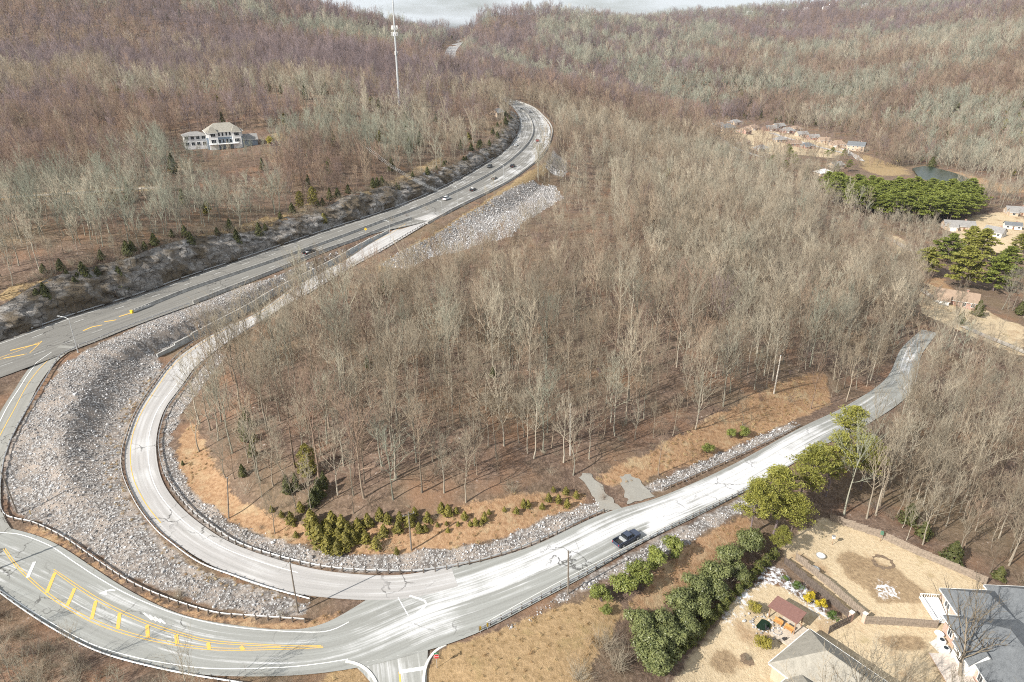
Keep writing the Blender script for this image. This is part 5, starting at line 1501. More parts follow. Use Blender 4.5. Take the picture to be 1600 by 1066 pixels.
# --- houses in the valley
V_ = [(1084,199,15,10,3.2,2.8,'gable',.5,M_TANBRICK,M_BROWNROOF,'small brown roofed house at the far left end of the valley row'),
 (1106,203,14,10,3.2,2.6,'hip',.6,M_TANBRICK,M_BROWNROOF,'tan house half hidden by trees, second from the left end of the valley row'),
 (1134,207,17,11,5.8,3.4,'hip',.5,M_TANBRICK,M_SLATE,'two storey tan house with dark blue roof in the valley'),
 (1148,194,18,11,3.2,3.0,'hip',.4,M_TANBRICK,M_GREYROOF,'pale house farthest back, behind the dark roofed two storey one'),
 (1176,203,17,11,3.2,3.2,'hip',.4,M_TANBRICK,M_BROWNROOF,'tan roofed house right of the dark evergreen in the valley row'),
 (1203,204,17,11,3.4,3.4,'gable',.3,M_REDBRICK,M_GREYROOF,'grey roofed brick house in the middle of the valley row'),
 (1230,207,16,11,3.2,3.2,'hip',.2,M_REDBRICK,M_GREYROOF,'grey hip roofed house left of the line of small gables'),
 (1252,213,13,10,3.2,3.0,'gable',.1,M_TANBRICK,M_GREYROOF,'first of the small grey gabled houses down the valley street'),
 (1270,218,12,10,3.2,3.0,'gable',.0,M_REDBRICK,M_GREYROOF,'second of the small grey gabled houses down the valley street'),
 (1287,223,12,10,3.2,3.0,'gable',-.05,M_TANBRICK,M_BROWNROOF,'brown gabled house beside the larger tan roofed one'),
 (1308,229,17,11,3.3,3.4,'hip',-.1,M_TANBRICK,M_BROWNROOF,'tan hip roofed house next to the green roofed one'),
 (1337,235,17,11,5.6,3.6,'gable',-.6,M_TANBRICK,M_SLATE,'tall tan brick house with greenish slate roof at the right end of the valley row'),
 (1160,226,13,9,3.2,2.8,'hip',.7,M_REDBRICK,M_BROWNROOF,'low brick house on the near side of the valley street'),
 (1188,236,13,9,3.2,2.8,'hip',.6,M_TANBRICK,M_GREYROOF,'grey roofed house just above the near wood in the valley'),
 (1260,231,15,10,3.0,2.4,'hip',.2,M_REDBRICK,M_SLATE,'dark roofed house in front of the small gables'),
 (1286,274,13,9,3.0,2.4,'hip',.3,M_TANBRICK,M_WSIDE,'pale roofed house among bare trees left of the pine grove'),
 (1120,200,14,9,3.2,2.6,'gable',.3,M_TANBRICK,M_GREYROOF,'grey gabled house between the tan one and the dark two storey one'),
 (1162,208,14,10,3.2,2.8,'hip',.6,M_REDBRICK,M_BROWNROOF,'brown hip roofed brick house right of the dark two storey one'),
 (1216,200,15,10,3.2,2.8,'gable',.3,M_TANBRICK,M_GREYROOF,'grey gabled house set back behind the middle of the valley row'),
 (1243,204,14,9,3.2,2.6,'hip',.2,M_TANBRICK,M_BROWNROOF,'brown hip roofed house set back behind the small gables'),
 (1218,222,13,9,3.2,2.6,'hip',.3,M_TANBRICK,M_GREYROOF,'grey hip roofed house on the near side, opposite the small gables'),
 (1240,228,13,9,3.2,2.6,'gable',.2,M_REDBRICK,M_BROWNROOF,'brown gabled house on the near side, left of the dark roofed one'),
 (1305,262,12,9,3.0,2.4,'gable',.4,M_TANBRICK,M_GREYROOF,'grey gabled house between the valley pines and the grove'),
 (1588,335,14,9,3.0,2.6,'gable',-.3,M_TANBRICK,M_GREYROOF,'grey gabled house at the right border above the white shed'),
 (1496,358,17,9,3.0,2.6,'gable',-.25,M_TANBRICK,M_GREYROOF,'long grey roofed house right of the pine grove'),
 (1553,368,10,8,3.0,2.6,'gable',-.9,M_WSIDE,M_GREYROOF,'small white gabled house at the right border'),
 (1581,357,9,6,2.6,1.6,'gable',-.4,M_WSIDE,M_SLATE,'white shed with dark blue roof near the right border'),
 (776,181,9,7,3.0,2.2,'gable',1.0,M_TANBRICK,M_GREYROOF,'small grey roofed building beside the far highway bend')]
for px, py, w, d, z, ri, kd_, rz, mw, mr, lb in V_:
    t = gen_house(px, py, lb, w, d, z, ri, kd_, rz, mw, mr, win=4 if w > 12 else 3, storeys=2 if z > 5 else 1)
    if w >= 14 and z < 5: attach_gable(t, -w * .28, -d / 2 - .8, 5.2, 4.5, z - .05, 2.2, mw, mr, garage=w > 15)
t = gen_house(1492, 474, 'brown roofed brick house with a white garage gable below the round pines', 16, 9.5, 3.1, 2.8, 'gable', -.55, M_REDBRICK, M_BROWNROOF, win=5)
attach_gable(t, -5.2, -5.6, 5.6, 5.0, 3.05, 2.4, M_TRIM, M_BROWNROOF, True)
for px, py, lb in [(1226,9,'pale house on the far ridge, under the lowest dip of trees'),(1172,12,'small pale house on the far ridge, leftmost'),(1262,7,'second pale house from the left cluster on the far ridge'),(1292,5,'pale house on the far ridge right of the middle'),(1352,4,'pale house at the right end of the far ridge')]:
    q = at_d(px, py, 2500); q[2] = gz(q[0], q[1]); gen_house(px, py, lb, 20, 12, 8, 4, 'gable', .3, M_WSIDE, M_WSIDE, win=3, chim=False, clear=False, base=q)

# --- streets and drives in the valley, garden paths
def lane(name, pix, width, mat, lift=.12):
    P = catmull(hits(pix), 2.0)
    t_ = np.gradient(P[:, :2], axis=0); t_ /= np.linalg.norm(t_, axis=1)[:, None] + 1e-9
    n_2 = np.stack([-t_[:, 1], t_[:, 0]], 1)
    V = []
    for p, nn in zip(P, n_2):
        for s in (1, .33, -.33, -1):
            q = p[:2] + nn * s * width / 2; V.append((q[0], q[1], gz(q[0], q[1]) + lift))
    k = 4; i = (np.arange(len(P) - 1)[:, None] * k + np.arange(k - 1)[None]).ravel()
    me = mesh_from(name, V, np.stack([i, i + k, i + k + 1, i + 1], 1), mat)
    if me.polygons[0].normal.z < 0: me.flip_normals()
    link(name, me, kind='structure')
M_LANE = simple('valley_street_concrete', (.50, .48, .45), .9, var=.12, scale=.2)
M_DRIVE = simple('gravel_drive', (.42, .37, .31), .95, var=.2, scale=.3)
lane('valley_street', [(1095,205),(1120,214),(1150,232),(1190,246)], 7, M_LANE, .3)
lane('valley_street', [(1205,208),(1240,219),(1270,228),(1300,235),(1340,244)], 8, M_LANE, .3)
lane('valley_drive', [(1318,233),(1335,243),(1345,252)], 7, M_LANE, .35)
lane('gravel_drive', [(1505,510),(1535,524),(1570,538),(1615,556)], 5, M_DRIVE, .2)
lane('gravel_drive', [(1425,440),(1450,460),(1475,478)], 4, M_DRIVE, .2)
lane('gravel_drive', [(1385,372),(1402,380),(1420,392)], 5, M_DRIVE, .2)
lane('dirt_track', [(-20,310),(120,302),(250,293)], 3.5, M_DRIVE, .15)
lane('stone_path', [(1262,1000),(1246,988),(1235,984)], 1.0, M_LANE, .06)
# pond
P = hits([(1425,266),(1445,264),(1470,269),(1500,277),(1522,288),(1500,292),(1470,289),(1440,280)])
zw = np.percentile([gz(p[0], p[1]) for p in P], 80) + .3
m, nt, b = new_mat('pond_water'); b.inputs['Base Color'].default_value = (.012, .026, .015, 1); b.inputs['Roughness'].default_value = .2; b.inputs['Specular IOR Level'].default_value = .15  # dark green base colour stands in for the hillside's reflection
mb = MB(); c2 = catmull(np.vstack([P, P[:1]]), 3.0); mb.prism([(p[0], p[1]) for p in c2[:-1]], zw - 3, zw); mb.build('pond_water', m, kind='structure')

# ================================================================== fences and the garden
M_FENCE = simple('weathered_fence_wood', (.27, .22, .175), .9, var=.2, scale=2)
M_FENCED = simple('dark_fence_wood', (.12, .095, .08), .9, var=.2, scale=2)
def panel_mesh(mat, L=2.4, h=1.75):
    mb = MB()
    n = 14; w = L / n
    for i in range(n): mb.box((w * (i + .5), (.012 if i % 2 else -.012), h / 2 + .06 + .02 * ((i * 7) % 3)), (w - .02, .022, h))
    for z in (.35, 1.0, 1.6): mb.box((L / 2, .05, z), (L - .12, .05, .09))
    return mb.mesh('fence_panel', mat)
PAN = {id(M_FENCE): panel_mesh(M_FENCE), id(M_FENCED): panel_mesh(M_FENCED)}
mb = MB(); mb.box((0, 0, .85), (.11, .11, 2.1)); FP = {id(M_FENCE): mb.mesh('fence_post', M_FENCE), id(M_FENCED): mb.mesh('fence_post', M_FENCED)}
def fence(label, pix, mat, group=None):
    P = resample(hits(pix), 2.4)
    t = thing('board_fence', label, 'fence', tuple(P[0]), 0, group)
    for i in range(len(P)):
        q = P[i] - P[0]
        link('post', FP[id(mat)], t, tuple(q))
        if i < len(P) - 1:
            d = P[i + 1] - P[i]
            o = link('fence_panel', PAN[id(mat)], t, tuple(q + [0, 0, min(0, d[2]) + .02]), math.atan2(d[1], d[0]))
            o.scale = (np.hypot(d[0], d[1]) / 2.4, 1, 1); o['kind'] = 'stuff'
fence('long weathered board fence behind the big dry yard, against the bare wood', [(1296,813),(1374,840),(1431,867),(1482,888),(1540,914)], M_FENCE)
fence('dark board fence beside the garden flower bed, inner of the two parallel ones', [(1225,880),(1275,924),(1328,968)], M_FENCED)
fence('board fence edging the big dry yard, outer of the two parallel ones', [(1243,874),(1295,918),(1347,965)], M_FENCE)
fence('short board fence from the brick pillar to the brick house', [(1351,975),(1410,978),(1463,982)], M_FENCE)
fence('short dark fence between the flower bed corner and the tan roofed house', [(1327,974),(1310,982),(1294,991)], M_FENCED)
for px, py, lb in ((1328,970,'brick pillar at the inner fence corner'), (1349,972,'brick pillar at the corner of the sunlit board fence')):
    t = thing('brick_pillar', lb, 'pillar', tuple(hit(px, py)), .6)
    mb = MB(); mb.box((0, 0, .9), (.6, .6, 2.1)); mb.build('shaft', M_PINKBRICK, t); mb = MB(); mb.box((0, 0, 2.01), (.75, .75, .12)); mb.build('cap', M_KERB, t)
# garden shelter
M_MAROON = simple('maroon_metal_roof', (.22, .115, .095), .55, .1, var=.08)
M_TIMBER = simple('shelter_timber', (.34, .22, .14), .8, var=.15)
gzh = gz(*at_z(1230, 955, -7)[:2]); zr = gzh + 2.9
c4 = [at_z(1200, 946, zr), at_z(1246, 974, zr), at_z(1260, 961, zr), at_z(1215, 932, zr)]
cc = sum(c4) / 4; ang = math.atan2(c4[1][1] - c4[0][1], c4[1][0] - c4[0][0])
Lw = np.linalg.norm(c4[1] - c4[0]); Ld = np.linalg.norm(c4[3] - c4[0])
t = thing('garden_shelter', 'open garden shelter with a maroon metal roof over a patio', 'shelter', (cc[0], cc[1], gzh), ang)
mb = MB(); mb.add([(-Lw/2, -Ld/2, 2.75), (Lw/2, -Ld/2, 2.75), (Lw/2, Ld/2, 3.05), (-Lw/2, Ld/2, 3.05), (-Lw/2, -Ld/2, 2.87), (Lw/2, -Ld/2, 2.87), (Lw/2, Ld/2, 3.17), (-Lw/2, Ld/2, 3.17)], [(0, 3, 2, 1), (4, 5, 6, 7), (0, 1, 5, 4), (1, 2, 6, 5), (2, 3, 7, 6), (3, 0, 4, 7)])
for i in range(11): mb.box((-Lw / 2 + Lw * i / 10, 0, 3.05), (.05, .01, .01))
ro = mb.build('roof', M_MAROON, t)
for sx in (-1, 1):
    for sy in (-1, 1):
        mb = MB(); mb.box((0, 0, 1.36), (.18, .18, 2.76)); mb.build('post', M_TIMBER, t, (sx * (Lw / 2 - .35), sy * (Ld / 2 - .3), 0))
    mb = MB(); mb.box((0, 0, 0), (.14, Ld - .9, .2)); mb.build('beam', M_TIMBER, t, (sx * (Lw / 2 - .35), 0, 2.6))
pz_ = gz(cc[0], cc[1])
mb = MB(); mb.box((0, 0, 0), (Lw + 1.5, Ld + 2.6, .16)); tag(mb.build('patio_slab', simple('patio_stone', (.50, .43, .35), .9, var=.12), None, (cc[0] - .9 * math.sin(-ang), cc[1] - .9 * math.cos(ang) - .6, pz_ + .02), ang), 'pale paved patio under and before the maroon shelter', 'patio')
M_WICK = simple('orange_wood', (.50, .26, .09), .7)
for i, (dx, lb) in enumerate(((-.6, 'orange wooden bench at the shelter edge, left one'), (1.3, 'orange wooden bench at the shelter edge, right one'))):
    x_, y_ = rot2(dx, -Ld / 2 + .4, ang)
    b_ = thing('garden_bench', lb, 'bench', (cc[0] + x_, cc[1] + y_, pz_ + .1), ang)
    mb = MB(); mb.box((0, 0, .42), (1.5, .6, .08)); mb.build('seat', M_WICK, b_)
    mb = MB(); mb.box((0, .28, .75), (1.5, .07, .55)); mb.build('backrest', M_WICK, b_)
    for sx in (-.65, .65): mb = MB(); mb.box((sx, 0, .19), (.08, .5, .38)); mb.build('leg', M_WICK, b_)
# rock garden: ring of stones with a little pool, dark chairs round a fire pit
rg = hit(1192, 976); r5 = np.random.RandomState(3)
t = thing('rock_garden', 'round rock garden of pale stones with a small pool beside the shelter', 'rock garden', tuple(rg))
mb = MB(); mb.prism([(1.5 * math.cos(a) - .2, 1.2 * math.sin(a)) for a in np.linspace(0, 6.28, 15)[:-1]], -.6, .12); mb.build('pool', m, t)
sm = [rock_mesh(900 + i) for i in range(4)]
for i in range(46):
    a = r5.uniform(0, 6.28); q = r5.uniform(1.6, 3.4) if i > 16 else 1.75
    if i <= 16: a = i / 17 * 6.28
    x_, y_ = q * math.cos(a), q * .85 * math.sin(a); s_ = r5.uniform(.35, .75)
    o = link('stone', sm[i % 4], t, (x_, y_, gz(rg[0] + x_, rg[1] + y_) - rg[2] + .1), r5.uniform(0, 6)); o.scale = (s_, s_, s_)
M_DARK = simple('dark_iron', (.05, .05, .055), .5)
fp = hit(1214, 988)
t = thing('fire_pit', 'round stone fire pit between the rock garden and the house', 'fire pit', tuple(fp))
for i in range(12):
    o = link('stone', sm[i % 4], t, (.75 * math.cos(i * .5236), .75 * math.sin(i * .5236), .15), i * .52); o.scale = (.42, .42, .5)
for i, lb in enumerate(('dark garden chair at the fire pit, on the house side', 'dark garden chair at the fire pit, on the lawn side', 'dark garden chair at the fire pit, on the shelter side')):
    a = i * 2.1 - 1.2; q = thing('garden_chair', lb, 'chair', (fp[0] + 1.7 * math.cos(a), fp[1] + 1.7 * math.sin(a), gz(fp[0] + 1.7 * math.cos(a), fp[1] + 1.7 * math.sin(a))), a - math.pi / 2)
    mb = MB(); mb.box((0, 0, .42), (.6, .6, .06)); mb.build('seat', M_DARK, q); mb = MB(); mb.box((0, .28, .75), (.6, .05, .6)); mb.build('backrest', M_DARK, q)
    for sx in (-.26, .26):
        for sy in (-.26, .26): mb = MB(); mb.box((sx, sy, .2), (.05, .05, .4)); mb.build('leg', M_DARK, q)
# bare rings, planters and small things on the lawns
M_MULCH = simple('dark_mulch', (.19, .135, .09), .95, var=.3, scale=6)
def ring(name, px, py, r0, r1, label, cat):
    p = hit(px, py); V, Fc = [], []
    n = 22
    for i in range(n):
        a = i / n * 6.283
        for q in (r0, r1):
            q = q * r5.uniform(.82, 1.2)
            x_, y_ = p[0] + q * math.cos(a), p[1] + q * math.sin(a); V.append((x_ - p[0], y_ - p[1], gz(x_, y_) - p[2] + .04 + .05 * (q == r0)))
    for i in range(n): a = 2 * i; b_ = 2 * ((i + 1) % n); Fc.append((a, a + 1, b_ + 1, b_))
    return tag(link(name, mesh_from(name, V, Fc, M_MULCH), None, tuple(p)), label, cat)
ring('mulch_ring', 1380, 879, 1.45, 2.0, 'bare mulch ring in the middle of the big dry yard', 'mulch ring')
ring('mulch_bed', 1167, 1031, .05, 1.1, 'round mulch bed with a bare shrub on the garden lawn', 'flower bed')
ring('mulch_ring', 1345, 955, .3, .7, 'small dark ring by the outer parallel fence', 'mulch ring')
for px, py, lb in ((1282,870,'round grey planter in the shaded upper corner of the yard'),(1273,891,'oval grey planter against the outer parallel fence')):
    t = thing('planter', lb, 'planter', tuple(hit(px, py))); mb = MB(); mb.tube([(0, 0, -.1), (0, 0, .35)], [.75, .9], 14); mb.build('bowl', M_CONC, t); mb = MB(); mb.tube([(0, 0, .3), (0, 0, .37)], .75, 14); mb.build('snow', M_TRIM, t)
t = thing('birdhouse', 'small white birdhouse on a post in the upper part of the big yard', 'birdhouse', tuple(hit(1300, 852)))
mb = MB(); mb.tube([(0, 0, -.2), (0, 0, 1.7)], .05, 6); mb.build('post', M_TIMBER, t); mb = MB(); mb.box((0, 0, 1.95), (.5, .4, .5)); mb.build('box', M_TRIM, t); mb = MB(); mb.box((0, 0, 2.25), (.62, .55, .1)); mb.build('roof', M_GREYROOF, t)
t = thing('birdhouse', 'green birdhouse on a post against the long back fence', 'birdhouse', tuple(hit(1375, 846)))
mb = MB(); mb.tube([(0, 0, -.2), (0, 0, 1.8)], .06, 6); mb.build('post', M_TIMBER, t); mb = MB(); mb.box((0, 0, 2.1), (.45, .45, .7)); mb.build('box', simple('green_paint', (.10, .22, .15), .6), t)
# spreading bare trees by the houses and grey bushes by the triangle
p = hit(1500, 1062)
t = thing('bare_tree', 'spreading bare tree with pale limbs in front of the brick house', 'tree', tuple(p), 2.1)
g = bare_tree(991, 13, 0, 1.9, .12, .26, 2.0)
link('trunk', mesh_from('trunk', *g[0], M_TRUNK), t)['tint'] = .62
link('crown', mesh_from('crown', *g[1], M_TWIG), t)['tint'] = .66
BUSH = [mesh_from('stems', *brush(950 + i, 4.6, 70), M_TWIG) for i in range(2)]
for i, (px, py, s, lb) in enumerate([(945,1012,1.0,'grey leafless bush left of the evergreen bank'),(965,1042,1.05,'grey leafless bush at the foot of the evergreen bank'),(905,1062,.85,'low leafless bush on the triangle of dry grass'),(1125,905,.8,'leafless bush among the large evergreen bushes'),(1167,1030,.35,'tiny leafless shrub in the round mulch bed')]):
    t = thing('bare_bush', lb, 'bush', tuple(hit(px, py)), i * 1.3); t.scale = (s, s, s); link('stems', BUSH[i % 2], t)['tint'] = .68

# ================================================================== poles, lights, signs, tower
M_POLE = simple('utility_pole_wood', (.20, .17, .14), .9, var=.2)
M_PALEPOLE = simple('pale_pole_wood', (.50, .46, .40), .9, var=.15)
M_GALV = simple('pole_steel', (.50, .52, .53), .5, .3)
def pole_h(base, top):
    """height of an upright pole and its lean from base and top pixels"""
    b_ = base; best = None
    d = ray(*top)
    t_ = ((b_[0] * d[0] + b_[1] * d[1]) / (d[0] ** 2 + d[1] ** 2))
    q = d * t_; return q[2] + CZ - b_[2], (q[0] - b_[0], q[1] - b_[1])
def utility_pole(bp, tp, label, mat=None, arm=False, r=.15, group=None):
    b_ = hit(*bp); h, ln = pole_h(b_, tp); mat = mat or M_POLE
    t = thing('utility_pole', label, 'pole', tuple(b_), 0, group)
    mb = MB(); mb.tube([(0, 0, -.4), (ln[0], ln[1], h)], [r, r * .7], 8); mb.build('shaft', mat, t)
    if arm:
        mb = MB(); mb.box((ln[0] * .93, ln[1] * .93, h * .93), (2.2, .12, .14), .5); c_ = mb.build('crossarm', mat, t)
        for s in (-1, 0, 1):
            x_, y_ = rot2(s * .95, 0, .5); mb = MB(); mb.tube([(ln[0] * .93 + x_, ln[1] * .93 + y_, h * .93 + .07), (ln[0] * .93 + x_, ln[1] * .93 + y_, h * .93 + .27)], .05, 6); mb.build('insulator', M_GALV, c_)
    else:
        mb = MB(); mb.tube([(ln[0], ln[1], h), (ln[0], ln[1], h + .12)], [r * .75, r * .5], 8); mb.build('pole_cap', M_GALV, t)
    CLEAR.append((b_[0], b_[1], 1.5))
    return t, b_, h
utility_pole((27,802), (2,738), 'dark wooden pole at the left edge of the rubble slope')
utility_pole((466,958), (453,880), 'dark leaning pole on the tip of land where ramp and road meet')
utility_pole((643,860), (638,800), 'utility pole with a crossarm on the bank above the ramp', arm=True)
utility_pole((357,810), (355,747), 'thin wooden pole at the left of the loop bank')
utility_pole((888,928), (888,860), 'bare wooden pole behind the guardrail near the pickup')
utility_pole((1209,615), (1220,556), 'pale leaning wooden pole at the top of the orange bank', M_PALEPOLE, r=.2)
utility_pole((891,712), (891,632), 'tall pale pole among the front trees of the loop wood', M_PALEPOLE)
utility_pole((626,304), (627,283), 'power pole with a crossarm on the rim above the highway', arm=True)
utility_pole((578,268), (579,250), 'farther power pole with a crossarm on the hillside', arm=True)
pa, pb = hit(578, 268) + [0, 0, 11.5], hit(626, 304) + [0, 0, 11.0]
pc = at_z(690, 300, 16.0)
for i in range(3):
    o_ = np.array([.8 * (i - 1), .45 * (i - 1), 0])
    pts = []
    for a, b_ in ((pa, pb), (pb, pc)):
        for f in np.linspace(0, 1, 9): pts.append(a + (b_ - a) * f + o_ - np.array([0, 0, 3.0 * f * (1 - f)]))
    mb = MB(); mb.tube(pts, .035, 4); tag(mb.build('power_wire', M_GALV), ['left', 'middle', 'right'][i] + ' wire of the three slung between the hillside power poles', 'wire', 'power wires above the rock cut')
def street_light(bp, tp, label, arm, group='street lights along highway and ramp', r=.11):
    b_ = hit(*bp); h, ln = pole_h(b_, tp)
    t = thing('street_light', label, 'street light', tuple(b_), 0, group)
    mb = MB(); mb.tube([(0, 0, -.3), (0, 0, h)], [r, r * .6], 8); mb.build('pole', M_GALV, t)
    mb = MB(); mb.tube([(0, 0, h - .05), (arm[0] * .4, arm[1] * .4, h + .35), (arm[0], arm[1], h + .5)], .05, 6); mb.build('arm', M_GALV, t)
    mb = MB(); mb.box((arm[0] * 1.12, arm[1] * 1.12, h + .5), (.7, .3, .14), math.atan2(arm[1], arm[0])); mb.build('lamp_head', M_GALV, t)
    mb = MB(); mb.box((0, 0, .1), (.4, .4, .4)); mb.build('base', M_CONC, t)
street_light((122,551), (104,499), 'tall street light with a curved arm at the highway junction on the left', (-2.6, .6))
for bp, tp, lb in [((610,378),(610,347),'street light on the ramp above the end of the retaining wall'), ((715,325),(714,293),'street light where the ramp leaves the highway'), ((787,288),(787,259),'street light on the outside of the highway near the rubble field'), ((833,251),(833,232),'street light nearest the highway bend'), ((449,457),(449,438),'short light pole beside the retaining wall, nearer one'), ((494,445),(494,421),'short light pole beside the retaining wall, farther one'), ((691,333),(691,316),'small light pole just before the ramp merges')]:
    street_light(bp, tp, lb, (-1.6, .8))
street_light((754,397), (754,331), 'lone tall light pole at the foot of the rubble field', (-.9, .3))
# signs
M_YSIGN = simple('yellow_sign', (.75, .50, .03), .5, var=.05)
M_RED = simple('red_sign', (.55, .02, .02), .5, var=.05)
M_BLACK = simple('black_paint', (.02, .02, .02), .5, var=.05)
M_GREENSIGN = simple('green_sign', (.02, .22, .10), .5, var=.05)
def ngon(mb, n, r, y0, y1, z, a0=0.0):
    V = [(r * math.cos(a0 + i / n * 2 * math.pi), y, z + r * math.sin(a0 + i / n * 2 * math.pi)) for y in (y0, y1) for i in range(n)]
    mb.add(V, [tuple(range(n)), tuple(range(2 * n - 1, n - 1, -1))] + [(i, i + n, (i + 1) % n + n, (i + 1) % n) for i in range(n)])
def text_mesh(txt, size, mat, name='lettering'):
    cu = bpy.data.curves.new(name, 'FONT'); cu.body = txt; cu.size = size; cu.align_x = 'CENTER'; cu.align_y = 'CENTER'; cu.extrude = .004
    o = bpy.data.objects.new(name, cu); COL.objects.link(o)
    dg = bpy.context.evaluated_depsgraph_get(); me = bpy.data.meshes.new_from_object(o.evaluated_get(dg))
    bpy.data.objects.remove(o); me.materials.clear(); me.materials.append(mat); return me
p = hit(683, 1044)
t = thing('stop_sign', 'red stop sign with street name blades at the side street corner', 'stop sign', tuple(p), math.radians(8))
mb = MB(); mb.tube([(0, .05, -.3), (0, .05, 3.0)], .04, 6); mb.build('post', M_GALV, t)
mb = MB(); ngon(mb, 8, .40, -.01, .01, 2.3, math.pi / 8); pl = mb.build('plate', M_RED, t)
mb = MB(); ngon(mb, 8, .43, .012, .02, 2.3, math.pi / 8); mb.build('border', M_TRIM, pl)
o = link('lettering', text_mesh('STOP', .3, M_TRIM), pl, (0, -.018, 2.3)); o.rotation_euler = (math.pi / 2, 0, 0)
mb = MB(); mb.box((0, .05, 2.92), (.75, .03, .2)); mb.build('name_blade', M_GREENSIGN, t); mb = MB(); mb.box((0, .05, 3.14), (.03, .75, .2)); mb.build('name_blade', M_GREENSIGN, t)
def yellow_sign(px, py, label, h=2.1, r=.5, rz=0.0, arrow=True):
    t = thing('warning_sign', label, 'sign', tuple(hit(px, py)), rz)
    mb = MB(); mb.tube([(0, .04, -.3), (0, .04, h)], .04, 6); mb.build('post', M_GALV, t)
    mb = MB(); ngon(mb, 4, r, -.01, .01, h); pl = mb.build('plate', M_YSIGN, t)
    if arrow:
        mb = MB(); mb.box((0, -.016, h - .03), (.07, .01, .4)); mb.add([(-.13, -.02, h + .14), (.13, -.02, h + .14), (0, -.02, h + .3)], [(0, 1, 2)]); mb.build('arrow', M_BLACK, pl)
yellow_sign(52, 815, 'yellow diamond warning sign behind the guardrail by the rubble slope', rz=math.radians(-60))
yellow_sign(572, 368, 'yellow diamond sign on the highway edge above the retaining wall', 2.6, .62)
for px, py, lb in ((751,989,'yellow and black hazard marker at the guardrail end, nearer one'), (762,984,'yellow and black hazard marker just past the guardrail end')):
    t = thing('hazard_marker', lb, 'marker', tuple(hit(px, py)), .5)
    mb = MB(); mb.tube([(0, .03, -.2), (0, .03, 1.3)], .03, 6); mb.build('post', M_GALV, t); mb = MB(); mb.box((0, 0, 1.0), (.3, .02, .75)); pl = mb.build('plate', M_YSIGN, t)
    for i in range(3): mb = MB(); mb.box((0, -.014, .76 + i * .24), (.3, .008, .1)); mb.build('stripe', M_BLACK, pl)
t = thing('road_sign', 'small white sign at the foot of the rock cut', 'sign', tuple(hit(341, 416)), .3)
mb = MB(); mb.tube([(0, .04, -.2), (0, .04, 2.4)], .04, 6); mb.build('post', M_GALV, t); mb = MB(); mb.box((0, 0, 2.1), (.7, .03, .9)); mb.build('plate', M_TRIM, t)
# crash cushion at the end of the median barrier
a, b_ = road_hit(205, 490), road_hit(236, 478); d = b_ - a; ang = math.atan2(d[1], d[0])
t = thing('crash_cushion', 'crash cushion with pale panels at the near end of the median barrier', 'crash cushion', tuple(a), ang)
L = np.hypot(d[0], d[1])
mb = MB(); mb.box((.25, 0, .5), (.5, .9, .9)); mb.build('nose', M_YSIGN, t)
for i in range(5):
    for s in (-1, 1): mb = MB(); mb.box((.6 + (i + .5) * (L - .7) / 5, s * .42, .55), ((L - .7) / 5 - .06, .06, .6)); mb.build('side_panel', M_STEEL, t)
    mb = MB(); mb.box((.6 + (i + .5) * (L - .7) / 5, 0, .5), (.3, .76, .8)); mb.build('absorber', M_CONC, t)
# traffic signal whose shadow falls on the lower road from outside the frame
sh = 6.4 / math.tan(SUN_EL); so = np.array([-math.sin(math.radians(53)) * sh, -math.cos(math.radians(53)) * sh, 6.4])
tip, far_ = road_hit(101, 850) + so, road_hit(2, 887) + so
d = far_ - tip; d /= np.linalg.norm(d); root = tip + d * 16; root[2] = gz(root[0], root[1])
t = thing('traffic_signal', 'long mast arm with two traffic signals beside the road with yellow hatching', 'traffic signal', tuple(root))
mb = MB(); mb.tube([(0, 0, -.3), (0, 0, 6.6 - root[2])], [.2, .14], 10); mb.build('pole', M_GALV, t)
mb = MB(); mb.tube([(0, 0, 6.4 - root[2]), tuple(tip - root)], [.24, .15], 8); mb.build('mast_arm', M_GALV, t)
for f in (.17, .36):
    q = tip + (far_ - tip) * f / .9 - root
    mb = MB(); mb.box((0, 0, 0), (.36, .3, 1.05)); h_ = mb.build('signal_head', M_BLACK, t, tuple(q + [0, 0, -.2]))
    for i in range(3): mb = MB(); mb.tube([(0, -.15, .32 - i * .32), (0, -.2, .32 - i * .32)], .11, 10); mb.build('lens', M_GLASS, h_)
# cell tower
b_ = hit(624, 166); h0, _ = pole_h(b_, (618, 0))
t = thing('cell_tower', 'tall steel cell tower with antenna clusters above the hillside wood', 'tower', tuple(b_))
HT = h0 + 16
mb = MB(); mb.tube([(0, 0, -.5), (0, 0, h0 * .5), (0, 0, h0)], [.85, .65, .42], 10); mb.build('mast', M_GALV, t)
mb = MB(); mb.tube([(0, 0, h0), (0, 0, HT)], [.3, .08], 8); mb.build('spire', M_GALV, t)
for zf in (44, 54, 84):
    zz, _ = pole_h(b_, (618, zf)); rr = 2.0 if zf < 80 else 1.2
    mb = MB()
    for i in range(12):
        a0, a1 = i / 12 * 6.283, (i + 1) / 12 * 6.283
        mb.tube([(rr * .8 * math.cos(a0), rr * .8 * math.sin(a0), zz), (rr * .8 * math.cos(a1), rr * .8 * math.sin(a1), zz)], .08, 4)
    for i in range(3): mb.tube([(0, 0, zz - .2), (rr * .8 * math.cos(i * 2.094), rr * .8 * math.sin(i * 2.094), zz)], .08, 4)
    pf = mb.build('platform', M_GALV, t)
    for i in range(9 if zf < 80 else 3):
        a0 = i / (9 if zf < 80 else 3) * 6.283 + .2
        mb = MB(); mb.box((0, 0, 0), (.25, .45, 2.5)); mb.build('antenna', M_TRIM, pf, (rr * math.cos(a0), rr * math.sin(a0), zz + .3), a0)
CLEAR.append((b_[0], b_[1], 5))
p = at_d(859, 8, 2000)
t = thing('radio_mast', 'tiny mast on the highest hilltop in the distance', 'mast', (p[0], p[1], gz(p[0], p[1])))
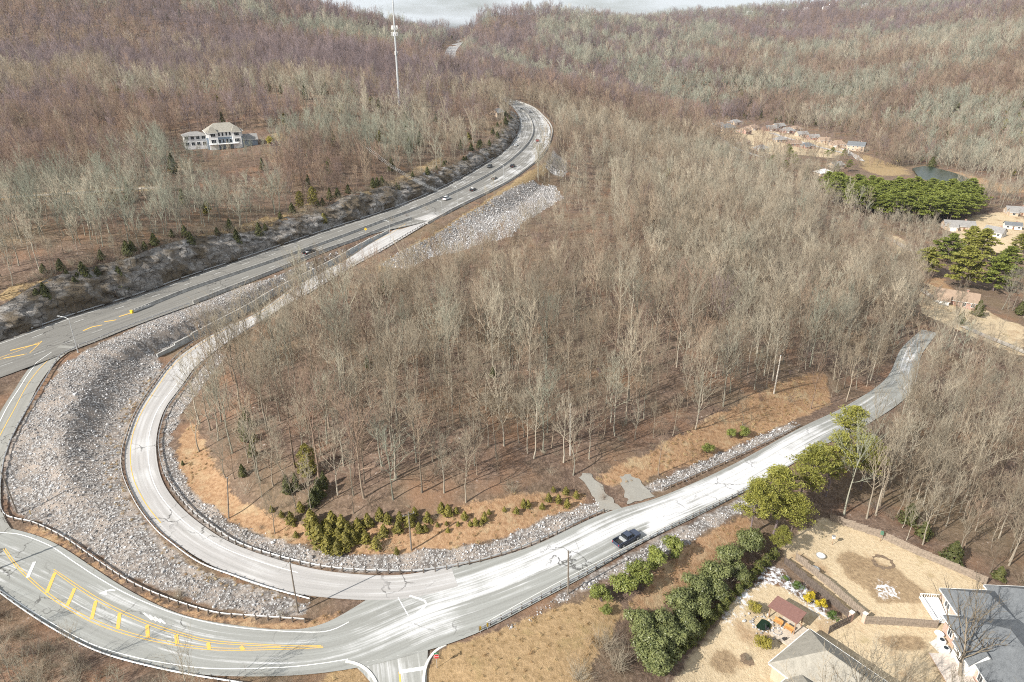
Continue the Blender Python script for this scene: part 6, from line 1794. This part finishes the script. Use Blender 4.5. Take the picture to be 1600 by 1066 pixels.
mb = MB(); mb.tube([(0, 0, 0), (0, 0, 38)], [1.0, .5], 6); mb.build('shaft', M_GALV, t); mb = MB(); mb.box((0, 0, 30), (3, 3, .6)); mb.build('platform', M_GALV, t)

# ================================================================== vehicles
M_TYRE = simple('tyre_rubber', (.02, .02, .02), .8, var=.1); M_RIM = simple('alloy_rim', (.45, .45, .46), .35, .7, var=.05)
M_LAMP = simple('headlight_lens', (.75, .75, .72), .15, var=.03); M_TAIL = simple('tail_light_lens', (.35, .01, .01), .2, var=.03)
M_CARGLASS = mat_glass('car_glass', (.015, .018, .022))
def car_paint(name, c, metal=.3):
    m, nt, b = new_mat(name); k = NT(nt)
    nt.links.new(k.mix(k.rng(k.noise(1.2, 3, k.n('ShaderNodeTexCoord').outputs['Object']), .4, .7, 0, .3), c, tuple(v * .75 + .02 for v in c)), b.inputs['Base Color'])
    b.inputs['Roughness'].default_value = .35; b.inputs['Metallic'].default_value = metal; b.inputs['Coat Weight'].default_value = .5; b.inputs['Coat Roughness'].default_value = .1
    return m
def loft(sections):
    """body lofted through rings of (x, half width bottom, half width top, z bottom, z top)"""
    V, Fc = [], []
    for x, wb, wt, zb, zt in sections:
        zm = zb + (zt - zb) * .55
        V += [(x, -wb * .93, zb), (x, -wb, zb + (zt - zb) * .2), (x, -(wb + wt) / 2 - .01, zm), (x, -wt, zt - .05), (x, -wt * .9, zt), (x, wt * .9, zt), (x, wt, zt - .05), (x, (wb + wt) / 2 + .01, zm), (x, wb, zb + (zt - zb) * .2), (x, wb * .93, zb)]
    n = 10
    for i in range(len(sections) - 1):
        for j in range(n): a, b = i * n + j, i * n + (j + 1) % n; Fc.append((a, b, b + n, a + n))
    Fc += [tuple(range(n - 1, -1, -1)), tuple(range((len(sections) - 1) * n, len(sections) * n))]
    mb = MB(); mb.add(V, Fc); return mb
def make_car(kind, paint, label, loc, rz, group=None):
    t = thing({'pickup': 'pickup_truck', 'suv': 'suv', 'sedan': 'car'}[kind], label, {'pickup': 'pickup truck', 'suv': 'SUV', 'sedan': 'car'}[kind], tuple(loc), rz, group)
    if kind == 'pickup':
        L, w = 5.7, .98
        S = [(2.85, .78, .72, .5, .95), (2.7, .93, .86, .38, 1.08), (1.9, .97, .90, .34, 1.14), (1.35, .98, .92, .34, 1.16), (-.75, .98, .93, .34, 1.16), (-.82, .98, .95, .36, .74), (-2.7, .98, .95, .38, .74), (-2.78, .97, .95, .4, 1.17), (-2.84, .95, .9, .48, 1.15)]
        loft(S).build('body', paint, t)
        for s in (-1, 1): mb = MB(); mb.box((-1.78, s * .90, .98), (1.93, .13, .5)); mb.build('bed_side', paint, t)
        mb = MB(); mb.box((-1.78, 0, .755), (1.9, 1.66, .03)); mb.build('bed_floor', M_BLACK, t)
        mb = MB(); mb.box((-1.05, 0, .98), (.42, 1.6, .4)); mb.build('tool_box', M_GALV, t)
        cab = [(1.35, .86, .84, 1.12, 1.16), (.72, .84, .70, 1.12, 1.72), (.5, .84, .69, 1.12, 1.78), (-.5, .84, .69, 1.12, 1.79), (-.72, .84, .72, 1.12, 1.7), (-.78, .86, .8, 1.12, 1.16)]
        roof = (.02, 1.12, 1.4, 1.81); wx, wr = (1.85, -1.78), .4
    elif kind == 'suv':
        L, w = 4.8, .95
        S = [(2.4, .78, .72, .45, .85), (2.25, .92, .85, .34, 1.0), (1.3, .95, .90, .28, 1.08), (-1.9, .95, .92, .28, 1.1), (-2.25, .94, .9, .32, 1.08), (-2.4, .86, .82, .42, 1.0)]
        loft(S).build('body', paint, t)
        cab = [(1.3, .86, .84, 1.05, 1.1), (.62, .85, .70, 1.05, 1.62), (.3, .85, .69, 1.05, 1.7), (-1.6, .85, .68, 1.05, 1.68), (-2.05, .85, .74, 1.05, 1.5), (-2.3, .85, .8, 1.05, 1.1)]
        roof = (-.65, 1.95, 1.38, 1.72); wx, wr = (1.45, -1.42), .36
    else:
        L, w = 4.7, .9
        S = [(2.35, .74, .68, .4, .68), (2.2, .87, .80, .3, .82), (1.15, .90, .86, .25, .92), (-1.5, .90, .87, .25, .95), (-2.15, .88, .84, .3, .93), (-2.35, .8, .76, .4, .85)]
        loft(S).build('body', paint, t)
        cab = [(1.15, .82, .8, .9, .94), (.35, .8, .64, .9, 1.36), (.05, .8, .63, .9, 1.42), (-.8, .8, .62, .9, 1.41), (-1.2, .8, .66, .9, 1.3), (-1.75, .82, .78, .9, .96)]
        roof = (-.38, 1.0, 1.26, 1.44); wx, wr = (1.42, -1.38), .33
    loft(cab).build('window_glass', M_CARGLASS, t)
    mb = MB(); mb.box((roof[0], 0, roof[3]), (roof[1], roof[2], .06), 0, 0, .94); mb.build('roof', paint, t)
    for s in (-1, 1):
        for x in ((.42, -.2, -.74) if kind != 'suv' else (.3, -.6, -1.6)):
            zt = roof[3]; zb = S[3][4] - .04
            mb = MB(); mb.tube([(x - (.05 if x < 0 else -.3), s * cab[0][1] * 1.0, zb), (x, s * (cab[2][2] + .015), zt - .02)], .035, 4); mb.build('pillar', paint, t)
        for x in wx:
            mb = MB(); mb.tube([(0, -.12, 0), (0, .12, 0)], wr, 18); ty = mb.build('wheel', M_TYRE, t, (x, s * (w - .1), wr))
            mb = MB(); mb.tube([(0, s * .10, 0), (0, s * .135, 0)], wr * .62, 12); mb.build('rim', M_RIM, ty)
        zf = S[0][4]
        mb = MB(); mb.box((S[0][0] - .06, s * .62, zf - .08), (.12, .26, .16)); mb.build('headlight', M_LAMP, t)
        mb = MB(); mb.box((S[-1][0] + .03, s * .76, S[-1][4] - .2), (.1, .16, .3)); mb.build('tail_light', M_TAIL, t)
        mb = MB(); mb.box((cab[0][0] - .35, s * (w + .09), S[2][4] + .08), (.12, .18, .14)); mb.build('mirror', paint, t)
    mb = MB(); mb.box((S[-1][0] - .02, 0, .5), (.12, 1.6, .16)); mb.build('bumper', M_RIM if kind == 'pickup' else paint, t)
    mb = MB(); mb.box((S[0][0] + .01, 0, .58), (.06, .9, .2)); mb.build('grille', M_BLACK, t)
    return t
def on_road(r, px, py, fwd):
    p = road_hit(px, py); i = int(np.argmin(np.hypot(r.mid[:, 0] - p[0], r.mid[:, 1] - p[1])))
    a = math.atan2(r.tan[i, 1], r.tan[i, 0]); return p + [0, 0, .015], a if fwd else a + math.pi
P_BLUE = car_paint('slate_blue_paint', (.045, .06, .10)); P_BLACK = car_paint('black_car_paint', (.02, .02, .022)); P_WHITE = car_paint('white_car_paint', (.72, .73, .74), 0.0); P_RED = car_paint('red_car_paint', (.35, .02, .02)); P_GREY = car_paint('dark_grey_car_paint', (.07, .075, .08)); P_SILV = car_paint('silver_car_paint', (.45, .46, .47), .5)
for kind, paint, r, px, py, fw, lb in [('pickup', P_BLUE, LO, 979, 846, True, 'slate blue crew cab pickup truck on the salted lower road'), ('pickup', P_BLACK, H, 484, 397, True, 'black pickup truck on the highway beside the pale rubble strip'), ('suv', P_WHITE, H, 698, 312, True, 'white SUV on the highway near the start of the ramp'), ('sedan', P_BLACK, H, 739, 298, True, 'black car just ahead of the white SUV'), ('sedan', P_GREY, H, 772, 280, True, 'dark car second ahead of the white SUV'), ('suv', P_BLACK, H, 801, 261, True, 'black SUV entering the far highway bend'), ('suv', P_GREY, H, 765, 262, False, 'dark SUV in the shaded lanes next to the rock cut'), ('sedan', P_RED, H, 840, 221, True, 'red car in the highway bend'), ('sedan', P_WHITE, H, 806, 228, False, 'white car in the shaded inner lanes of the bend'), ('suv', P_SILV, H, 828, 176, True, 'silver SUV at the far top of the bend'), ('sedan', P_BLACK, H, 815, 172, False, 'dark car coming round the top of the bend')]:
    loc, a = on_road(r, px, py, fw); make_car(kind, paint, lb, loc, a)
for kind, paint, px, py, a, lb in [('suv', P_BLACK, 1441, 450, -.2, 'black SUV parked before the brown roofed house'), ('sedan', P_GREY, 1443, 424, .3, 'dark car parked beside the leftmost round pine in the valley'), ('suv', P_SILV, 1328, 244, .2, 'silver car on the drive of the green roofed valley house')]:
    p = hit(px, py); make_car(kind, paint, lb, p + [0, 0, .25], a); CLEAR.append((p[0], p[1], 3))
# ================================================================== bare trees
r4 = np.random.RandomState(44)
def tint_of(x, y):
    n1, n2 = fbm(x, y, 80, 41), fbm(x, y, 28, 43)
    t = .60 + (n1 - .5) * .5 + (n2 - .5) * .3
    left = np.clip((-x + (y - 330) * .12 - 20) / 60, 0, 1) * (y > 215)
    lv = np.where(n1 > .52, .98, .28) + (n2 - .5) * .5
    lv = lv - np.clip((y - 380) / 250, 0, .45)
    t = t * (1 - left) + lv * left
    farw = np.clip((y - 560) / 350, 0, 1) * (1 - np.clip((x - 320) / 150, 0, 1) * np.clip((1700 - y) / 500, 0, 1))
    fv = np.where((n1 > .56) & (y > 900), .9, .10) + (n1 - .5) * .4 + (n2 - .5) * .3
    t = t * (1 - farw) + fv * farw
    rh = np.clip((x - 320) / 120, 0, 1) * np.clip((y - 560) / 150, 0, 1) * np.clip((1800 - y) / 600, 0, 1)
    rv = np.where(n1 > .46, .95, .35) + (n2 - .5) * .3
    t = t * (1 - rh) + rv * rh
    return np.clip(t + r4.normal(0, .11, len(x)), 0, 1)
cand = []
def band(y0, y1, s, x0=-1.0, x1=1.0):
    w = y1 * .80 + 40
    x, y = jgrid(-w, w, y0, y1, s, r4)
    k = np.abs(x) < y * .80 + 45
    x, y = x[k], y[k]
    z = ground(x, y)
    k = in_view(x, y, z)
    k |= (x > -95) & (x < -20) & (y > 55) & (y < 75)
    return x[k], y[k], z[k]
bands = [(56, 240, 4.1), (240, 420, 4.1), (420, 700, 6.4), (700, 1150, 8.0), (1150, 1900, 10.5), (1900, 3000, 14)]
X, Y, Z, S_ = [], [], [], []
for y0, y1, s in bands:
    x, y, z = band(y0, y1, s)
    k = allowed(x, y, 3.2) | ((x > 85) & (x < 150) & (y < 230) & allowed(x, y, 1.5))
    D_ = np.full(len(x), 99.0)
    if y0 < 420: D_ = road_dist(x, y)[0]
    k &= ~((D_ < 7.5) & (x < -20) & (y > 120) & (y < 300))
    k |= in_poly(x, y, PXW['street']) & (r4.uniform(0, 1, len(x)) < .25) & ~np.any([np.hypot(x - c[0], y - c[1]) < c[2] for c in CLEAR if c[1] > 500], axis=0)
    # thin the wood on the banks and in its own clearings
    den = np.ones(len(x))
    nr = y < 420
    den = np.where(nr & mask_at('orange', x, y), .10, den)
    den = np.where(nr & mask_at('tan', x, y), .05, den)
    den = np.where(nr, den * np.clip(.58 + 1.3 * (fbm(x, y, 26, 61) - .30) + np.where((x < -20) & (y > 215), .45, 0), .45, 1), den)
    k &= r4.uniform(0, 1, len(x)) < den
    X.append(x[k]); Y.append(y[k]); Z.append(z[k]); S_.append(np.full(k.sum(), s))
X, Y, Z, S_ = map(np.concatenate, (X, Y, Z, S_))
# the corner below the road on the left only has brush in view
PJ = project(np.column_stack([X, Y, Z]))
k = ~((PJ[0] < 560) & (PJ[1] > 930) & ~((PJ[0] < 330) & (PJ[1] > 1035)))
k &= ~((PJ[0] > 480) & (PJ[0] < 1250) & (PJ[1] > 960))
X, Y, Z, S_ = X[k], Y[k], Z[k], S_[k]
PJ = project(np.column_stack([X, Y, Z]))
dep = PJ[2]
inloop = (PJ[0] > 250) & (PJ[0] < 1330) & (PJ[1] > 520)
lod = np.where(dep < 215, 0, np.where(dep < 620, 1, 2))
var = r4.randint(0, 1000, len(X))
idx = np.where(lod == 0, var % 8, np.where(lod == 1, 8 + var % 5, 13 + var % 4))
sc = r4.uniform(.55, 1.1, len(X)) * np.where(dep > 900, 1.15, 1.0) * np.where(S_ > 9, 1.25, 1.0)
sc = np.where(r4.uniform(0, 1, len(X)) < .28, sc * r4.uniform(.4, .75, len(X)), sc)
low_ = (PJ[0] < 560) & (PJ[1] > 930); sc = np.where(low_, r4.uniform(.35, .6, len(X)), sc)
toe_ = (PJ[0] > 540) & (PJ[0] < 960) & (PJ[1] > 290) & (PJ[1] < 455); sc = np.where(toe_, sc * .55, sc)
gr_ = (PJ[0] > 1270) & (PJ[0] < 1550) & (PJ[1] > 340) & (PJ[1] < 425); sc = np.where(gr_, sc * .6, sc)
lf_ = (X < -20) & (Y > 215) & (Y < 430); sc = np.where(lf_, sc * .85, sc)
rt_ = (PJ[0] > 1420) & (PJ[1] > 540) & (PJ[1] < 650); sc = np.where(rt_, sc * .6, sc)
hs_ = (PJ[0] > 262) & (PJ[0] < 430) & (PJ[1] > 222) & (PJ[1] < 325); sc = np.where(hs_, sc * .5, sc)
st_ = in_poly(X, Y, PXW['street']); sc = np.where(st_, sc * .6, sc)
hts = np.array([16, 18, 14, 19, 12, 17, 15, 20, 15, 18, 13, 17, 16, 14, 17, 16, 13])[idx] * sc
tint = tint_of(X, Y)
tint = np.where(inloop & (lod == 0), np.clip(.60 + r4.normal(0, .19, len(X)), 0, 1), tint)
size = hts / dep
vis = (PJ[0] > -5) & (PJ[0] < 1605) & (PJ[1] < 1075) & (lod == 0)
order = np.argsort(-np.where(vis, size, 0))[:300]
single = np.zeros(len(X), bool); single[order] = True
TG = [('bare grey tree in the wood inside the ramp loop', 'bare trees inside the ramp loop'), ('bare grey tree in the wood right of the salted road', 'bare trees behind the board fence'), ('bare grey tree in the wood across the highway', 'bare trees elsewhere')]
LM = [((487,760),'near the slender olive cedars in the loop wood'), ((357,790),'by the thin wooden pole on the loop bank'), ((643,830),'uphill from the pole with the crossarm in the loop'), ((891,712),'round the tall pale pole of the loop wood'), ((950,765),'beside the two old driveway stubs'), ((1209,615),'by the pale leaning pole above the orange bank'), ((300,610),'overhanging the curved ramp at the left of the loop'), ((760,770),'behind the orange bank in the middle of the loop')]
LMW = [(hit(*p)[:2], l) for p, l in LM]
RM = [((1418,818),'just behind the board fence and its dark cedars'), ((1375,650),'at the narrow end of the salted road'), ((1560,850),'behind the brick house and the fence end'), ((1345,765),'next to the tall yellow green pines')]
RMW = [(hit(*p)[:2], l) for p, l in RM]
for i in order:
    g = 0 if inloop[i] else (1 if PJ[0][i] > 1150 else 2)
    lab = TG[g][0]
    for (w_2, l_) in (LMW if g == 0 else RMW if g == 1 else []):
        if np.hypot(X[i] - w_2[0], Y[i] - w_2[1]) < 17: lab = ('tall' if hts[i] > 15 else 'smaller') + ' bare tree ' + l_; break
    else:
        if g < 2: lab = ('tall' if hts[i] > 15 else 'smaller') + TG[g][0][9:] if False else TG[g][0].replace('grey tree', '%s grey tree' % ('tall' if hts[i] > 15 else 'smaller'))
    t = thing('bare_tree', lab, 'tree', (X[i], Y[i], Z[i]), r4.uniform(0, 6.28), TG[g][1])
    t.scale = (sc[i], sc[i], sc[i])
    v = int(idx[i]) if idx[i] < 8 else 0
    a = link('trunk', TRUNK_ME[v], t); b_ = link('crown', CROWN_ME[v], t)
    a['tint'] = float(tint[i]); b_['tint'] = float(tint[i])
WOOD = proto_collection('wood_source', [pair_mesh('bare_tree_mass', t[0], t[1], M_TRUNK, M_TWIG) for t in TREES[0] + TREES[1] + TREES[2]])
m_ = ~single
n = m_.sum()
rot = np.zeros((n, 3)); rot[:, 2] = r4.uniform(0, 6.28, n); rot[:, :2] = r4.normal(0, .03, (n, 2))
scatter('bare_woodland', np.column_stack([X, Y, Z])[m_], np.repeat(sc[m_][:, None], 3, 1) * [1, 1, 1], rot, idx[m_], tint[m_], WOOD)
print('TREES', len(X), 'A', (lod == 0).sum(), 'B', (lod == 1).sum(), 'C', (lod == 2).sum())

# evergreens scattered through the far woods
EV = proto_collection('evergreen_source', [pair_mesh('cedar_mass', *conifer(500 + i, 9, 2.6, 260, 1.1), M_TRUNK, M_CEDAR) for i in range(2)] + [pair_mesh('olive_mass', *bushy(510, 8, 3.6, 260, 1.3, 6), M_TRUNK, M_OLIVE)])
x, y = jgrid(-1500, 2400, 215, 2400, 13, r4)
k = np.abs(x) < y * .8 + 40
x, y = x[k], y[k]
pz = fbm(x, y, 120, 91)
right = (x > 330) & (y > 550) & (y < 1500)
left = (x < -20) & (y < 620)
prob = np.where(right, np.clip((pz - .5) * 3.5, .02, .75), np.where(left, np.clip((pz - .5) * 1.6, .02, .22), np.clip((pz - .56) * 1.2, .006, .12)))
k = (r4.uniform(0, 1, len(x)) < prob)
x, y = x[k], y[k]
k = allowed(x, y, 4) & in_view(x, y, ground(x, y)) & ((y > 430) | (x < -30))
x, y = x[k], y[k]
n = len(x)
s = r4.uniform(.45, 1.0, n)
rot = np.zeros((n, 3)); rot[:, 2] = r4.uniform(0, 6.28, n)
scatter('evergreen_woodland', np.column_stack([x, y, ground(x, y)]), np.repeat(s[:, None], 3, 1), rot, r4.randint(0, 3, n), r4.uniform(0, 1, n), EV)
print('EVERGREEN', n)

# undergrowth: leafless brush through the wood, thick at the road corner
BR = proto_collection('brush_source', [mesh_from('brush_mass', *brush(600 + i, h, st), M_TWIG) for i, (h, st) in enumerate(((2.2, 26), (3.0, 22), (1.5, 30), (4.5, 18)))])
x, y = jgrid(-340, 190, 66, 440, 3.2, r4)
z = ground(x, y)
k = ((y < 330) | (x < -20)) & in_view(x, y, z, 60, 4) & allowed(x, y, 2.2)
x, y, z = x[k], y[k], z[k]
p = project(np.column_stack([x, y, z]))
corner = (p[0] < 520) & (p[1] > 925)
d_ = np.where(corner, 1.0, np.where(mask_at('orange', x, y), .12, np.where(mask_at('tan', x, y), .35, .32 * (fbm(x, y, 18, 77) > .42) + .10)))
k = r4.uniform(0, 1, len(x)) < d_
x, y, z, corner = x[k], y[k], z[k], corner[k]
if corner.any():
    q = np.repeat(np.where(corner)[0], 7)
    x = np.concatenate([x, x[q] + r4.normal(0, 1.2, len(q))]); y = np.concatenate([y, y[q] + r4.normal(0, 1.2, len(q))])
    D, _, _ = road_dist(x, y); k = D > 2.2; x, y = x[k], y[k]; z = ground(x, y)
er = edge(H, 1, 0)[iH(176):iH(585)]; en = H.nor[iH(176):iH(585)]
qi = r4.randint(0, len(er), 2400); qo = r4.uniform(2.0, 12.0, 2400)
bx, by = er[qi, 0] + en[qi, 0] * qo, er[qi, 1] + en[qi, 1] * qo
k = (fbm(bx, by, 16, 19) > .42)
bx, by = bx[k], by[k]; bz = ground(bx, by)
x, y, z = np.concatenate([x, bx]), np.concatenate([y, by]), np.concatenate([z, bz])
n = len(x)
rot = np.zeros((n, 3)); rot[:, 2] = r4.uniform(0, 6.28, n)
scatter('undergrowth', np.column_stack([x, y, z]), np.repeat(r4.uniform(.5, 1.1, n)[:, None], 3, 1), rot, r4.randint(0, 4, n), np.clip(r4.normal(.5, .2, n), 0, 1), BR)
# dry grass tufts on the banks
x, y = jgrid(-150, 190, 66, 330, 1.1, r4)
z = ground(x, y)
k = in_view(x, y, z, 30, 1)
x, y, z = x[k], y[k], z[k]
k = (mask_at('tan', x, y) & (r4.uniform(0, 1, len(x)) < .55)) | (mask_at('orange', x, y) & (fbm(x, y, 7, 13) > .48) & (r4.uniform(0, 1, len(x)) < .6)) | (mask_at('meadow', x, y) & (r4.uniform(0, 1, len(x)) < .35))
x, y, z = x[k], y[k], z[k]
D, _, _ = road_dist(x, y); k = D > .9
x, y, z = x[k], y[k], z[k]
def mat_grass():
    m, nt, b = new_mat('dry_grass_blades'); kk = NT(nt)
    c = kk.ramp(kk.n('ShaderNodeObjectInfo').outputs['Random'], [(0, (.26, .16, .075)), (.5, (.40, .28, .14)), (1, (.50, .39, .22))])
    nt.links.new(c, b.inputs['Base Color']); b.inputs['Roughness'].default_value = .9
    return m
M_GRASS = mat_grass()
TU = proto_collection('tuft_source', [mesh_from('tuft_mass', *brush(700 + i, .5, 34, 1, .9), M_GRASS) for i in range(3)])
n = len(x)
rot = np.zeros((n, 3)); rot[:, 2] = r4.uniform(0, 6.28, n)
scatter('dry_grass', np.column_stack([x, y, z]), np.repeat(r4.uniform(.6, 1.5, n)[:, None], 3, 1), rot, r4.randint(0, 3, n), r4.uniform(0, 1, n), TU)
print('TUFTS', n)


# ================================================================== the air: pale haze round the whole scene
zlo, zhi = float(ZZ.min()) - 1.5, max(float(ZZ.max()), 100) + 75
m = bpy.data.materials.new('air_haze'); m.use_nodes = True
nt = m.node_tree; nt.nodes.clear()
out = nt.nodes.new('ShaderNodeOutputMaterial'); pv = nt.nodes.new('ShaderNodeVolumePrincipled')
pv.inputs['Color'].default_value = (.74, .83, 1.0, 1); pv.inputs['Density'].default_value = .00004; pv.inputs['Anisotropy'].default_value = .2
nt.links.new(pv.outputs[0], out.inputs['Volume'])
m.volume_intersection_method if hasattr(m, 'volume_intersection_method') else None
mb = MB(); x0, x1, y0, y1 = GX[0] - 20, GX[-1] + 20, GY[0] - 20, GY[-1] + 20
mb.box(((x0 + x1) / 2, (y0 + y1) / 2, (zlo + zhi) / 2), (x1 - x0, y1 - y0, zhi - zlo))
mb.build('haze', m, kind='stuff')
print('Z', ZZ.min(), ZZ.max())
